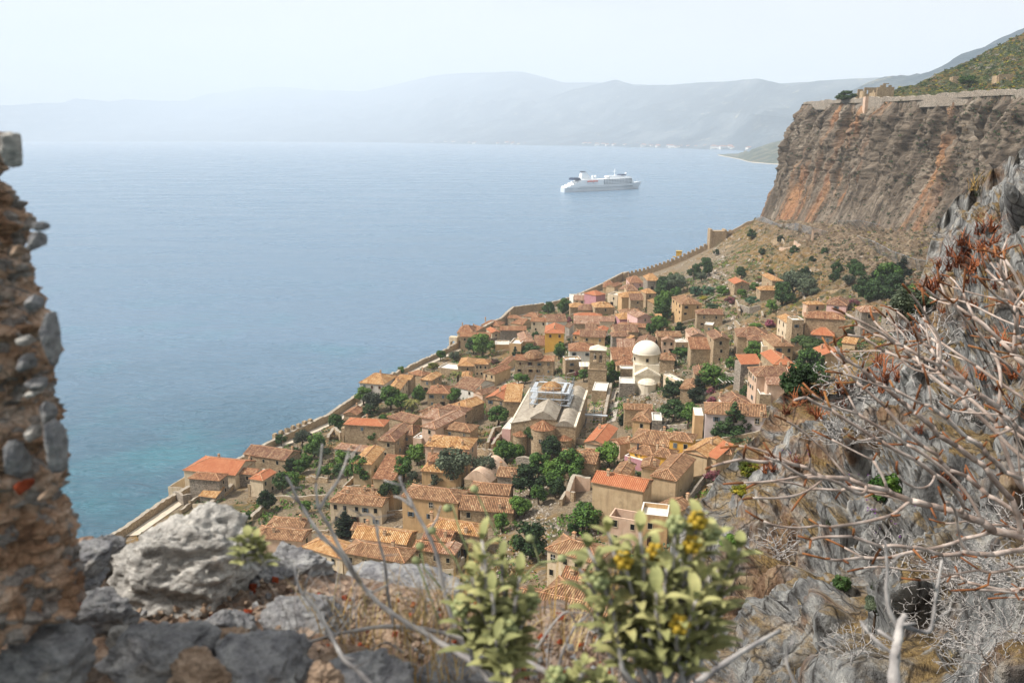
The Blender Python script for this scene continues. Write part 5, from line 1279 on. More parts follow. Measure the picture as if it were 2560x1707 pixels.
# ================================================================ trees and shrubs
def leaf_mat(name, dark, mid, light, sc_=1.1):
    t = NT(name, .7); p = t.pos(); rnd = t.t.nodes.new('ShaderNodeObjectInfo').outputs['Random']
    v = t.sep(t.n('ShaderNodeTexVoronoi', {'Vector': p, 'Scale': 3.2}, 1), 0)
    n = t.noise(sc_, 4, p, .6)
    k = t.math('ADD', t.math('MULTIPLY', v, .4), t.math('MULTIPLY', n, .7))
    k = t.math('ADD', k, t.math('SUBTRACT', t.math('MULTIPLY', rnd, .34), .1))
    c = t.ramp(k, [(.3, dark), (.55, mid), (.85, light)])
    t.b.inputs['Specular IOR Level'].default_value = .2
    return t.done(c)
LEAF = {
    'broad': leaf_mat('foliage_green', '1a2b10', '365220', '628036'),
    'bright': leaf_mat('foliage_bright_green', '1a3110', '34521c', '5f7a30'),
    'dark': leaf_mat('foliage_dark_green', '131e0e', '26391e', '445c30'),
    'olive': leaf_mat('foliage_olive_grey', '20261c', '3a4433', '667057'),
    'pine': leaf_mat('foliage_pine', '141f10', '26381a', '48592b'),
    'cypress': leaf_mat('foliage_cypress', '0d150b', '182415', '2b3b22'),
    'oleander': leaf_mat('foliage_oleander', '2a2c1c', '52402e', 'a0536a'),
    'cactus': leaf_mat('foliage_blue_green', '1c2e22', '33503a', '5c7a5c'),
    'yellow': leaf_mat('foliage_yellow_green', '2a330f', '5b6420', 'a5942c'),
    'dry': leaf_mat('foliage_dry', '33291a', '5e4d33', '8b7450'),
    'palm': leaf_mat('foliage_palm', '23290f', '4d5524', '8a7f45'),
}
M_bark = plain('bark', '5a4a3c', .95, .3, 4)
def leaves(clumps, n, size, seed, up=.35, vertical=False):
    """clumps: list (centre, radii). returns V,F arrays of small bent quads"""
    rd = np.random.RandomState(seed); c = np.array([c_[0] for c_ in clumps], float); r = np.array([c_[1] for c_ in clumps], float)
    wgt = (r.prod(1))**(2/3); idx = rd.choice(len(c), n, p=wgt/wgt.sum())
    d = rd.randn(n, 3); d /= np.linalg.norm(d, axis=1)[:, None]
    rad = rd.uniform(.35, 1.05, n)**.5
    P_ = c[idx]+d*r[idx]*rad[:, None]
    nrm = d+rd.randn(n, 3)*.55+np.array([0, 0, up]); nrm /= np.linalg.norm(nrm, axis=1)[:, None]
    t1 = np.cross(nrm, rd.randn(n, 3)); t1 /= np.linalg.norm(t1, axis=1)[:, None]; t2 = np.cross(nrm, t1)
    s = size*rd.uniform(.6, 1.4, n)[:, None]; e_ = rd.uniform(.45, .9, n)[:, None]
    V = np.stack([P_-t1*s, P_-t2*s*e_, P_+t1*s, P_+t2*s*e_], 1).reshape(-1, 3)
    Fq = np.arange(4*n).reshape(n, 4)
    return V, Fq
def crown_mesh(name, clumps, n, size, mat_, seed, up=.35):
    V, Fq = leaves(clumps, n, size, seed, up)
    me = bpy.data.meshes.new(name); me.from_pydata(V.tolist(), [], Fq.tolist()); me.materials.append(mat_); me.update(); return me
def clumps_round(rd, n, w_=1., h_=1., zc=1., spread=.62, r=(.28, .5)):
    out = []
    for i in range(n):
        a_ = rd.uniform(0, 2*pi); q = rd.uniform(-.75, 1.)*1.; k = math.sqrt(max(0, 1-q*q*.8))*spread*rd.uniform(.55, 1.1)
        rr = rd.uniform(*r)
        out.append(((w_*k*cos(a_), w_*k*sin(a_), zc+q*h_*.62), (rr*w_, rr*w_, rr*h_*.85)))
    return out
def trunk_mesh(name, h, r, limbs, rd):
    mb = MB(); top = Vector((rd.uniform(-.1, .1), rd.uniform(-.1, .1), h))
    mb.tube([(0, 0, -1.5), (0, 0, 0), top*.55+Vector((.05, .03, 0)), top], [r*1.3, r*1.1, r*.9, r*.6], 7)
    for i in range(limbs):
        a_ = 2*pi*i/limbs+rd.uniform(-.4, .4); e_ = Vector((cos(a_)*.55, sin(a_)*.55, h+rd.uniform(.2, .7)))
        mb.tube([top*.8, top*.8+(e_-top*.8)*.5+Vector((0, 0, .05)), e_], [r*.5, r*.35, r*.15], 5)
    me = mb.build(name, M_bark); d = me.data; bpy.data.objects.remove(me); return d
# every prototype is built about 2 m wide (radius 1) and as high as given
TREE = {}
def protos():
    rd = random.Random(5)
    for kind, zc, hh, n, sz, tr in (('broad', 1.25, 1., 3000, .075, .75), ('bright', 1.05, .95, 3000, .075, .5), ('dark', 1.1, 1., 3200, .07, .55), ('olive', 1.1, .85, 3600, .055, .6),
                                    ('oleander', .75, .8, 2200, .065, .3), ('cactus', .6, .7, 1400, .1, .2), ('yellow', .55, .6, 1800, .06, .2), ('dry', .5, .55, 2000, .05, .2)):
        for k in range(2):
            cl = clumps_round(rd, rd.randint(15, 22), 1., hh, zc, .66, (.22, .42))
            TREE[(kind, k)] = (crown_mesh('crown', cl, n, sz, LEAF[kind], rd.randint(0, 9999)), trunk_mesh('trunk', tr, .09, 4, rd), zc+hh)
    for k in range(2):
        cl = []
        for i in range(22):
            a_ = rd.uniform(0, 2*pi); q = rd.random()**.5*.8; cl.append(((q*cos(a_), q*sin(a_), 1.15+.42*(1-q*q)+rd.uniform(-.1, .08)), (.28, .28, .14)))
        TREE[('pine', k)] = (crown_mesh('crown', cl, 3400, .06, LEAF['pine'], 40+k, .6), trunk_mesh('trunk', 1., .07, 6, rd), 1.6)
    for k in range(2):
        cl = []
        for i in range(26):
            q = i/25; w_ = .22*sin(pi*min(1, (q*.92+.1))**.8)+.04; a_ = rd.uniform(0, 6.28); cl.append(((w_*.55*cos(a_), w_*.55*sin(a_), .1+q*2.4), (w_, w_, .2)))
        TREE[('cypress', k)] = (crown_mesh('crown', cl, 2600, .045, LEAF['cypress'], 60+k, .1), trunk_mesh('trunk', .4, .05, 0, rd), 2.6)
    cl = []     # layered conifer
    for i in range(34):
        q = i/33; a_ = rd.uniform(0, 6.28); w_ = .75*(1-q)**.8+.05; k = rd.uniform(.3, .9); cl.append(((w_*k*cos(a_), w_*k*sin(a_), .35+q*2.1), (.1+w_*.33, .1+w_*.33, .11)))
    TREE[('conifer', 0)] = TREE[('conifer', 1)] = (crown_mesh('crown', cl, 3600, .055, LEAF['dark'], 80, .5), trunk_mesh('trunk', 2.1, .06, 0, rd), 2.5)
    for k in range(2):    # palm fronds
        V = []; Fq = []
        for i in range(34):
            a_ = i*2.4+k; el = rd.uniform(-.5, 1.2); L_ = rd.uniform(.8, 1.05); pts = []
            for j in range(6):
                q = j/5; r_ = L_*q*cos(el*.5); z = 1.6+L_*q*sin(el)*.7-.55*q*q; pts.append((cos(a_)*r_, sin(a_)*r_, z))
            for j in range(5):
                w_ = .11*sin(pi*(j+.6)/5.4)+.02
                for sg in (-1, 1):
                    p, q_ = Vector(pts[j]), Vector(pts[j+1]); sd_ = Vector((-sin(a_), cos(a_), 0))*w_*sg; b = len(V)
                    V += [tuple(p), tuple(q_), tuple(q_+sd_+Vector((0, 0, -.07))), tuple(p+sd_+Vector((0, 0, -.07)))]; Fq.append([b, b+1, b+2, b+3])
        me = bpy.data.meshes.new('crown'); me.from_pydata(V, [], Fq); me.materials.append(LEAF['palm']); me.update()
        TREE[('palm', k)] = (me, trunk_mesh('trunk', 1.6, .12, 0, rd), 2.2)
protos()
KINDW = {'broad': 'leafy green tree', 'bright': 'fresh green tree', 'dark': 'dark green tree', 'olive': 'grey-green olive tree', 'pine': 'spreading pine tree', 'cypress': 'slim dark cypress', 'conifer': 'layered dark conifer',
         'oleander': 'pink-flowered oleander bush', 'cactus': 'blue-green cactus thicket', 'yellow': 'yellow-green bush', 'dry': 'dry brown bush', 'palm': 'fan palm'}
NAMEW = {'broad': 'broadleaf_tree', 'bright': 'broadleaf_tree', 'dark': 'evergreen_tree', 'olive': 'olive_tree', 'pine': 'pine_tree', 'cypress': 'cypress_tree', 'conifer': 'conifer_tree', 'oleander': 'oleander_bush', 'cactus': 'cactus_bush', 'yellow': 'bush', 'dry': 'dry_bush', 'palm': 'palm_tree'}
SEEN = []      # (u, v, short name) of the buildings, for telling trees apart
for o in C.objects:
    if o.parent is None and o.get('category') in ('house', 'church', 'bell tower', 'old mosque', 'vault', 'archway'):
        t_ = str(o['label'])
        for cut in (' with ', ' behind ', ' beside ', ' below ', ' left of ', ' right of ', ' in front ', ' on the ', ' at the ', ' next to ', ' above ', ' between ', ' of the ', ' against ', ' by the ', ' near ', ' touching ', ' joined ', ' among ', ' seen ', ' directly ', ' inside ', ' squeezed ', ' continuing ', ' facing '):
            t_ = t_.split(cut)[0]
        w3 = t_.split()[:6]; SEEN.append((*proj(o.location+Vector((0, 0, 3))), ' '.join(w3)))
_cnt = {}
for s_ in SEEN: _cnt[s_[2]] = _cnt.get(s_[2], 0)+1
SEEN = [s_ for s_ in SEEN if _cnt[s_[2]] == 1]
USED = set()
def tree_label(kind, u, v, size):
    near = sorted(SEEN, key=lambda s_: hypot(s_[0]-u, (s_[1]-v)*1.6))[:9]
    for s_ in near:
        du, dv = s_[0]-u, s_[1]-v
        rel = ('left of' if du > 0 else 'right of') if abs(du) > abs(dv)*1.2 else ('in front of' if dv < 0 else 'behind')
        for adj in (size, ):
            l = f"{adj} {KINDW[kind]} {rel} the {s_[2]}"
            if l not in USED: USED.add(l); return l
    l = f"{size} {KINDW[kind]} between the {near[0][2]} and the {near[1][2]}"[:110]; USED.add(l); return l
NT_ = [0]
def tree(t, p, wpx, kind, hpx=None, label=None, gz=None):
    """p: pixel of the foot, wpx / hpx in tile pixels"""
    s = TILE[t][2]; u, v = tp(t, p); g = ghit(u, v) if gz is None else gz
    dist = g.y*cp+(H-g.z)*sp; w_ = wpx/s/F*dist/2*1.28
    NT_[0] += 1; k = NT_[0] % 2
    crown, trunk, h0 = TREE[(kind, k)]
    if kind in ('cypress', ): w_ = w_/.26
    if kind == 'conifer': w_ = w_/.8
    if kind == 'palm': w_ = w_/.95
    hz = w_ if hpx is None else hpx/s/F*dist/h0*1.15
    o = empty(NAMEW[kind], g, NT_[0]*1.7); o.scale = (w_, w_, hz)
    size = 'small' if w_*2 < 4 else 'large' if w_*2 > 8 else 'medium'
    if kind in ('cypress', 'palm', 'conifer'): size = 'short' if hz*h0 < 6 else 'tall'
    tag(o, label or tree_label(kind, u, v, size), 'tree' if kind in ('broad', 'bright', 'dark', 'olive', 'pine', 'cypress', 'conifer', 'palm') else 'bush', 'trees and bushes among the houses')
    a_ = bpy.data.objects.new('crown', crown); C.objects.link(a_); a_.parent = o
    b_ = bpy.data.objects.new('trunk', trunk); C.objects.link(b_); b_.parent = o
    return o
TS = [('T1', [(1390, 175, 130, 'dark'), (1650, 190, 190, 'olive'), (1790, 330, 220, 'broad'), (1620, 520, 170, 'bright'), (1850, 230, 160, 'broad'), (1500, 500, 150, 'dark'), (1400, 740, 200, 'dark'), (1520, 700, 170, 'broad'), (1650, 590, 100, 'yellow'),
              (1890, 400, 190, 'pine'), (1220, 980, 220, 'dark'), (1690, 1010, 130, 'broad'), (880, 1090, 170, 'yellow'), (1390, 1500, 150, 'cypress', 190), (1175, 1500, 90, 'cypress', 150), (1290, 1560, 160, 'bright'), (1900, 590, 160, 'bright'), (1700, 430, 150, 'bright'), (960, 1120, 110, 'broad'), (1560, 330, 130, 'dark')]),
      ('T2', [(80, 260, 170, 'broad'), (380, 430, 190, 'bright'), (620, 660, 290, 'broad'), (410, 1290, 170, 'cypress', 300), (510, 1140, 130, 'broad'), (985, 990, 270, 'pine', 330), (940, 900, 180, 'dark'), (1290, 400, 220, 'bright', 250), (1120, 600, 240, 'broad'), (1240, 620, 130, 'olive'), (440, 600, 150, 'broad'), (330, 560, 150, 'dark'), (1050, 470, 90, 'dark')]),
      ('T3', [(650, 670, 430, 'olive'), (470, 690, 200, 'olive'), (1050, 610, 280, 'olive'), (1290, 370, 240, 'bright'), (1420, 340, 180, 'bright'), (1680, 250, 290, 'pine', 270), (1860, 330, 230, 'dark'), (1590, 800, 360, 'dark', 400), (1700, 620, 280, 'broad'), (1860, 620, 260, 'bright'), (1880, 760, 240, 'broad'), (1450, 1060, 220, 'broad'), (1250, 1230, 180, 'broad'),
              (1540, 1020, 160, 'bright'), (1600, 1560, 400, 'dark'), (1700, 900, 200, 'broad'), (1180, 620, 120, 'olive')]),
      ('T4', [(650, 790, 280, 'bright', 290), (360, 1530, 350, 'broad', 330), (230, 1560, 130, 'bright'), (815, 290, 75, 'cypress', 120), (1000, 1290, 120, 'bright'), (1410, 1160, 130, 'broad'), (1780, 850, 140, 'bright'), (1850, 960, 180, 'oleander'), (200, 950, 300, 'broad'), (60, 880, 170, 'bright'), (40, 1130, 200, 'dark'), (280, 1000, 150, 'broad'), (1900, 420, 160, 'dark')]),
      ('T5', [(440, 650, 170, 'broad'), (570, 740, 230, 'olive'), (500, 790, 130, 'dark'), (770, 720, 240, 'broad'), (900, 720, 190, 'bright'), (1035, 750, 170, 'palm', 190), (1110, 640, 170, 'broad'), (110, 990, 180, 'broad'), (90, 1080, 110, 'dry'), (1550, 650, 160, 'broad'), (1590, 360, 150, 'palm', 140), (700, 960, 180, 'bright'), (620, 1040, 200, 'bright'), (560, 1120, 150, 'broad'), (1290, 210, 130, 'yellow'), (1380, 110, 120, 'bright'), (900, 280, 90, 'bright'), (1560, 80, 150, 'dry'), (590, 560, 90, 'broad')]),
      ('T6', [(575, 400, 115, 'broad', 140), (655, 390, 90, 'broad'), (320, 900, 240, 'broad', 230), (800, 1230, 300, 'pine', 300), (950, 1290, 220, 'dark'), (420, 1360, 230, 'bright'), (565, 1330, 170, 'bright'), (1850, 890, 75, 'cypress', 130), (1690, 300, 130, 'bright', 200), (1740, 400, 160, 'bright', 190), (1670, 420, 110, 'broad'), (1370, 370, 120, 'broad'), (1290, 300, 80, 'oleander'), (1060, 90, 120, 'broad'), (270, 1120, 90, 'oleander')]),
      ('U5', [(600, 700, 290, 'dark', 250), (600, 960, 300, 'dark', 260), (790, 1010, 210, 'broad', 280), (560, 560, 150, 'bright'), (1090, 560, 290, 'broad', 290), (895, 730, 130, 'cypress', 330), (1330, 1180, 280, 'conifer', 420), (1470, 1110, 230, 'dark'), (1190, 1200, 230, 'dark'), (710, 170, 210, 'bright', 120), (1590, 210, 190, 'bright', 130), (1650, 280, 120, 'broad'), (1490, 690, 150, 'dark'), (1290, 330, 120, 'broad'), (1350, 500, 170, 'bright', 90), (600, 300, 90, 'dark'), (1060, 620, 100, 'oleander'), (930, 740, 110, 'olive'), (1080, 740, 110, 'oleander')]),
      ('U3', [(770, 230, 270, 'dark'), (740, 300, 150, 'olive'), (310, 500, 300, 'olive'), (100, 560, 250, 'dark'), (330, 570, 170, 'bright'), (640, 530, 220, 'cactus'), (830, 500, 200, 'cactus'), (1100, 530, 200, 'broad', 170), (1390, 240, 130, 'dark'), (1590, 460, 140, 'broad', 150), (1390, 575, 150, 'bright'), (1210, 670, 160, 'oleander'), (930, 730, 230, 'dark', 70), (1580, 670, 200, 'cactus'), (100, 830, 260, 'broad'), (100, 980, 250, 'broad'), (70, 1110, 220, 'bright'), (430, 1530, 270, 'bright', 150), (1620, 1050, 200, 'bright', 80), (1700, 300, 130, 'dry'), (400, 1140, 160, 'dark'), (950, 1110, 150, 'bright', 60), (780, 600, 130, 'yellow'), (1850, 1050, 160, 'oleander')]),
      ('U4', [(850, 85, 100, 'dark'), (680, 75, 55, 'dark'), (1200, 140, 130, 'dark', 140), (1480, 90, 200, 'dark', 190), (1710, 270, 115, 'cypress', 330), (700, 350, 330, 'olive'), (850, 330, 250, 'olive'), (560, 430, 260, 'dark'), (430, 520, 140, 'broad'), (1560, 330, 240, 'dark'), (1680, 350, 200, 'dark'), (1435, 450, 130, 'oleander'), (1500, 420, 110, 'cactus'), (1880, 240, 150, 'broad'), (850, 1120, 370, 'pine', 270), (215, 1100, 190, 'broad'), (265, 1180, 140, 'bright'), (405, 1170, 100, 'dark'), (880, 1370, 330, 'broad'), (560, 1540, 280, 'broad'), (760, 1500, 280, 'broad'), (1010, 1430, 220, 'broad'), (1300, 940, 110, 'bright'), (1440, 740, 90, 'bright'), (900, 170, 140, 'dry'), (950, 330, 130, 'olive')]),
      ('U6', [(1700, 650, 260, 'dark'), (1840, 560, 240, 'dark'), (1700, 880, 240, 'broad'), (1640, 1060, 220, 'broad'), (1480, 1330, 180, 'broad'), (1620, 1260, 220, 'broad'), (1330, 600, 80, 'bright'), (970, 990, 60, 'broad'), (790, 1450, 130, 'bright'), (60, 930, 150, 'broad'), (150, 1090, 110, 'oleander'), (40, 960, 150, 'dark'), (140, 1400, 50, 'dark')]),
      ('U1', [(560, 1000, 300, 'broad'), (410, 960, 230, 'dark'), (690, 900, 150, 'bright'), (690, 610, 110, 'dark'), (1350, 960, 310, 'dark', 170), (1120, 1010, 130, 'dark'), (1430, 700, 110, 'bright'), (1640, 900, 230, 'bright', 60), (1830, 1010, 190, 'broad'), (1890, 1130, 110, 'bright'), (100, 1080, 160, 'olive'), (200, 1060, 130, 'dry'), (760, 1110, 150, 'oleander', 80), (1220, 1500, 60, 'oleander'), (820, 1400, 90, 'oleander', 60), (1640, 330, 190, 'dark'), (1880, 300, 200, 'broad')]),
      ('PX', [(2253, 703, 26, 'cypress', 56), (2196, 745, 22, 'cypress', 50), (2135, 690, 34, 'dark'), (2120, 720, 30, 'olive'), (1960, 720, 26, 'olive'), (1925, 700, 22, 'dark'), (2215, 735, 60, 'broad'), (2090, 690, 30, 'dark'), (2010, 695, 24, 'dark'), (1985, 640, 22, 'dark'), (1880, 600, 22, 'dark'), (1950, 610, 18, 'dark'), (2170, 765, 55, 'dark'), (2290, 800, 70, 'broad'), (2240, 770, 70, 'dark'), (1850, 690, 20, 'dark'), (1790, 640, 14, 'dark'), (1905, 640, 16, 'dark'), (2030, 660, 16, 'dark'), (2060, 640, 18, 'dark'), (1735, 700, 30, 'dark'), (1700, 720, 26, 'olive')])]
for t, L_ in TS:
    for q in L_: tree(t, (q[0], q[1]), q[2], q[3], q[4] if len(q) > 4 else None)
# the tree and the ruin on the plateau edge
def plat(u, v):
    d = ray(u, v); t = np.linspace(150, 1200, 2500); X, Y, Z = d[0]*t, d[1]*t, H+d[2]*t; g = plateau_z(X, Y)
    k = np.where((Z <= g) & (X > np.interp(Y, [q[1] for q in TOP], [q[0] for q in TOP])))[0]
    k = k[0] if len(k) else np.argmin(np.abs(Z-g)); return Vector((X[k], Y[k], float(g[k])))

# low courtyard walls in front of some houses
def yards():
    rd = random.Random(19); k = 0
    byname = {s_[2]: s_ for s_ in SEEN}
    for o in [x for x in C.objects if x.parent is None and x.get('category') == 'house']:
        t_ = str(o['label']); nm = None
        for q in byname:
            if t_.startswith(q): nm = q
        if nm is None or rd.random() < .35: continue
        w_ = [c for c in o.children if c.name.startswith('wall')][0]; xs = [v.co.x for v in w_.data.vertices]; ys = [v.co.y for v in w_.data.vertices]
        l, d = max(xs), max(ys); rz = o.rotation_euler.z; g = rd.uniform(2.2, 4.5); sd_ = rd.choice((-1, 1))
        loc = [(-l, -d-g), (l+.5*sd_, -d-g)] if rd.random() < .5 else [(sd_*(l+g), d), (sd_*(l+g), -d-g*.7), (0, -d-g*.7)]
        pts = [(o.location.x+x*cos(rz)-y*sin(rz), o.location.y+x*sin(rz)+y*cos(rz)) for x, y in loc]
        if any(math.hypot(px-qx, py-qy) < qr*.75 for px, py in pts for qx, qy, qr in PLACED if math.hypot(qx-o.location.x, qy-o.location.y) > 1): continue
        pts = [(x, y, zg(x, y)) for x, y in pts]
        k += 1; wm = rd.choice(['stone', 'stone', 'grey', 'cream'])
        side = 'in front of' if len(pts) == 2 else ('left of' if sd_ < 0 else 'right of')
        wall_strip('garden_wall', pts, [rd.uniform(1., 2.2)]*2, .45, f"low {dict(stone='tan stone', grey='grey stone', cream='plastered')[wm]} courtyard wall {side} the {nm}", wm, below=2.5, jag=.12, group='loose walls among the houses')
yards()
# ================================================================ the near rocks on the right, as one sheet with a skirt
CTRL = [  # u, v, distance along the view ray
 (1660, 1900, 17), (1700, 1707, 22), (1690, 1600, 25), (1670, 1500, 29), (1668, 1400, 31), (1690, 1330, 33), (1770, 1230, 37), (1830, 1165, 39), (1880, 1110, 41), (1930, 1040, 43), (1945, 1000, 44), (1990, 985, 45), (2080, 985, 44), (2150, 960, 44), (2230, 850, 46), (2290, 720, 48), (2330, 640, 50), (2350, 560, 51), (2400, 500, 50), (2445, 455, 48), (2500, 405, 46), (2560, 370, 44), (2700, 300, 40), (3000, 250, 36),
 (2560, 520, 36), (2470, 620, 38), (2400, 760, 38), (2560, 760, 28), (2300, 950, 34), (2560, 980, 20), (2150, 1130, 31), (2000, 1180, 34), (1900, 1300, 30), (2100, 1350, 23), (2350, 1200, 20), (2560, 1250, 13), (1850, 1500, 24), (2050, 1550, 17), (2300, 1500, 12), (2560, 1500, 8.5), (1900, 1707, 17), (2150, 1750, 10), (2560, 1707, 6), (2300, 1900, 6), (3000, 1700, 4), (3000, 1200, 9), (3000, 800, 20), (3000, 500, 30), (2000, 2050, 8), (2600, 2100, 4)]
EDGE = [(1640, 2050), (1665, 1850), (1700, 1707), (1690, 1600), (1670, 1500), (1668, 1400), (1690, 1330), (1720, 1280), (1770, 1230), (1783, 1190), (1830, 1165), (1845, 1125), (1880, 1110), (1905, 1070), (1925, 1040), (1930, 1010), (1960, 985), (2000, 990), (2080, 985), (2150, 955), (2230, 850), (2290, 720), (2318, 665), (2330, 610), (2340, 560), (2368, 520), (2385, 490), (2420, 475), (2445, 448), (2480, 415), (2520, 400), (2560, 365), (2700, 300), (3050, 240)]
_c = np.array(CTRL, float)
def near_dist(u, v):
    u = np.asarray(u, float); v = np.asarray(v, float)
    d2 = (u[..., None]-_c[:, 0])**2+(v[..., None]-_c[:, 1])**2+400
    w_ = d2**-1.6; return np.exp((w_*np.log(_c[:, 2])).sum(-1)/w_.sum(-1))
_ex = resamp([(a_, b_, 0) for a_, b_ in EDGE], 420)[:, :2]
def rock_near_mat():
    t = NT('buttress_rock', .92); p = t.pos()
    st = t.map(p, (1.2, 1.2, .45))
    n1 = t.noise(.35, 6, st, .65, dist=.1); n2 = t.noise(1.8, 8, st, .7, dist=.15); n3 = t.noise(9, 5, p, .7)
    c = t.ramp(n2, [(.32, '4a4947'), (.43, '7b7a78'), (.54, 'a3a29e'), (.66, 'cfccc4')])
    warm = t.ramp(n2, [(.3, '5b3f2a'), (.5, '9a7450'), (.68, 'c9ac80')])
    c = t.mix(t.ramp(t.noise(.22, 6, p, .65), [(.53, 0.), (.62, .8)]), c, warm)
    soil = t.ramp(n3, [(.3, '5a4630'), (.6, 'a88c58')])
    nz_ = t.sep(t.n('ShaderNodeNewGeometry', out='Normal'), 2)
    c = t.mix(t.math('MULTIPLY', t.ramp(nz_, [(.55, 0.), (.8, 1.)]), t.ramp(n1, [(.45, 0.), (.58, .9)])), c, soil)
    v = t.vor(1.1, t.map(t.pos(), (1, 1, .5)), 'DISTANCE_TO_EDGE')
    c = t.mix(t.ramp(t.math('ADD', v, t.math('MULTIPLY', n2, .1)), [(.05, .8), (.1, 0.)]), c, '2a231d')
    c = t.mix(.4, c, t.ramp(n3, [(.3, .5), (.6, 1.)]), 'MULTIPLY')
    return t.done(c, t.bump(t.math('ADD', t.math('MULTIPLY', n2, 1.2), t.math('MULTIPLY', n3, .25)), 1., .5))
M_near = rock_near_mat()
def near_point(u, v):
    D = near_dist(u, v); x = (u-1280)/F; y = (853.5-v)/F
    return np.stack([x*D, (cp+y*sp)*D, H+(-sp+y*cp)*D], -1)
def near_slope():
    # each column starts at an edge point and runs to the lower right
    n, m = 420, 230; q = np.linspace(0, 1, m)**1.25
    far = resamp([(2100, 2250, 0), (2500, 2250, 0), (3200, 2250, 0), (3200, 1200, 0), (3200, 500, 0)], n)[:, :2]
    U = _ex[:, None, 0]+(far[:, None, 0]-_ex[:, None, 0])*q; Vv = _ex[:, None, 1]+(far[:, None, 1]-_ex[:, None, 1])*q
    Pn = near_point(U, Vv)
    D = near_dist(U, Vv)
    r = (ridged(Pn[..., 0]*.16, Pn[..., 1]*.16, Pn[..., 2]*.12, 5)-.5)*1.0+.5*(ridged(Pn[..., 0]*.6, Pn[..., 1]*.6, Pn[..., 2]*.4, 4)-.5)+.12*fbm(Pn[..., 0]*2.4, Pn[..., 1]*2.4, Pn[..., 2]*2, 3)
    f1, f2 = worley(Pn[..., 0]*.22, Pn[..., 1]*.22, Pn[..., 2]*.16); r = r*.55-1.5*f1-.9*np.clip(1-(f2-f1)*5, 0, 1)+.9
    f1, f2 = worley(Pn[..., 0]*.75, Pn[..., 1]*.75, Pn[..., 2]*.5, 4); r = r-.55*f1-.35*np.clip(1-(f2-f1)*4, 0, 1)+.3
    k = np.clip(q*9, .15, 1)[None]*np.clip(D/30, .12, 1)
    Pn[..., 2] += r*k; Pn[..., 0] -= r*k*.8; Pn[..., 1] -= r*k*.4
    # skirt behind the edge
    rows = []
    for s_ in (1., .6, .25, .06):
        b = Pn[:, 0].copy(); b[:, 0] += 5*s_*s_*2; b[:, 1] += 6*s_; b[:, 2] -= 60*s_**1.5; rows.append(b)
    Pn = np.concatenate([np.stack(rows, 1), Pn], 1)
    o = grid_mesh('rock_slope', Pn, M_near); o['kind'] = 'structure'
    return Pn
NS = near_slope()
def on_near(u, v):
    p = near_point(np.array(u, float), np.array(v, float)); return Vector(p.tolist())

# ================================================================ the ledge with rubble in front of the camera
def ledge():
    # a real slab of ground 1.4 - 3.2 m ahead, eye height about 1 m over it
    top = [(-400, 1330), (0, 1375), (150, 1350), (230, 1335), (300, 1400), (450, 1420), (620, 1410), (760, 1400), (860, 1440), (950, 1462), (1100, 1475), (1180, 1515), (1260, 1520), (1400, 1500), (1480, 1530), (1570, 1585), (1680, 1630), (1800, 1720), (2000, 1900)]
    n, m = 300, 130; e_ = resamp([(a_, b_, 0) for a_, b_ in top], n)[:, :2]; q = np.linspace(0, 1, m)
    U = e_[:, None, 0]+q*(1280-e_[:, None, 0])*.1; V = e_[:, None, 1]+q*(2300-e_[:, None, 1])
    d0 = np.interp(e_[:, 0], [-400, 600, 1200, 2000], [2.6, 2.9, 2.7, 2.5])[:, None]
    D = d0/(1+q*1.15)
    x = (U-1280)/F; y = (853.5-V)/F
    P_ = np.stack([x*D, (cp+y*sp)*D, H+(-sp+y*cp)*D], -1)
    P_[..., 2] += .035*fbm(P_[..., 0]*4, P_[..., 1]*4, 0, 4)+.02*ridged(P_[..., 0]*11, P_[..., 1]*11, 0, 3)*np.clip(q*8, 0, 1)
    rows = []
    for s_ in (1., .4, .08):
        b = P_[:, 0].copy(); b[:, 1] += 1.2*s_; b[:, 2] -= 3.2*s_; rows.append(b)
    P_ = np.concatenate([np.stack(rows, 1), P_], 1)
    t = NT('ledge_soil', .95); p = t.pos(); n1 = t.noise(6, 6, p, .7); n2 = t.noise(40, 5, p, .7)
    v = t.vor(28, p, 'F1', 1)
    c = t.ramp(n1, [(.32, '4c3d32'), (.48, '86705d'), (.6, 'ab927c'), (.72, 'c4b19e')])
    c = t.mix(.5, c, t.ramp(t.sep(v, 0), [(0., '5c4438'), (.4, 'a08470'), (.7, 'c6b09c'), (1., '7d7a76')]))
    c = t.mix(.6, c, t.ramp(n2, [(.3, .35), (.6, 1.)]), 'MULTIPLY')
    o = grid_mesh('ledge', P_, t.done(c, t.bump(t.math('ADD', t.vor(28, p), n2), 1., .03))); o['kind'] = 'structure'
ledge()
def stone_face_mat(name, cols, sc_=26):
    t = NT(name, .9); p = t.co('Object')
    n1 = t.noise(sc_*.35, 7, p, .7, dist=.8); n2 = t.noise(sc_*2.2, 6, p, .7); n3 = t.noise(sc_*.9, 5, t.map(p, (1, 1, 3.)), .65)
    c = t.ramp(t.math('ADD', t.math('MULTIPLY', n1, .55), t.math('MULTIPLY', n3, .45)), [(.3, cols[0]), (.44, cols[1]), (.55, cols[2]), (.68, cols[3])])
    c = t.mix(t.ramp(t.noise(sc_*.25, 5, p, .6), [(.6, 0.), (.72, .5)]), c, cols[4])
    c = t.mix(.6, c, t.ramp(n2, [(.32, .4), (.55, 1.)]), 'MULTIPLY')
    h = t.math('ADD', t.math('MULTIPLY', n3, .9), t.math('MULTIPLY', n2, .5))
    return t.done(c, t.bump(h, 1., .03))
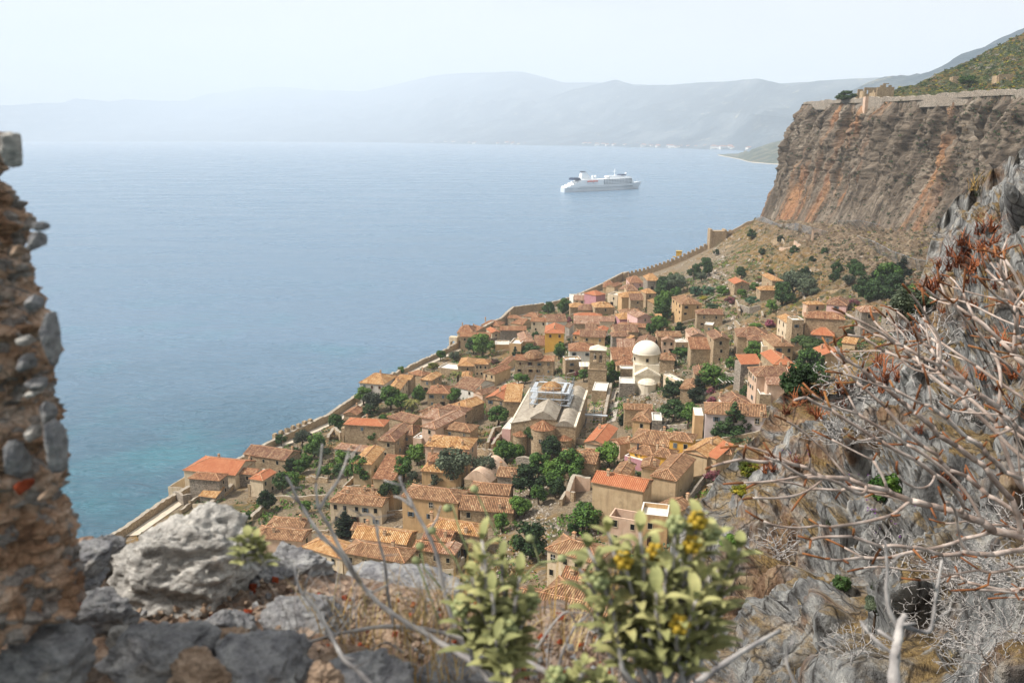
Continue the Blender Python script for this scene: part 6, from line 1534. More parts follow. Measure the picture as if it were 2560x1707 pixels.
SM = {'pale': stone_face_mat('weathered_limestone', ['6a6660', 'aaa69f', 'd0cbc2', 'e6e0d4', 'bba68c']), 'dark': stone_face_mat('dark_limestone', ['525254', '7c7b7c', '9b9a98', 'bcb9b3', 'a8977f']),
      'mid': stone_face_mat('grey_limestone_block', ['58585a', '868587', 'a5a4a2', 'c4c1b9', 'a8967e']), 'brick': stone_face_mat('broken_brick', ['5a2717', '8e3d20', 'a84d2a', 'b8653c', '6a4a38']),
      'tan': stone_face_mat('tan_mortar_lump', ['6a4f36', '98806a', 'b89f88', 'd2bfa8', '8a7460'])}
def rock_obj(name, size, seed, mat_, rough=.16, flat=.0, sub=5, facet=.0):
    bm = bmesh.new(); bmesh.ops.create_icosphere(bm, subdivisions=sub, radius=1.)
    V = np.array([v.co[:] for v in bm.verts]); s = seed*3.7
    # boxy base shape
    k = np.abs(V).max(1)[:, None]; V = V*(1-facet)+V/k*facet*.82
    rp = np.random.RandomState(seed)
    for _ in range(13):
        nn = rp.randn(3); nn /= np.linalg.norm(nn); h_ = rp.uniform(.62, .86); ex = V @ nn-h_; V = V-np.clip(ex, 0, 9)[:, None]*nn*.93
    d = .26*fbm(V[:, 0]*.9+s, V[:, 1]*.9, V[:, 2]*.9, 3)+rough*.6*(ridged(V[:, 0]*2+s, V[:, 1]*2, V[:, 2]*3.2, 4)-.4)+rough*.28*fbm(V[:, 0]*9+s, V[:, 1]*9, V[:, 2]*12, 3)
    pit = fbm(V[:, 0]*6+s*2, V[:, 1]*6, V[:, 2]*6, 2); d = d-np.clip(pit-.28, 0, 1)*rough*1.6
    V = V*(1+d[:, None])*np.array(size)
    for v, c in zip(bm.verts, V): v.co = c
    me = bpy.data.meshes.new(name); bm.to_mesh(me); bm.free(); me.materials.append(mat_)
    me.polygons.foreach_set('use_smooth', [True]*len(me.polygons)); return me
RK = [ # u, v (centre), half width px, half height px, distance, material, facet, rot, label
 (448, 1412, 172, 132, 2.45, 'pale', .55, .1, 'large pale pitted boulder resting on the ledge in front of the sea'),
 (712, 1440, 108, 70, 2.7, 'mid', .6, .2, 'grey angular block right behind the large pale boulder'),
 (770, 1548, 112, 62, 2.3, 'dark', .45, -.1, 'dark rounded stone under the twigs right of the large boulder'),
 (250, 1540, 85, 72, 2.1, 'dark', .5, .5, 'dark split stone below the left side of the large boulder'),
 (395, 1640, 150, 90, 1.75, 'dark', .4, -.3, 'dark slab in the centre of the bottom left rubble'),
 (655, 1665, 125, 72, 1.75, 'mid', .4, .2, 'speckled grey stone at the bottom edge below the twigs'),
 (120, 1650, 120, 80, 1.55, 'dark', .5, .2, 'dark stone in the bottom left corner'),
 (165, 1500, 38, 38, 1.95, 'mid', .1, 0, 'small round blue-grey pebble beside the brick fragment'),
 (155, 1500, 0, 0, 0, '', 0, 0, ''),
 (215, 1392, 62, 34, 2.2, 'mid', .5, .4, 'angular grey stone at the foot of the masonry wall'),
 (262, 1375, 60, 50, 2.5, 'dark', .4, .1, 'dark lichen-spotted rock between masonry wall and boulder'),
 (205, 1455, 58, 42, 2.2, 'mid', .3, .9, 'grey stone sloping below the masonry wall'),
 (20, 1390, 30, 36, 1.7, 'dark', .3, .3, 'grey stone embedded at the left frame edge'),
 (560, 1560, 70, 42, 2.2, 'dark', .6, .7, 'flat dark stone wedged under the large boulder'),
 (575, 1610, 60, 34, 2.0, 'tan', .4, .2, 'cream crusted stone between the dark slab and the speckled stone'),
 (500, 1680, 70, 40, 1.65, 'tan', .3, -.5, 'tan elongated mortar lump on the dark slab'),
 (860, 1650, 60, 42, 1.9, 'tan', .4, .2, 'tan lump of soil and mortar under the dry twigs'),
 (900, 1700, 110, 50, 1.7, 'mid', .3, .4, 'blurred grey stone at the bottom edge centre left'),
 (1020, 1480, 150, 52, 2.9, 'mid', .5, .1, 'long grey ledge rock behind the dry grass'),
 (1300, 1590, 90, 60, 2.5, 'mid', .5, .3, 'blue-grey rock behind the leafy bush stems'),
 (1560, 1640, 120, 60, 2.4, 'dark', .5, .3, 'dark rock at the foot of the yellow-flowered bush'),
 (1010, 1600, 80, 50, 2.3, 'tan', .4, .3, 'brown earth lump among the dry twigs'),
 (1160, 1690, 110, 50, 2.0, 'mid', .4, -.3, 'grey stone at the bottom edge under the bush'),
 (300, 1590, 30, 22, 1.9, 'pale', .3, .3, 'little white stone between the dark stones'),
 (810, 1700, 40, 40, 1.6, 'tan', .3, .3, 'pinkish lump at the bottom edge right of the speckled stone'),
]
for i, (u, v, hw, hh, d, mt, fc, rz, lb) in enumerate(RK):
    if not hw: continue
    sx = hw/F*d*(1.14 if mt != 'dark' else 1.02); sz = hh/F*d*(1.15 if mt != 'dark' else .98)
    me = rock_obj('rock', (sx*1.0, sx*.8, sz*1.05), i+2, SM[mt], .2 if mt == 'pale' else .3 if mt == 'tan' else .2, sub=6 if i < 2 else 5, facet=fc*.55)
    o = bpy.data.objects.new('boulder' if i == 0 else 'rock', me); C.objects.link(o); o.location = dep(u, v+hh*.12, d+sx*.4); o.rotation_euler = (rz*.3, 0, rz)
    tag(o, lb, 'rock', 'loose stones on the ledge')
me = rock_obj('brick_fragment', (.042, .035, .028), 77, SM['brick'], .12, sub=4, facet=.6); o = bpy.data.objects.new('brick_fragment', me); C.objects.link(o)
o.location = dep(155, 1500, 1.85); tag(o, 'broken orange-red brick piece in front of the masonry wall', 'brick')
bpy.data.objects['rock.006'].location = dep(100, 1498, 1.9) if 'rock.006' in bpy.data.objects else (0, 0, 0)
# gravel between the stones: nobody could count it
def gravel():
    rd = random.Random(9); V = []; Fq = []; ico = [(-1, 0, 0), (1, 0, 0), (0, -1, 0), (0, 1, 0), (0, 0, -1), (0, 0, 1)]; tri = [(0, 2, 5), (2, 1, 5), (1, 3, 5), (3, 0, 5), (2, 0, 4), (1, 2, 4), (3, 1, 4), (0, 3, 4)]
    mi = []
    for i in range(2600):
        u = rd.uniform(-50, 1700); v = rd.uniform(1400, 1760)
        if v < 1400+(u-300)*.12: continue
        q = (v-1400)/900; d = 2.85/(1+q*1.15)*rd.uniform(.97, 1.01); c = dep(u, v, d); s = rd.uniform(.003, .012)*d/2; R_ = Matrix.Rotation(rd.uniform(0, 6), 3, Vector((rd.uniform(-1, 1), rd.uniform(-1, 1), 1)).normalized())
        b = len(V)
        for p in ico: V.append(tuple(c+R_ @ Vector((p[0]*s*rd.uniform(.7, 1.3), p[1]*s, p[2]*s*.8))))
        k = rd.choice([0, 0, 0, 0, 0, 1, 2]); 
        for f in tri: Fq.append([b+j for j in f]); mi.append(k)
    me = bpy.data.meshes.new('gravel'); me.from_pydata(V, [], Fq)
    for m_ in (SM['tan'], SM['brick'], SM['mid']): me.materials.append(m_)
    me.polygons.foreach_set('material_index', mi); o = bpy.data.objects.new('gravel', me); C.objects.link(o); o['kind'] = 'stuff'
gravel()

# ---- masonry wall stump at the left frame edge
def masonry():
    prof = [(30, 330), (42, 350), (38, 380), (18, 420), (10, 445), (28, 470), (55, 500), (78, 530), (72, 560), (80, 590), (66, 620), (75, 660), (84, 700), (105, 735), (112, 765), (130, 790), (138, 840), (134, 900), (120, 960), (135, 985), (150, 1010), (152, 1060), (160, 1110), (155, 1170), (150, 1230), (175, 1260), (182, 1310), (172, 1345), (190, 1400), (200, 1480)]
    n, m, k = 360, 60, 34
    e_ = resamp([(a_, b_, 0) for a_, b_ in prof], n)[:, :2]; D0 = 1.45
    r = empty('masonry_wall', dep(60, 1450, D0+.2)); tag(r, 'crumbling rubble and mortar wall end rising at the left frame edge', 'wall'); r['kind'] = 'thing'
    th = .13; D1 = D0+th*1.7; x = (e_[:, 0]-1280)/F*D1; yv = (853.5-e_[:, 1])/F; Y0 = (cp+yv*sp)*D0; Z0 = H+(-sp+yv*cp)*D1
    # cross-section: front face to the left, rounded end, back face
    a_ = np.linspace(-pi/2, pi/2, k)
    secx = np.concatenate([np.linspace(-.9, -.12, m), .12*np.cos(a_)-.12, np.linspace(-.12, -.9, 20)])
    secy = np.concatenate([np.full(m, 0.), th*(1+np.sin(a_)), np.full(20, 2*th)])
    Yb = np.interp(np.arange(n), [0, n], [D0*cos(.0), D0*1.0])
    V = np.zeros((n, len(secx), 3)); V[..., 0] = x[:, None]+secx; V[..., 1] = (Y0*0+D0*.93)[:, None]+secy+ (Y0-D0*.93)[:, None]*1.; V[..., 2] = Z0[:, None]
    s_ = 15
    dd = .026*(ridged(V[..., 0]*s_, V[..., 1]*s_, V[..., 2]*s_, 4)-.4)+.02*fbm(V[..., 0]*34, V[..., 1]*40, V[..., 2]*40, 3)
    nx = np.concatenate([np.zeros(m), np.cos(a_), np.zeros(20)]); ny = np.concatenate([-np.ones(m), np.sin(a_), np.ones(20)])
    V[..., 0] += dd*nx; V[..., 1] += dd*ny
    t = NT('rubble_mortar', .95); p = t.pos(); n1 = t.noise(11, 6, p, .7, dist=.5); n2 = t.noise(70, 5, p, .7); vo = t.sep(t.vor(42, p, 'F1', 1), 0); ed = t.vor(42, p, 'DISTANCE_TO_EDGE')
    c = t.ramp(n1, [(.3, '80604a'), (.42, 'b08a6c'), (.55, 'ceae94'), (.68, 'e2d0be')])
    c = t.mix(t.ramp(vo, [(.72, 0.), (.76, .8)]), c, t.ramp(n2, [(.3, '5c5e62'), (.7, 'b8b4ac')]))
    c = t.mix(t.ramp(ed, [(0., .35), (.12, 0.)]), c, '4a382c')
    c = t.mix(.5, c, t.ramp(n2, [(.3, .4), (.6, 1.)]), 'MULTIPLY')
    mm = t.done(c, t.bump(t.math('ADD', ed, t.math('MULTIPLY', n2, .6)), 1., .03))
    V[..., 2] = H+(V[..., 2]-H)*1.0; V -= np.array(r.location)
    grid_mesh('mortar_body', V, mm, parent=r)
    for i, (u, v, hw, hh, mt) in enumerate([(12, 375, 32, 55, 'pale'), (70, 575, 14, 14, 'dark'), (62, 612, 18, 30, 'mid'), (62, 770, 22, 24, 'mid'), (104, 860, 22, 105, 'mid'), (35, 870, 20, 16, 'pale'), (30, 930, 14, 30, 'mid'), (75, 985, 26, 18, 'dark'), (95, 1060, 20, 44, 'dark'), (122, 1140, 22, 100, 'mid'), (20, 1180, 26, 70, 'mid'), (28, 1250, 16, 24, 'brick'), (90, 1270, 16, 16, 'tan'), (10, 640, 12, 20, 'tan'), (55, 1110, 16, 24, 'pale'), (60, 1005, 18, 12, 'pale')]):
        me = rock_obj('embedded_stone', (hw/F*1.15, .03, hh/F*1.2), 100+i, SM[mt], .12, sub=4, facet=.5); o = bpy.data.objects.new('embedded_stone', me); C.objects.link(o); o.parent = r
        o.location = dep(u-hw*1.05, v, 1.445)+Vector((0, .06, 0))-r.location
masonry()
# ================================================================ ray casting onto the cliff and the hillside (placing things on real ground)
from mathutils.bvhtree import BVHTree
def bvh(names):
    vs, fs = [], []
    for nm in names:
        me = bpy.data.objects[nm].data; b = len(vs)
        vs += [v.co.copy() for v in me.vertices]; fs += [[i+b for i in p.vertices] for p in me.polygons]
    return BVHTree.FromPolygons(vs, fs)
BV = bvh(['cliff', 'hillside', 'hill']); BVN = bvh(['rock_slope'])
def cast(u, v, tree_=None, off=0.):
    d = Vector(ray(u, v)).normalized(); h = (tree_ or BV).ray_cast(Vector((0, 0, H)), d, 3000)
    if h[0] is None: return None, None
    return h[0]-d*off, h[1]
# ---- walls and ruins along the plateau edge
def edge_wall():
    pix = [(1996, 268), (2040, 262), (2100, 259), (2160, 256), (2230, 250), (2300, 246), (2380, 240), (2460, 236), (2560, 233), (2700, 230)]
    pts = []
    tq = np.array([t[:2] for t in TOP], float); ys = np.linspace(640, 300, 70)
    for y in ys:
        tx = float(np.interp(y, [t[1] for t in TOP], [t[0] for t in TOP])); tz = float(np.interp(y, [t[1] for t in TOP], [t[2] for t in TOP]))
        pts.append((tx+.5+1.2*sin(y*.09), y, tz))
    o = wall_strip('fortress_wall', pts, [1.2, 2.4, 3.2, 2.2, 2.9, 2.2, 3., 2.4], 1.6, 'long pale rampart wall along the edge of the plateau on top of the cliff', 'grey', jag=.55, step=1.8, below=4)
    m = MB(); m.box(-2.6, 2.6, -1.8, 1.8, -9, 3.2); q = m.build('buttress', WALLM['beige'], o)
    y = 545; q.location = (float(np.interp(y, [t[1] for t in TOP], [t[0] for t in TOP]))-.6, y, 140)
edge_wall()
def ruin(u0, u1, vtop, vbase, label, gable=False, depth_=8., wins=()):
    g = plat((u0+u1)/2, vbase-3); dist = g.y*cp+(H-g.z)*sp; L = (u1-u0)/F*dist; h = (vbase-vtop)/F*dist
    r = empty('ruin', g, 0); tag(r, label, 'ruin')
    m = MB(); th = .9; l = L/2; bh = h*(.68 if gable else 1.)
    def wallq(x0, x1, z0, z1): m.box(x0, x1, -th/2, th/2, z0, z1)
    cur = -l
    for (wx, wz, ww, wh) in sorted(wins):
        wallq(cur, wx-ww/2, -3, bh); wallq(wx-ww/2, wx+ww/2, -3, wz); wallq(wx-ww/2, wx+ww/2, wz+wh, bh); cur = wx+ww/2
    wallq(cur, l, -3, bh)
    if gable:
        n = 6
        for k in range(n):
            xa, xb = -l+L*k/n, -l+L*(k+1)/n; q = 1-abs((xa+xb)/L); z1 = bh+(h-bh)*q
            if k == 3: m.box(xa, xb, -th/2, th/2, bh-.002, bh+.5); m.box(xa, xb, -th/2, th/2, bh+2.4, z1)
            else: m.box(xa, xb, -th/2, th/2, bh-.002, z1)
    for x in (-l, l): m.box(x-th/2, x+th/2, th/2+.003, depth_, -3, bh*random.uniform(.6, .95))
    m.build('wall', WALLM['stone'], r)
ruin(2190, 2232, 212, 254, 'gabled ruin with window hole on the plateau edge', True, 10)
ruin(2158, 2190, 224, 254, 'ruined wall with two window slots left of the gabled ruin', False, 6, [(-2., 4., 1.3, 2.4), (2., 4., 1.3, 2.4)])
ruin(2142, 2155, 228, 254, 'narrow broken pillar ruin beside the dark plateau tree', False, 3)
ruin(2495, 2530, 190, 206, 'small vaulted ruin half buried on the green hill', False, 6, [(0, 0, 2.5, 2.)])
ruin(2380, 2395, 196, 210, 'tiny broken wall stub on the green hill near the round tree', False, 3)
tree('PX', (2115, 262), 46, 'dark', 28, 'dark round tree standing on the plateau edge beside the ruins', plat(2115, 258))
tree('PX', (2420, 218), 42, 'bright', 26, 'green round tree on the hill slope above the rampart', plat(2420, 218))
# ---- rockfall nets under the cliff
def net_mat():
    t = NT('steel_netting', .5); t.b.inputs['Metallic'].default_value = .3
    uv = t.co('UV'); a_ = t.math('ABSOLUTE', t.math('SINE', t.math('MULTIPLY', t.sep(uv, 0), 9.))); b_ = t.math('ABSOLUTE', t.math('SINE', t.math('MULTIPLY', t.sep(uv, 1), 9.)))
    k = t.math('MINIMUM', a_, b_); al = t.ramp(k, [(.18, .85), (.3, .12)])
    t.put(t.b.inputs['Alpha'], al); return t.done('8b949b')
M_net = net_mat()
def net(topl, botl, label, n=24):
    a_ = resamp([(x, y, 0) for x, y in topl], n)[:, :2]; b_ = resamp([(x, y, 0) for x, y in botl], n)[:, :2]
    A_, B_ = [], []
    for p, q in zip(a_, b_):
        h2, _n = cast(q[0], q[1], None, 1.)
        if h2 is None: continue
        hh = h2+Vector((-3.2, -3.5, 0)); d = Vector(ray(p[0], p[1])); t = hh.y/d.y
        B_.append(h2); A_.append(Vector((d.x*t, d.y*t, H+d.z*t)))
    r = empty('rockfall_net', B_[0]); tag(r, label, 'rockfall net')
    m = MB(); L = 0
    for i in range(len(A_)-1):
        l2 = L+(B_[i+1]-B_[i]).length; w_ = (A_[i]-B_[i]).length
        m.poly([B_[i]-B_[0], B_[i+1]-B_[0], A_[i+1]-B_[0], A_[i]-B_[0]], 0, [(L, 0), (l2, 0), (l2, w_), (L, w_)]); L = l2
    m.build('mesh_panel', M_net, r)
    for i in range(0, len(A_), 6):
        m = MB(); m.tube([B_[i]-B_[0], A_[i]-B_[0]], .14, 5); m.build('post', M_steel, r)
    m = MB(); m.tube([p-B_[0] for p in A_], .06, 4); m.build('cable', M_steel, r)
net([(1888, 534), (1950, 562), (1990, 558), (2070, 580)], [(1880, 548), (1952, 568), (2027, 586), (2070, 590)], 'upper left steel rockfall net under the cliff by the west wall')
net([(2097, 552), (2150, 551), (2200, 562)], [(2120, 574), (2160, 575), (2215, 576)], 'short triangular rockfall net in the middle of the cliff foot')
net([(2145, 590), (2190, 606), (2228, 627), (2290, 648), (2330, 655)], [(2160, 606), (2200, 636), (2252, 662), (2300, 676), (2335, 682)], 'long sagging rockfall net right of the middle under the cliff')
def hut():
    g = ghit(1697, 645); r = empty('yellow_cabin', g, -.3); tag(r, 'small yellow cabin on legs beside the stepped town wall', 'cabin'); My = plain('yellow_paint', 'c79a2e', .6, .15)
    m = MB(); m.box(-2.2, 2.2, -1.5, 1.5, 1.6, 5.6); m.build('body', My, r); m = MB(); m.box(-2.5, 2.5, -1.8, 1.8, 5.6, 5.9); m.build('roof', plain('yellow_roof', 'd0b060', .6, .1), r)
    for sx in (-1.9, 1.9):
        for sy in (-1.3, 1.3): m = MB(); m.tube([(sx, sy, -2), (sx, sy, 1.6)], .12, 5); m.build('leg', My, r)
    m = MB(); m.box(-5, -2.4, -1, 1, .4, 1.); m.build('platform', My, r)
hut()
# ---- uncounted scrub and rubble
def tufts(name, pts, size, mats, seed, n=14, leaf=.12, mat_pick=None):
    rd = np.random.RandomState(seed); P_ = np.array(pts, float); N = len(P_)*n; s = np.repeat(np.array(size, float), n)[:, None]
    c = np.repeat(P_, n, 0); d = rd.randn(N, 3); d /= np.linalg.norm(d, axis=1)[:, None]; d[:, 2] = np.abs(d[:, 2])
    c = c+d*s*rd.uniform(.5, 1., N)[:, None]*np.array([1, 1, .8])
    nrm = d+rd.randn(N, 3)*.6; nrm /= np.linalg.norm(nrm, axis=1)[:, None]; t1 = np.cross(nrm, rd.randn(N, 3)); t1 /= np.linalg.norm(t1, axis=1)[:, None]; t2 = np.cross(nrm, t1)
    q = s*leaf*rd.uniform(.6, 1.4, N)[:, None]
    V = np.stack([c-t1*q, c-t2*q*.7, c+t1*q, c+t2*q*.7], 1).reshape(-1, 3)
    me = bpy.data.meshes.new(name); me.from_pydata(V.tolist(), [], np.arange(4*N).reshape(N, 4).tolist())
    for m_ in mats: me.materials.append(m_)
    mi = np.repeat(rd.randint(0, len(mats), len(P_)), n); me.polygons.foreach_set('material_index', mi.tolist()); me.update()
    o = bpy.data.objects.new(name, me); C.objects.link(o); o['kind'] = 'stuff'; return o
def scatter_pix(n, u0, u1, v0, v1, seed, cond=None):
    rd = random.Random(seed); out = []
    while len(out) < n:
        u, v = rd.uniform(u0, u1), rd.uniform(v0, v1); n -= 0
        h, nn = cast(u, v)
        if h is None: n -= 1; continue
        if cond is None or cond(h, nn, u, v): out.append(h)
        else: n -= 1
    return out
def scrub():
    rd = random.Random(21)
    p = scatter_pix(2600, 1880, 2560, 240, 700, 1, lambda h, nn, u, v: fbm(h.x*.05, h.y*.05, h.z*.05, 3) > -.12)
    tufts('cliff_scrub', p, [rd.uniform(.35, 1.3) for _ in p], [LEAF['dark'], LEAF['olive'], LEAF['dry'], LEAF['dark']], 1, 16, .3)
    p = scatter_pix(2600, 2170, 2560, 50, 238, 2, lambda h, nn, u, v: h.x > 200)
    tufts('hill_scrub_plants', p, [rd.uniform(.6, 1.8) for _ in p], [LEAF['dark'], LEAF['dark'], LEAF['olive'], LEAF['yellow'], LEAF['dry'], LEAF['olive'], LEAF['dark']], 2, 16, .3)
    p = scatter_pix(2900, 1560, 2450, 560, 900, 3, lambda h, nn, u, v: h.z > 33)
    tufts('hillside_scrub', p, [rd.uniform(.35, 1.25) for _ in p], [LEAF['dark'], LEAF['olive'], LEAF['dry'], LEAF['dry'], LEAF['yellow']], 3, 14, .3)
    # garden growth between the houses
    p = []; r2 = np.random.RandomState(4)
    X = r2.uniform(-122, 150, 16000); Y = r2.uniform(105, 560, 16000); nz = fbm(X*.035, Y*.035, 7, 3)+.35*fbm(X*.15, Y*.15, 9, 2)
    ok = (X > wall_x(Y)+6) & (X < base_x(Y)-8) & (nz > -.1)
    H_ = np.array(PLACED); X, Y = X[ok], Y[ok]
    far_ = np.all(np.hypot(X[:, None]-H_[:, 0], Y[:, None]-H_[:, 1]) > H_[:, 2]*.8+.5, axis=1); X, Y = X[far_][:6500], Y[far_][:6500]; Z = zground(X, Y)
    p = np.stack([X, Y, Z], -1).tolist(); tufts('garden_growth', p, [rd.uniform(.7, 2.1) for _ in p], [LEAF['dark'], LEAF['broad'], LEAF['bright'], LEAF['olive'], LEAF['dry']], 5, 22, .2)
scrub()
def stones(name, pts, sizes, mat_, seed):
    rd = np.random.RandomState(seed); ico = np.array([(-1, 0, 0), (1, 0, 0), (0, -1, 0), (0, 1, 0), (0, 0, -1), (0, 0, 1)], float); tri = np.array([(0, 2, 5), (2, 1, 5), (1, 3, 5), (3, 0, 5), (2, 0, 4), (1, 2, 4), (3, 1, 4), (0, 3, 4)])
    N = len(pts); R3 = rd.randn(N, 3, 3); Q = np.linalg.qr(R3)[0]; V = np.einsum('nij,kj->nki', Q, ico)*rd.uniform(.6, 1.25, (N, 6, 1))*np.array(sizes)[:, None, None]
    V = V+np.array(pts)[:, None]; Fq = (tri[None]+np.arange(N)[:, None, None]*6).reshape(-1, 3)
    me = bpy.data.meshes.new(name); me.from_pydata(V.reshape(-1, 3).tolist(), [], Fq.tolist()); me.materials.append(mat_); me.update(); o = bpy.data.objects.new(name, me); C.objects.link(o); o['kind'] = 'stuff'
def rubble():
    r2 = np.random.RandomState(6); t = NT('rubble_stone', .95); c = t.ramp(t.noise(1.3, 5), [(.35, '6b6258'), (.5, '9a8f82'), (.65, 'bcb3a6')]); mt = t.done(c)
    X = r2.uniform(-115, 175, 26000); Y = r2.uniform(150, 640, 26000); nz = fbm(X*.05, Y*.05, 17, 3); z = zground(X, Y)
    ok = (X > wall_x(Y)+5) & (X < base_x(Y)+2) & ((nz > .16) | ((z > 38) & (nz > -.1)))
    H_ = np.array(PLACED); X, Y, z = X[ok], Y[ok], z[ok]
    far_ = np.all(np.hypot(X[:, None]-H_[:, 0], Y[:, None]-H_[:, 1]) > H_[:, 2]*.8+.5, axis=1); X, Y, z = X[far_], Y[far_], z[far_]
    stones('rubble', np.stack([X, Y, z], -1), r2.uniform(.12, .5, len(X))**1.3*1.6*np.where((z > 38) & (r2.rand(len(X)) < .25), 2.6, 1.), mt, 7)
    pix = [(1330, 1290), (1370, 1330), (1270, 1400), (1220, 1460), (1300, 1250), (1615, 985), (1640, 1000), (1700, 900), (1850, 930), (1530, 1010)]
    P_ = []
    for u, v in pix:
        g = ghit(u, v)
        for _ in range(170): P_.append((g.x+r2.randn()*3.2, g.y+r2.randn()*4, 0))
    P_ = np.array(P_); P_[:, 2] = zground(P_[:, 0], P_[:, 1]); stones('rubble_heap', P_, r2.uniform(.15, .45, len(P_)), mt, 8)
rubble()

# ================================================================ the cruise ship
def ship():
    a_ = at(1406, 481, 0); b_ = at(1594, 471.5, 0); L = (b_-a_).length; rz = math.atan2(b_.y-a_.y, b_.x-a_.x); B = 26.
    r = empty('cruise_ship', a_, rz); tag(r, 'white cruise ship at anchor in the bay with blue canopies and orange lifeboats', 'cruise ship')
    Mw = plain('ship_white', 'eceff0', .5, .03, .05); Mg = plain('ship_hull_grey', 'd2d8dc', .5, .05, .05); Mn = plain('ship_window', '1b2531', .3, 0); Mb = plain('canopy_blue', '1c2c4c', .6, .1); Mo = plain('lifeboat_orange', 'c8503a', .5, .05)
    n = 40; st = []
    for i in range(n+1):
        f = i/n; x = f*L; w_ = B/2*min(1, (.55+f*4)) if f < .12 else (B/2*(1-max(0, (f-.72)/.28)**2.1))
        wb = w_*(.92 if f < .7 else max(.02, .92-(f-.7)*2.6)); dk = 9.5+max(0, (f-.6))*17; rake = max(0, f-.85)/.15*13
        st.append((x, x+rake, max(w_, .3), max(wb, .1), dk))
    m = MB()
    for (x0, t0, w0, b0, d0), (x1, t1, w1, b1, d1) in zip(st[:-1], st[1:]):
        for s_ in (-1, 1): m.poly([(x0, s_*b0, -2), (x1, s_*b1, -2), (t1, s_*w1, d1), (t0, s_*w0, d0)][::s_])
        m.poly([(t0, -w0, d0-.3), (t1, -w1, d1-.3), (t1, w1, d1-.3), (t0, w0, d0-.3)], 1)
    x0, t0, w0, b0, d0 = st[0]; m.poly([(x0, -b0, -2), (t0, -w0, d0), (t0, w0, d0), (x0, b0, -2)])
    hull = m.build('hull', [Mg, Mw], r)
    for k in range(34):
        pass
    m = MB()
    for k in range(38): x = L*(.15+.75*k/38); w_ = np.interp(x, [s_[0] for s_ in st], [s_[2] for s_ in st]); m.box(x, x+1.6, -w_-.12, -w_+.4, 6.6, 8.)
    m.build('porthole_row', Mn, hull)
    decks = [(.02, .925, 9.5, 12.6, 0), (.06, .92, 12.6, 15.7, 1), (.10, .915, 15.7, 18.8, 1), (.14, .905, 18.8, 21.9, 1), (.18, .89, 21.9, 25., 1)]
    for f0, f1, z0, z1, wn in decks:
        m = MB(); w_ = B/2-.2; x0, x1 = f0*L, f1*L
        pr = [(x0, w_*.8), (x0+5, w_), (L*.76, w_), (L*.84, w_*.82), (x1, w_*.45)]
        for (xa, wa), (xb, wb) in zip(pr[:-1], pr[1:]):
            for s_ in (-1, 1): m.poly([(xa, s_*wa, z0), (xb, s_*wb, z0), (xb, s_*wb, z1), (xa, s_*wa, z1)])
            m.poly([(xa, -wa-.3, z1), (xb, -wb-.3, z1), (xb, wb+.3, z1), (xa, wa+.3, z1)])
        m.poly([(x0, -pr[0][1], z0), (x0, pr[0][1], z0), (x0, pr[0][1], z1), (x0, -pr[0][1], z1)]); m.poly([(x1, -pr[-1][1], z0), (x1, pr[-1][1], z0), (x1, pr[-1][1], z1), (x1, -pr[-1][1], z1)])
        d_ = m.build('deck', [Mw], r)
        m = MB(); s0 = .48 if wn else .17
        k = s0
        while k < .87:
            x = k*L; w1 = np.interp(x, [p[0] for p in pr], [p[1] for p in pr]); big = wn
            m.box(x, x+(3.1 if big else 1.8), -w1-.15, -w1+1, z0+.8, z1-.5 if big else z1-1.2); k += .0215
        if wn: m.box(x0+1, x0+11, -w_*.9, w_*.8, z0+1.2, z1-.8)
        m.build('window_row', Mn, d_)
    def bx(name, f0, f1, y, z0, z1, mt, taper=0.):
        m = MB(); x0, x1 = f0*L, f1*L
        m.poly([(x0, -y, z0), (x1, -y, z0), (x1-taper, -y*.8, z1), (x0+taper*.3, -y*.8, z1)]); m.poly([(x0, y, z0), (x1, y, z0), (x1-taper, y*.8, z1), (x0+taper*.3, y*.8, z1)])
        m.poly([(x0, -y, z0), (x0, y, z0), (x0+taper*.3, y*.8, z1), (x0+taper*.3, -y*.8, z1)]); m.poly([(x1, -y, z0), (x1, y, z0), (x1-taper, y*.8, z1), (x1-taper, -y*.8, z1)]); m.poly([(x0+taper*.3, -y*.8, z1), (x1-taper, -y*.8, z1), (x1-taper, y*.8, z1), (x0+taper*.3, y*.8, z1)])
        return m.build(name, mt, r)
    bx('bridge_house', .58, .88, 9, 25, 28.5, Mw, 5); bx('upper_house', .56, .80, 7, 28.5, 31.5, Mw, 3); bx('aft_house', .20, .42, 8, 25, 27.5, Mw, 3)
    fn = bx('funnel', .215, .345, 4.5, 27.5, 41, Mw, 13); bx('funnel_cap', .225, .28, 3, 41.02, 43, Mn, 2)
    bx('canopy', .11, .2, 9, 25.4, 30, Mb, 2); bx('canopy', .735, .81, 7, 31.6, 34, Mb, 3)
    m = MB(); m.tube([(.675*L, 0, 31), (.675*L, 0, 46)], [1.4, .7], 8); m.box(.655*L, .69*L, -3, 3, 40, 40.6); m.build('mast', Mw, r)
    for f, z in ((.37, 31), (.405, 31), (.815, 35)):
        m = MB(); m.lathe([(2.9*cos(t), z+2.9*sin(t)) for t in np.linspace(-pi/2, pi/2, 9)], 14, c=(f*L, -3)); m.box(f*L-.6, f*L+.6, -3.6, -2.4, z-5, z-2.5); m.build('radar_dome', Mw, r, True)
    for f in (.265, .335):
        m = MB(); m.box(f*L, f*L+13, -B/2-3, -B/2+.5, 20.4, 22.6, 0); m.box(f*L+1, f*L+12, -B/2-2.8, -B/2, 18.2, 20.4, 1); m.build('lifeboat', [Mo, Mw], r)
    m = MB(); m.tube([(.985*L, 0, 15), (.985*L, 0, 22)], .25, 5); m.build('bow_mast', Mw, r)
ship()

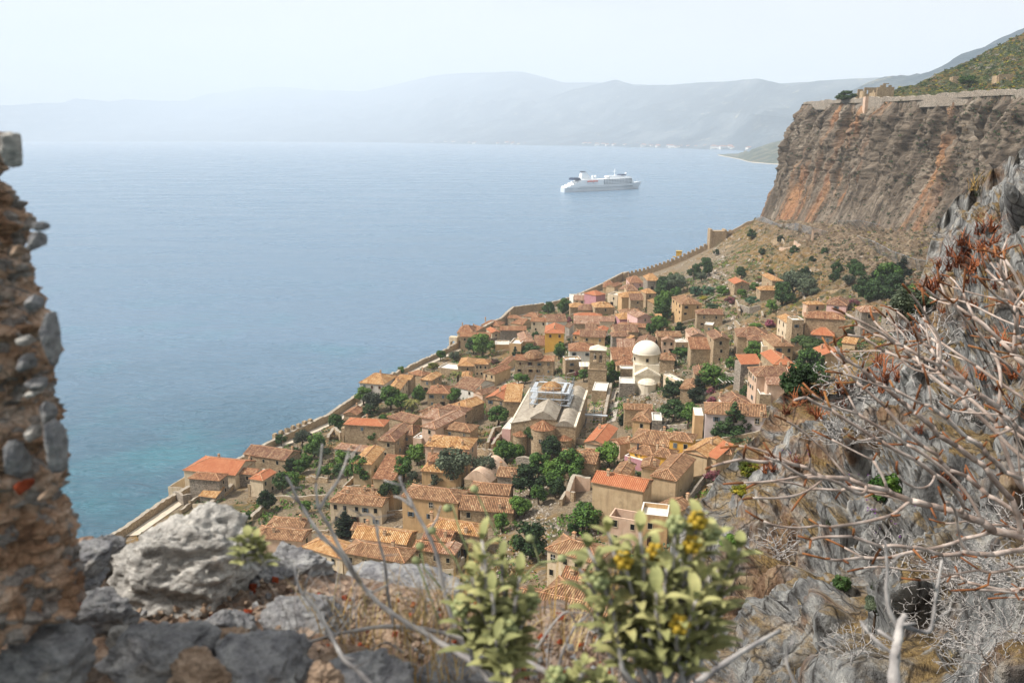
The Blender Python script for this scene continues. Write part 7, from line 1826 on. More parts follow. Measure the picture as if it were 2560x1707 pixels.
# ================================================================ people, tables, umbrella
def person_mesh(pose, shirt, trousers):
    J = {'pel': (0, 0, .95), 'che': (0, 0, 1.3), 'nek': (0, 0, 1.48), 'hed': (0, .01, 1.62), 'top': (0, 0, 1.76), 'sl': (-.2, 0, 1.42), 'el': (-.27, -.03, 1.15), 'hl': (-.27, .08, .92), 'sr': (.2, 0, 1.42), 'er': (.27, -.03, 1.15), 'hr': (.27, .08, .92),
         'kl': (-.11, .04, .5), 'fl': (-.12, -.02, .06), 'tl': (-.12, .14, .04), 'kr': (.11, .04, .5), 'fr': (.12, -.02, .06), 'tr': (.12, .14, .04)}
    if pose == 'walk': J.update({'kl': (-.1, .18, .52), 'fl': (-.1, .25, .08), 'tl': (-.1, .38, .1), 'kr': (.1, -.02, .5), 'fr': (.1, -.28, .1), 'tr': (.1, -.15, .04), 'hl': (-.28, -.2, .98), 'hr': (.28, .2, 1.)})
    if pose == 'crouch': J.update({'pel': (0, -.05, .45), 'che': (0, .12, .75), 'nek': (0, .2, .9), 'hed': (0, .26, 1.02), 'top': (0, .28, 1.14), 'sl': (-.2, .15, .86), 'el': (-.26, .3, .66), 'hl': (-.15, .42, .5), 'sr': (.2, .15, .86), 'er': (.26, .3, .66), 'hr': (.15, .42, .5), 'kl': (-.14, .3, .5), 'kr': (.14, .3, .5)})
    E_ = [('pel', 'che'), ('che', 'nek'), ('nek', 'hed'), ('hed', 'top'), ('che', 'sl'), ('sl', 'el'), ('el', 'hl'), ('che', 'sr'), ('sr', 'er'), ('er', 'hr'), ('pel', 'kl'), ('kl', 'fl'), ('fl', 'tl'), ('pel', 'kr'), ('kr', 'fr'), ('fr', 'tr')]
    R_ = {'pel': .15, 'che': .16, 'nek': .06, 'hed': .1, 'top': .07, 'sl': .07, 'sr': .07, 'el': .05, 'er': .05, 'hl': .035, 'hr': .035, 'kl': .07, 'kr': .07, 'fl': .045, 'fr': .045, 'tl': .035, 'tr': .035}
    ks = list(J); me = bpy.data.meshes.new('person'); me.from_pydata([J[k] for k in ks], [(ks.index(a_), ks.index(b_)) for a_, b_ in E_], [])
    o = bpy.data.objects.new('person', me); C.objects.link(o); sk = o.modifiers.new('s', 'SKIN'); ss = o.modifiers.new('b', 'SUBSURF'); ss.levels = ss.render_levels = 1
    for i, k in enumerate(ks): me.skin_vertices[0].data[i].radius = (R_[k], R_[k]); me.skin_vertices[0].data[i].use_root = (k == 'pel')
    dg = bpy.context.evaluated_depsgraph_get(); m2 = bpy.data.meshes.new_from_object(o.evaluated_get(dg)); bpy.data.objects.remove(o)
    m2.materials.append(plain('skin', 'a8765a', .6, 0)); m2.materials.append(plain('cloth_'+shirt, shirt, .9, 0)); m2.materials.append(plain('cloth_'+trousers, trousers, .9, 0)); m2.materials.append(plain('hair', '2a1d14', .8, 0))
    hz = J['nek'][2]; pz = J['pel'][2]
    for p in m2.polygons:
        z = p.center.z; p.material_index = (3 if z > J['hed'][2]+.05 else 0) if z > hz else (1 if z > pz-.02 else (2 if z > .09 else 3)); p.use_smooth = True
    return m2
PPL = [('T1', (1322, 105), 'walk', '1e1e22', '1e1e22', 'person in dark clothes walking along the sea wall'), ('T1', (1392, 78), 'walk', 'd88ea0', '333a4a', 'person in pink top walking behind the dark-clothed walker on the sea wall'),
       ('T6', (1697, 815), 'stand', '22242a', '2a2a30', 'left of two people in dark clothes standing in the paved lane'), ('T6', (1718, 812), 'stand', '2c2a2a', '2f3440', 'right of two people in dark clothes standing in the paved lane'),
       ('T6', (1722, 660), 'walk', '33302e', '22242a', 'dark figure walking up the paved lane past the curved yard wall'), ('T6', (1765, 570), 'walk', '2a3038', '1c1c20', 'farthest dark figure at the upper end of the paved lane'),
       ('U1', (925, 1395), 'crouch', '15161a', '22242a', 'person in black crouching on the square beside the stairs'), ('U1', (882, 1412), 'crouch', '2f9fb0', '444a55', 'person in turquoise crouching on the square'),
       ('U3', (1345, 912), 'walk', '20242c', '2b2b2b', 'lone walker in dark clothes on the stony path above the village'), ('U6', (392, 690), 'stand', '15161a', '1a1a1e', 'left of two people in black on the white sea-edge terrace'), ('U6', (412, 690), 'stand', '1c1c22', '24242a', 'right of two people in black on the white sea-edge terrace')]
for i, (t, p, pose, sh, tr_, lb) in enumerate(PPL):
    g = ghit(*tp(t, p)); me = person_mesh(pose, sh, tr_); o = bpy.data.objects.new('person', me); C.objects.link(o)
    if t == 'U6':
        zt = [h_ for h_ in C.objects if h_.get('label') == 'long white-walled terrace on the sea edge'][0]; g = Vector((zt.location.x+(-2.5+2.*(i-9)), zt.location.y-1.5, zt.location.z+4.25))
    o.location = g+Vector((0, 0, .22 if t != 'U6' else 0)); o.rotation_euler = (0, 0, i*1.9); tag(o, lb, 'person', 'people walking about the town')
def table_set(pos, col, label, n=2, rz=0.):
    Mt = plain('table_'+col, col, .6, .05)
    r = empty('table', pos, rz); tag(r, label, 'table', 'terrace tables')
    m = MB(); m.box(-.5, .5, -.5, .5, .71, .75); m.build('tabletop', Mt, r); m = MB(); m.tube([(0, 0, 0), (0, 0, .71)], .05, 6); m.build('leg', Mt, r)
    for k in range(n):
        a_ = k*2*pi/n+.4; c = empty('chair', Vector(pos)+Vector((cos(a_)*.9, sin(a_)*.9, 0)), a_+pi/2); tag(c, f"{['first', 'second', 'third', 'fourth'][k]} chair at the {label}"[:90], 'chair', 'terrace chairs')
        m = MB(); m.box(-.22, .22, -.22, .22, .42, .46); m.build('seat', Mt, c); m = MB(); m.box(-.22, .22, -.22, -.18, .46, .9); m.build('backrest', Mt, c)
        for sx in (-.19, .19):
            for sy in (-.19, .19): m = MB(); m.box(sx-.02, sx+.02, sy-.02, sy+.02, 0, .42); m.build('leg', Mt, c)
def on_terr(label, fx, fy):
    h_ = [x for x in C.objects if x.get('label') == label][0]; t = [c for c in h_.children if c.name.startswith('terrace')]
    z = t[0].location.z if t else 0.; return h_.matrix_basis @ Vector((fx, fy, z))
bpy.context.view_layer.update()
for i, (lb, fx, fy, col, nm) in enumerate([('low yellow terrace with outdoor tables', -2.5, 0, 'd8d8d4', 'left white table on the low yellow terrace'), ('low yellow terrace with outdoor tables', 0, .5, 'd8d8d4', 'middle white table on the low yellow terrace'), ('low yellow terrace with outdoor tables', 2.5, .2, 'd8d8d4', 'right white table on the low yellow terrace'),
        ('ivy-hung stone terrace with wooden tables', -2.6, -.4, 'b07a38', 'left wooden table on the ivy terrace'), ('ivy-hung stone terrace with wooden tables', 2.4, -.4, 'b07a38', 'right wooden table on the ivy terrace'), ('bright white roof terrace with flower tubs', 0, 0, 'd8d8d4', 'white table on the bright roof terrace'),
        ('small roof terrace with white table between stone house and pinkish tower house', 0, 0, 'e0e0dc', 'white table between the stone and pinkish houses')]):
    table_set(on_terr(lb, fx, fy), col, nm, 2, i)
def umb_terrace():
    r = house('T4', (832, 655), (1040, 715), (1150, 650), 3.2, 'F.5', 'mauve', 'old', (0, 0), 'dark red walled terrace with pale blue floor and folded umbrella', (), cat='terrace'); r.name = 'terrace_house'
    g = r.matrix_basis @ Vector((0, .3, 3.2)); bpy.context.view_layer.update()
    table_set(g, '33404e', 'dark garden table under the folded umbrella', 4)
    u = empty('umbrella', g+Vector((-.2, .9, 0))); tag(u, 'tall folded dark blue umbrella beside the dark garden table', 'umbrella')
    m = MB(); m.tube([(0, 0, 0), (0, 0, 3.2)], .04, 6); m.build('pole', M_steel, u); m = MB(); m.lathe([(.02, 3.3), (.16, 2.9), (.22, 1.9), (.3, 1.4), (.05, 1.35)], 10); m.build('canopy', plain('umbrella_navy', '27323f', .8, .1), u)
umb_terrace()
def awning():
    g = ghit(*tp('U2', (690, 1290))); r = empty('awning', g+Vector((0, -1, 4.6)), 0); tag(r, 'cream striped awning over the restaurant tables beside the bell tower', 'awning')
    m = MB()
    for k in range(9): m.poly([(-3+k*.67, -1.6, -.5), (-3+(k+1)*.67, -1.6, -.5), (-3+(k+1)*.67, 1.6, .5), (-3+k*.67, 1.6, .5)], k % 2)
    m.build('cloth', [M_white, plain('awning_cream', 'c9bfa8', .8, .05)], r)
    for x in (-2.9, 2.9): m = MB(); m.tube([(x, -1.5, -5), (x, -1.5, -.5)], .05, 5); m.build('post', M_steel, r)
awning()
def pergola():
    g = ghit(*tp('U5', (1330, 560))); r = empty('pergola', g, .1); tag(r, 'green vine-covered pergola above the shaded courtyard', 'pergola')
    Mg = plain('pergola_green', '2c4a3a', .6, .1)
    for x in (-3.5, 3.5):
        for y in (-2, 2): m = MB(); m.tube([(x, y, -1), (x, y, 3)], .08, 5); m.build('post', Mg, r)
    for k in range(8): m = MB(); m.box(-4+k*1.1, -3.9+k*1.1, -2.4, 2.4, 3., 3.15); m.build('beam', M_white, r)
    V, Fq = leaves([((x, y, 3.3), (1.5, 1.2, .35)) for x in (-2.5, 0, 2.5) for y in (0, 1.5)], 1400, .12, 5)
    me = bpy.data.meshes.new('vine'); me.from_pydata(V.tolist(), [], Fq.tolist()); me.materials.append(LEAF['bright']); o = bpy.data.objects.new('vine', me); C.objects.link(o); o.parent = r
pergola()

# ---- houses and shore buildings of the far village
def far_village():
    rd = random.Random(12); Mt = plain('far_white', 'ece6da', .8, .1, .1); protos_ = []
    m = MB(); m.box(-10, 10, -7, 7, -3, 8); w_ = m.build('wall', Mt); wd = w_.data; bpy.data.objects.remove(w_)
    m = MB(); a_, b_, zr = 11, 8, 4
    for f_ in ([(-a_, -b_, 0), (a_, -b_, 0), (a_*.4, 0, zr), (-a_*.4, 0, zr)], [(a_, b_, 0), (-a_, b_, 0), (-a_*.4, 0, zr), (a_*.4, 0, zr)], [(a_, -b_, 0), (a_, b_, 0), (a_*.4, 0, zr)], [(-a_, b_, 0), (-a_, -b_, 0), (-a_*.4, 0, zr)]): m.poly(f_)
    q = m.build('roof', plain('far_roof', '9a6a50', .9, .1, .1)); rdm = q.data; bpy.data.objects.remove(q)
    for i in range(90):
        u = rd.choice([rd.gauss(1230, 90), rd.gauss(1560, 70), rd.gauss(1720, 80), rd.uniform(1000, 1850)]); v0 = float(np.interp(u, [0, 600, 1000, 1300, 1500, 1600, 1800, 1870], [351.5, 352, 355.5, 362, 364.5, 367.5, 372.5, 376.5]))
        r0 = float(shore_r(np.array([u])))*rd.uniform(1.006, 1.05)
        az = (u-1280)/F/cos(P); g = Vector((r0*sin(atan(az)), r0*cos(atan(az)), 8+90*(r0/float(shore_r(np.array([u])))-1)))
        o = empty('distant_house', g, rd.uniform(-.6, .6)); s = rd.uniform(1.4, 2.9); o.scale = (s, s, s*.9)
        tag(o, 'tiny pale house in the hazy village on the far shore', 'house', 'pale houses on the far shore')
        for nm, d_ in (('wall', wd), ('roof', rdm)):
            c = bpy.data.objects.new(nm, d_); C.objects.link(c); c.parent = o
            if nm == 'roof': c.location = (0, 0, 8)
far_village()
# ================================================================ near plants
M_bk = None
def stick_mats():
    t = NT('bare_branch_bark', .8); p = t.co('Object'); c = t.ramp(t.noise(9, 5, p, .6), [(.3, '7a685c'), (.48, 'a08e82'), (.62, 'c2b2a6'), (.75, 'd8cabf')])
    a_ = t.done(c, t.bump(t.noise(60, 3, p), .4, .004))
    t = NT('young_shoot_bark', .7); p = t.co('Object'); c = t.ramp(t.noise(7, 4, p, .6), [(.35, '5f3a24'), (.55, '84522f'), (.7, '96683a')]); b_ = t.done(c, t.bump(t.noise(90, 3, p), .6, .004))
    t = NT('dead_twig_bark', .9); p = t.co('Object'); c = t.ramp(t.noise(14, 5, p, .6), [(.3, '5d5a5a'), (.5, '97928e'), (.7, 'c2bcb4')]); c_ = t.done(c)
    return a_, b_, c_
M_bk, M_tip, M_twig = stick_mats()
def colonize(root, attr, step, infl, kill, maxit=160, bias=(0, 0, 0)):
    N = [np.array(root, float)]; par = [-1]; A_ = np.array(attr, float); alive = np.ones(len(A_), bool); grown = {}
    near = np.full(len(A_), 0); nd = np.linalg.norm(A_-N[0], axis=1)
    # trunk toward the centroid until something is within reach
    while nd.min() > infl and len(N) < 200:
        k = np.argmin(nd); d = A_[k]-N[-1]; d = d/np.linalg.norm(d); N.append(N[-1]+d*step); par.append(len(N)-2)
        dd = np.linalg.norm(A_-N[-1], axis=1); up = dd < nd; nd[up] = dd[up]; near[up] = len(N)-1
    for it in range(maxit):
        act = alive & (nd < infl)
        if not act.any(): break
        new = []
        for n_ in np.unique(near[act]):
            S = A_[act & (near == n_)]; d = (S-N[n_]); d /= np.linalg.norm(d, axis=1)[:, None]; d = d.sum(0)/len(d)+np.array(bias)+_rng.randn(3)*.1
            l_ = np.linalg.norm(d)
            if l_ < 1e-3 or grown.get(n_, 0) > 2: continue
            grown[n_] = grown.get(n_, 0)+1; new.append((N[n_]+d/l_*step, n_))
        if not new: break
        for p_, pr_ in new:
            N.append(p_); par.append(pr_); dd = np.linalg.norm(A_-p_, axis=1); up = dd < nd; nd[up] = dd[up]; near[up] = len(N)-1
        alive &= nd > kill
    return np.array(N), np.array(par)
def branches_to_mesh(N, par, r_tip, expo, r_max, tipn, parent, names=('branch_frame', 'shoot_tips'), mats=None, nside=6, smooth_it=2, thick=1.08):
    n = len(N); kids = [[] for _ in range(n)]
    for i, p in enumerate(par):
        if p >= 0: kids[p].append(i)
    for _ in range(smooth_it):
        M_ = N.copy()
        for i in range(n):
            if par[i] >= 0 and kids[i]: M_[i] = N[i]*.5+N[par[i]]*.25+np.mean([N[k] for k in kids[i]], 0)*.25
        N = M_
    cnt = np.zeros(n); h = np.zeros(n)
    for i in range(n-1, -1, -1):
        if not kids[i]: cnt[i] = 1; h[i] = 0
        else: cnt[i] = sum(cnt[k] for k in kids[i]); h[i] = 1+max(h[k] for k in kids[i])
    rad = np.minimum(r_tip*cnt**expo, r_max)
    mb = [MB(), MB()]; tips = []
    done = np.zeros(n, bool)
    for s in range(n):
        for st in (kids[s] if (len(kids[s]) != 1 or par[s] < 0) else []):
            ch = [s, st]
            while len(kids[ch[-1]]) == 1: ch.append(kids[ch[-1]][0])
            rr = [min(rad[c], rad[st]*1.15) for c in ch]
            if not kids[ch[-1]] and len(ch) > tipn+1 and tipn:
                k = len(ch)-tipn
                mb[0].tube([N[c] for c in ch[:k+1]], rr[:k+1], nside); tips.append(([N[c] for c in ch[k:]], [r_tip*thick]*(len(ch)-k-1)+[r_tip*.9]))
            elif not kids[ch[-1]] and tipn: tips.append(([N[c] for c in ch], [r_tip*thick]*(len(ch)-1)+[r_tip*.9]))
            else: mb[0].tube([N[c] for c in ch], rr, nside)
    if mb[0].f: mb[0].build(names[0], mats[0], parent, True)
    tips.sort(key=lambda t_: abs(proj(Vector(t_[0][-1])+parent.location)[0]-2100))
    for k, (q, rr) in enumerate(tips):
        if k < 98: m_ = MB(); m_.tube(q, rr, nside); m_.build('shoot_tip', mats[1], parent, True)
        else: mb[1].tube(q, rr, nside)
    if mb[1].f: mb[1].build('shoot_tips_rest', mats[1], parent, True)['kind'] = 'stuff'
def in_poly(u, v, poly):
    c = False; j = len(poly)-1
    for i in range(len(poly)):
        if (poly[i][1] > v) != (poly[j][1] > v) and u < (poly[j][0]-poly[i][0])*(v-poly[i][1])/(poly[j][1]-poly[i][1]+1e-9)+poly[i][0]: c = not c
        j = i
    return c
def spurge():
    rd = random.Random(31)
    poly = [(1735, 1150), (1800, 1090), (1880, 1050), (1960, 990), (2010, 900), (2040, 830), (2100, 765), (2170, 740), (2256, 690), (2342, 640), (2437, 600), (2506, 575), (2640, 540), (3000, 560), (3000, 1500), (2560, 1530), (2400, 1500), (2280, 1490), (2100, 1440), (1960, 1390), (1880, 1310), (1800, 1250), (1730, 1200)]
    A_ = []
    while len(A_) < 3000:
        u, v = rd.uniform(1700, 2800), rd.uniform(540, 1530)
        if not in_poly(u, v, poly): continue
        if v > 1250 and u < 2350 and rd.random() < .6: continue
        f = np.clip((u-1750)/1100, 0, 1); d = rd.uniform(3.5, 3.9)+f*.5+rd.random()*1.0*(.3+f)
        if v < 900: d += rd.random()*1.2
        A_.append(tuple(dep(u, v, d)))
    root = dep(2950, 1480, 4.7)
    N, par = colonize(root, A_, .055, .62, .13, 260, (-.22, 0, .0))
    r = empty('spurge_bush', root); tag(r, 'large bare tree spurge with pale branches and orange-brown shoot tips filling the right side', 'bush')
    branches_to_mesh(N-np.array(root), par, .0054, .38, .052, 3, r, mats=(M_bk, M_tip), smooth_it=5)
spurge()
def dead_shrubs():
    rd = random.Random(8)
    rt = np.zeros(3); A_ = []
    while len(A_) < 620:
        p = np.array([rd.uniform(-1, 1), rd.uniform(-1, 1), rd.uniform(0, 1)]); 
        if .15 < np.linalg.norm(p*[1, 1, 1.1]) < 1: A_.append(p)
    N, par = colonize(rt, A_, .055, .5, .1, 90)
    base = empty('dead_shrub', (0, 0, 0)); branches_to_mesh(N, par, .006, .33, .03, 0, base, ('twig_dome',)*2, (M_twig, M_twig), 4, 1)
    spots = [(2480, 1450, .8, 'grey dead shrub dome right of the lower spurge limb'), (2330, 1520, .7, 'pale dead shrub beneath the lowest spurge limb'), (2540, 1600, .7, 'dead twiggy shrub in the bottom right corner'), (2240, 1430, .8, 'small pale dead shrub above the silvery plant'), (2560, 1350, .9, 'dead shrub at the right edge under the spurge trunk'), (1950, 1400, .7, 'little white dead shrub on the grey buttress wall'), (2140, 990, 1.5, 'whitish dead shrub behind the spurge tips near the green bushes'), (2330, 900, 1.6, 'pale tangled shrub between spurge branches in the upper right'), (2420, 1050, 1.2, 'tangled dead shrub behind the middle of the spurge'), (2120, 1120, 1.3, 'wiry grey shrub above the buttress crack'), (2400, 1600, .6, 'thin grey shrub in front of the bottom right soil'), (1790, 1190, .8, 'tiny leafless shrub at the top of the grey buttress'),
     (2450, 1540, .8, 'spreading pale twiggy shrub right of the upright stump'), (2380, 1480, .8, 'dense whitish twig dome left of the right frame edge'), (2550, 1480, .8, 'tangled pale twigs at the right edge below the spurge limb'), (2470, 1660, .8, 'pale dry twigs low in the right corner beside the stump'), (2140, 1640, .6, 'grey wiry shrub at the bottom beside the stump foot')]
    for i, (u, v, s, lb) in enumerate(spots):
        h, nn = cast(u, v, BVN)
        if h is None: continue
        o = base if i == 0 else copy_tree(base)
        o.location = h; o.rotation_euler = (-.35, -.2, i*1.3); sc_ = s*(h.y)/(20 if v < 1300 else 11); o.scale = (sc_, sc_, sc_*.9); tag(o, lb, 'bush', 'dead twiggy shrubs on the rock slope')
dead_shrubs()
def strands(name, pts, n, length, width, mat_list, seed, droop=.6, spread=.9, kind='stuff', up=1., label=None, parent=None):
    rd = random.Random(seed); V = []; Fq = []; mi = []
    for (c, s) in pts:
        c = Vector(c); k = rd.randrange(len(mat_list))
        for _ in range(n):
            a_ = rd.uniform(0, 2*pi); L = length*s*rd.uniform(.5, 1.1); d = Vector((cos(a_)*spread*rd.random(), sin(a_)*spread*rd.random(), up)).normalized(); p = c+Vector((rd.uniform(-1, 1), rd.uniform(-1, 1), 0))*s*.18*length
            sd_ = Vector((-sin(a_), cos(a_), 0)); w_ = width*s; b = len(V); m_ = 4
            for j in range(m_+1):
                q = j/m_; w2 = w_*(1-q*.8); V += [tuple(p-sd_*w2), tuple(p+sd_*w2)]; p = p+d*L/m_; d = (d+Vector((cos(a_)*.3, sin(a_)*.3, -droop))*.35).normalized()
            for j in range(m_): Fq.append([b+2*j, b+2*j+1, b+2*j+3, b+2*j+2]); mi.append(k)
    me = bpy.data.meshes.new(name); me.from_pydata(V, [], Fq)
    for m_ in mat_list: me.materials.append(m_)
    me.polygons.foreach_set('material_index', mi); me.update(); o = bpy.data.objects.new(name, me); C.objects.link(o)
    if kind: o['kind'] = kind
    if parent: o.parent = parent
    return o
M_straw = plain('straw', 'b8975a', .8, .3, 3); M_straw2 = plain('straw_pale', 'd0b983', .8, .25, 3); M_rust = plain('rust_leaf', '7a4630', .8, .35, 3); M_rust2 = plain('rust_leaf_pale', 'a8653f', .8, .3, 3)
M_weed = plain('weed_green', '3c4a22', .8, .3, 3); M_purple = plain('thistle_purple', '8a55a0', .8, .1)
def slope_plants():
    rd = random.Random(14); P_ = []
    while len(P_) < 620:
        u, v = rd.uniform(1690, 2600), rd.uniform(380, 1750); h, nn = cast(u, v, BVN)
        if h is None: P_.append(None); continue
        if fbm(h.x*.25, h.y*.25, h.z*.25, 2) > -.02 and (nn.z > .15): P_.append((h, h.length and rd.uniform(.5, 1.2)))
        else: P_.append(None)
    P_ = [p for p in P_ if p]
    strands('dry_grass', [(p, s*max(.35, p.y/30)) for p, s in P_], 26, .75, .012, [M_straw, M_straw2, M_straw, M_weed], 3, .35, .7)
    R_ = []
    for u0, v0, su, sv, n in ((2440, 660, 60, 50, 18), (2330, 720, 60, 50, 14), (2200, 930, 70, 50, 14), (2060, 1010, 50, 30, 6), (2520, 900, 60, 90, 10), (1930, 1180, 40, 60, 5), (2450, 1200, 80, 100, 6)):
        for _ in range(n):
            h, nn = cast(rd.gauss(u0, su), rd.gauss(v0, sv), BVN)
            if h: R_.append((h, rd.uniform(.7, 1.3)*max(.4, h.y/32)))
    strands('rust_brown_spurge_leaves', R_, 30, .9, .028, [M_rust, M_rust2], 5, .9, 1.1)
    G_ = [(2210, 1250, 1.3, 'cypress-green feathery bush behind the middle spurge limbs', 'bright'), (2100, 1470, .8, 'green feathery shrub hanging on the rock face', 'dark'), (1820, 1370, .7, 'small green tuft on the grey buttress', 'broad'), (2190, 1520, .9, 'silver-leaved shrub below the lower spurge limb', 'olive'), (1870, 1180, 1.0, 'yellow-flowered shrub on the grey buttress', 'yellow'), (1850, 1230, .8, 'smaller yellow-green shrub under the yellow-flowered one', 'yellow'), (2000, 1000, 1.4, 'dark shrub at the top edge of the rock slope', 'dark'), (2050, 960, 1.4, 'green shrub at the top edge of the rock slope', 'broad'), (2270, 820, 1.6, 'olive shrub on the ridge behind the spurge tips', 'olive'), (1810, 1600, .5, 'dull green shrub low in the rock cleft', 'dark')]
    for u, v, s, lb, kd in G_:
        h, nn = cast(u, v, BVN)
        if h is None: continue
        crown, trunk, h0 = TREE[(kd, 0)]; o = empty('shrub', h-Vector((0, 0, .2)), u*.1); sc_ = s*h.y/52; o.scale = (sc_, sc_, sc_); tag(o, lb, 'shrub', 'leafy shrubs on the rock slope')
        for nm, d_ in (('crown', crown), ('trunk', trunk)): c = bpy.data.objects.new(nm, d_); C.objects.link(c); c.parent = o
    T_ = []
    for u0, v0, n in ((2140, 1230, 14), (2200, 1310, 12), (1990, 1160, 8), (2170, 1180, 6)):
        for _ in range(n):
            h, nn = cast(rd.gauss(u0, 25), rd.gauss(v0, 25), BVN)
            if h: T_.append((h+Vector((0, 0, .25)), .5))
    strands('thistle_flowers', T_, 10, .12, .02, [M_purple], 6, .1, 1.4)
slope_plants()
# ---- grey twigs in front (photo pixels with a distance)
TW = [([(1450, 1720, 1.7), (1330, 1660, 1.75), (1180, 1600, 1.8), (1060, 1568, 1.85), (960, 1562, 1.9), (860, 1580, 1.95), (780, 1602, 2.), (700, 1607, 2.05), (640, 1600, 2.1)], .0065),
      ([(1280, 1700, 1.7), (1170, 1650, 1.75), (1090, 1600, 1.8), (1040, 1570, 1.8), (960, 1520, 1.8), (900, 1460, 1.85), (850, 1380, 1.85), (800, 1340, 1.85), (770, 1290, 1.85), (740, 1240, 1.9), (715, 1190, 1.9)], .0068),
      ([(900, 1460, 1.85), (870, 1400, 1.8), (830, 1330, 1.8), (795, 1270, 1.8), (790, 1210, 1.8), (800, 1150, 1.8), (806, 1110, 1.8)], .0045), ([(795, 1270, 1.8), (840, 1210, 1.8), (865, 1160, 1.8), (872, 1120, 1.8)], .0042),
      ([(1190, 1680, 1.8), (1140, 1580, 1.85), (1110, 1480, 1.85), (1100, 1410, 1.85), (1070, 1330, 1.85), (1035, 1270, 1.85), (1010, 1220, 1.85), (1000, 1190, 1.85)], .0062), ([(1035, 1270, 1.85), (1010, 1250, 1.85), (985, 1240, 1.85)], .004), ([(1070, 1330, 1.85), (1095, 1290, 1.85), (1102, 1262, 1.85)], .003),
      ([(980, 1760, 1.6), (900, 1680, 1.65), (860, 1650, 1.65), (835, 1600, 1.7), (800, 1530, 1.75), (760, 1490, 1.75), (740, 1450, 1.75), (730, 1410, 1.8), (708, 1385, 1.8)], .0055), ([(760, 1490, 1.75), (768, 1450, 1.75), (780, 1420, 1.75)], .003),
      ([(985, 1570, 1.9), (970, 1480, 1.9), (960, 1400, 1.9), (945, 1340, 1.9), (930, 1280, 1.9), (890, 1290, 1.9)], .0042), ([(1010, 1630, 1.9), (960, 1600, 1.9), (900, 1640, 1.9)], .003),
      ([(1700, 1740, 1.7), (1760, 1690, 1.75), (1850, 1630, 1.8), (1950, 1575, 1.9)], .0085), ([(1330, 1640, 2.), (1380, 1560, 2.), (1420, 1520, 2.), (1440, 1560, 2.)], .004), ([(1390, 1700, 1.9), (1405, 1620, 1.9), (1440, 1560, 1.9), (1480, 1530, 1.9)], .0045),
      ([(2240, 1790, 1.9), (2235, 1680, 1.93), (2240, 1620, 1.95), (2250, 1560, 2.), (2265, 1535, 2.)], .015), ([(2250, 1580, 2.), (2225, 1530, 2.), (2215, 1470, 2.), (2218, 1420, 2.), (2212, 1350, 2.)], .006), ([(2250, 1560, 2.), (2330, 1590, 2.), (2340, 1500, 2.), (2355, 1400, 2.)], .006), ([(2240, 1640, 1.95), (2190, 1600, 1.95), (2150, 1550, 2.)], .005), ([(1990, 1720, 1.9), (1960, 1650, 1.9), (1985, 1600, 1.9)], .004)]
def twigs():
    r = empty('dead_bush', dep(1250, 1720, 1.75)); tag(r, 'dry grey leafless bush with long thin branches across the bottom centre', 'bush')
    r2 = empty('dead_stump', dep(2240, 1760, 1.9)); tag(r2, 'dry upright grey stump with forked branches at the bottom right', 'bush')
    rd = random.Random(4)
    for k, (pts, rad) in enumerate(TW):
        par = r2 if k >= 14 else r; P_ = [dep(*p) for p in pts]; Q = []
        for a_, b_ in zip(P_[:-1], P_[1:]):
            for j in range(5): Q.append(a_.lerp(b_, j/5)+Vector((rd.uniform(-1, 1), rd.uniform(-1, 1), rd.uniform(-1, 1)))*.003)
        Q.append(P_[-1])
        for _ in range(3): Q = [Q[0]]+[(Q[i-1]+Q[i]*2+Q[i+1])*.25 for i in range(1, len(Q)-1)]+[Q[-1]]
        n = len(Q); m = MB(); m.tube([q-par.location for q in Q], [rad*(1-.55*i/n)*(1+.12*sin(i*1.7)) for i in range(n)], 7)
        for i in range(3, n-2, 4):
            if rd.random() < .5: d = Vector((rd.uniform(-1, 1), rd.uniform(-.4, .4), rd.uniform(-.2, 1))).normalized()*rd.uniform(.02, .06); m.tube([Q[i]-par.location, Q[i]-par.location+d*.6, Q[i]-par.location+d], [rad*.4, rad*.3, rad*.2], 5)
        m.build('branch', M_twig, par, True)
twigs()
def near_grass():
    rd = random.Random(2); P_ = []
    for _ in range(110):
        u = rd.choice([rd.gauss(960, 110), rd.gauss(1200, 130), rd.gauss(1500, 90), rd.gauss(1000, 150)]); v = rd.uniform(1520, 1740); d = rd.uniform(1.8, 2.4); P_.append((dep(u, v, d), rd.uniform(.5, 1.1)))
    strands('dry_stems', P_, 7, .19, .0018, [M_straw, M_straw2, M_twig, M_straw], 8, .25, .8)
near_grass()
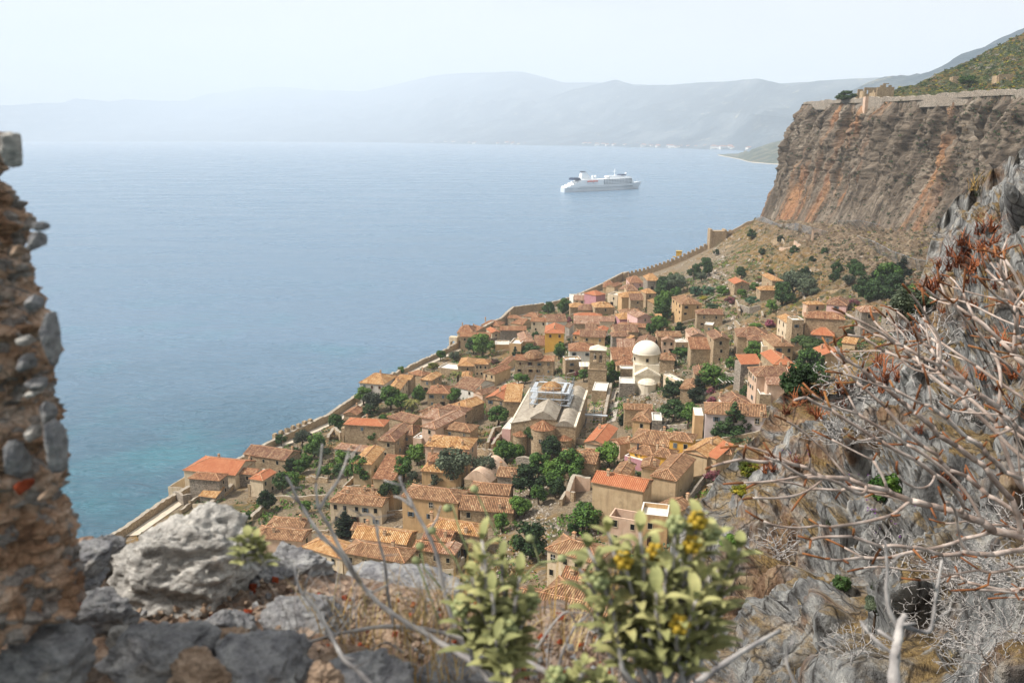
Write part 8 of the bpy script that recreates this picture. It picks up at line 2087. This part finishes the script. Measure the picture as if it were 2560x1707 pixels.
# ---- leafy bushes with yellow flower heads
def leafy():
    t = NT('felty_leaf', .75); p = t.co('Object'); rnd = t.noise(11, 3, p)
    c = t.ramp(rnd, [(.3, '5c5f3c'), (.48, '8a8b5a'), (.62, 'a8a36e'), (.75, 'a8914c')]); t.b.inputs['Subsurface Weight'].default_value = .0
    Ml = t.done(c, t.bump(t.noise(120, 3, p), .4, .003)); My = plain('yellow_flower', 'b89a35', .7, .2, 30); Mh = plain('seed_head', '9aa070', .8, .15, 30)
    def leaf(mb, base, d, up, L, w_):
        d = d.normalized(); s_ = d.cross(up); s_ = s_.normalized() if s_.length > 1e-3 else Vector((1, 0, 0)); n_ = s_.cross(d); m = 5; prev = None; b = len(mb.v)
        for j in range(m+1):
            q = j/m; ww = w_*math.sin(pi*min(.98, q*.9+.06))**.8; c_ = base+d*L*q+n_*(.25*L*q*(1-q))-Vector((0, 0, .25*L*q*q)); mb.v += [tuple(c_-s_*ww+n_*ww*.35), tuple(c_), tuple(c_+s_*ww+n_*ww*.35)]
        for j in range(m):
            for k in (0, 1): mb.f.append([b+3*j+k, b+3*j+k+1, b+3*j+k+4, b+3*j+k+3]); mb.mi.append(0)
    def bush(root, tips, label, seed, lf=.085, d_near=True):
        K = .78 if d_near else 1.; root = Vector((0, 0, H))+(root-Vector((0, 0, H)))*K; lf *= K; rd = random.Random(seed); r = empty('sage_bush', root); tag(r, label, 'bush'); st = MB(); lv = MB()
        for (u, v, d) in tips:
            tip = dep(u, v, d*K)-root; mid = tip*.5+Vector((rd.uniform(-.03, .03), rd.uniform(-.03, .03), -.03)); Q = [Vector((0, 0, 0)), mid*.5+Vector((0, 0, -.01)), mid, tip*.8+Vector((0, 0, .0)), tip]
            st.tube(Q, [.006, .005, .0045, .0035, .0025], 6); n = 10
            for i in range(n):
                f = .42+.58*i/(n-1); a_ = i*pi/2+rd.uniform(-.3, .3); b = Q[0].lerp(tip, f) if f < .5 else mid.lerp(tip, (f-.5)*2)
                for sg in (0, pi): 
                    dd = Vector((cos(a_+sg), sin(a_+sg)*.8, .3+.65*f+rd.uniform(-.35, .35))); leaf(lv, b, dd, Vector((0, 0, 1)), lf*rd.uniform(.6, 1.1)*(1.1-.35*f), (.0105 if lf > .06 else .008)*rd.uniform(.7, 1.15))
            if rd.random() < .2:
                m = MB()
                for k in range(14): a_ = k*2.4; q = 1-2*(k+.5)/14; c_ = Vector((cos(a_)*math.sqrt(1-q*q), sin(a_)*math.sqrt(1-q*q), q))*.012+tip; m.lathe([(.0005, c_.z-.006), (.006, c_.z-.003), (.0065, c_.z+.003), (.0005, c_.z+.006)], 6, c=(c_.x, c_.y))
                m.build('flower_head', My if rd.random() < .6 else Mh, r, True)
        st.build('stem_frame', M_twig, r, True); lv.build('foliage', Ml, r, True)
    rd = random.Random(77)
    bush(dep(1255, 1720, 1.9), [(1205, 1350, 1.9), (1255, 1400, 1.95), (1180, 1440, 1.9), (1300, 1440, 1.9), (1230, 1480, 1.85), (1150, 1520, 1.9), (1310, 1540, 1.9), (1270, 1570, 1.85), (1200, 1390, 1.95), (1240, 1600, 1.8), (1330, 1500, 1.95)], 'smaller grey-green leafy bush with yellow heads left of the bottom centre', 3)
    T2_ = [(1470, 1370, 1.8), (1520, 1330, 1.85), (1560, 1400, 1.8), (1600, 1330, 1.8), (1640, 1380, 1.85), (1690, 1310, 1.8), (1730, 1360, 1.8), (1780, 1330, 1.85), (1830, 1400, 1.85), (1850, 1370, 1.9), (1500, 1450, 1.8), (1640, 1480, 1.75), (1760, 1450, 1.8), (1790, 1520, 1.8), (1700, 1560, 1.75), (1620, 1570, 1.8), (1540, 1560, 1.85), (1450, 1420, 1.85), (1745, 1300, 1.8), (1665, 1420, 1.8), (1600, 1430, 1.85), (1740, 1500, 1.75)]
    bush(dep(1650, 1760, 1.85), T2_, 'large blurred leafy bush with yellow flower heads in front of the near houses', 5, .1)
    bush(dep(625, 1400, 2.0), [(600, 1355, 2.0), (640, 1350, 2.0), (620, 1345, 2.)], 'tiny bright green sprout behind the large pale boulder', 9, .05)
    bush(dep(1450, 1760, 1.7), [(1390, 1690, 1.7), (1460, 1660, 1.7), (1500, 1700, 1.7)], 'low leafy sprig at the very bottom between the two bushes', 11, .06)
    # slender stalks with round seed heads
    r = empty('seed_stalk_plant', dep(1250, 1650, 1.8)); tag(r, 'thin yellow-green stalks with small round seed heads above the smaller bush', 'plant')
    for pts in ([(1190, 1430), (1150, 1330), (1130, 1260), (1118, 1270)], [(1240, 1480), (1310, 1440), (1350, 1405), (1330, 1350), (1325, 1345)], [(1350, 1405), (1400, 1400), (1405, 1395)], [(1100, 1560), (1060, 1450), (1040, 1400)], [(1180, 1500), (1140, 1400), (1082, 1330), (1080, 1325)], [(1260, 1380), (1225, 1300), (1190, 1230), (1186, 1222)], [(1130, 1500), (1060, 1420), (1050, 1365)]):
        Q = [dep(u, v, 1.85)-r.location for u, v in pts]; m = MB(); m.tube(Q, .0022, 5); s_ = m.build('stalk', Mh, r, True)
        m = MB(); c_ = Q[-1]; m.lathe([(.0005, c_.z-.01), (.009, c_.z-.005), (.0095, c_.z+.004), (.0005, c_.z+.01)], 10, c=(c_.x, c_.y)); m.build('seed_head', Mh, s_, True)
leafy()
# ================================================================ haze: one closed box of even thin air
def haze():
    mb = MB(); mb.box(-9000, 13000, -1500, 30000, -3, 1900)
    t = NT('haze_air'); t.t.nodes.remove(t.b)
    v = t.t.nodes.new('ShaderNodeVolumePrincipled'); v.inputs['Color'].default_value = (.79, .86, .93, 1)
    v.inputs['Density'].default_value = HAZE; v.inputs['Anisotropy'].default_value = .0
    t.t.links.new(v.outputs[0], t.t.nodes['Material Output'].inputs['Volume'])
    o = mb.build('haze', t.m); o['kind'] = 'stuff'
HAZE = 1.1e-4
haze()
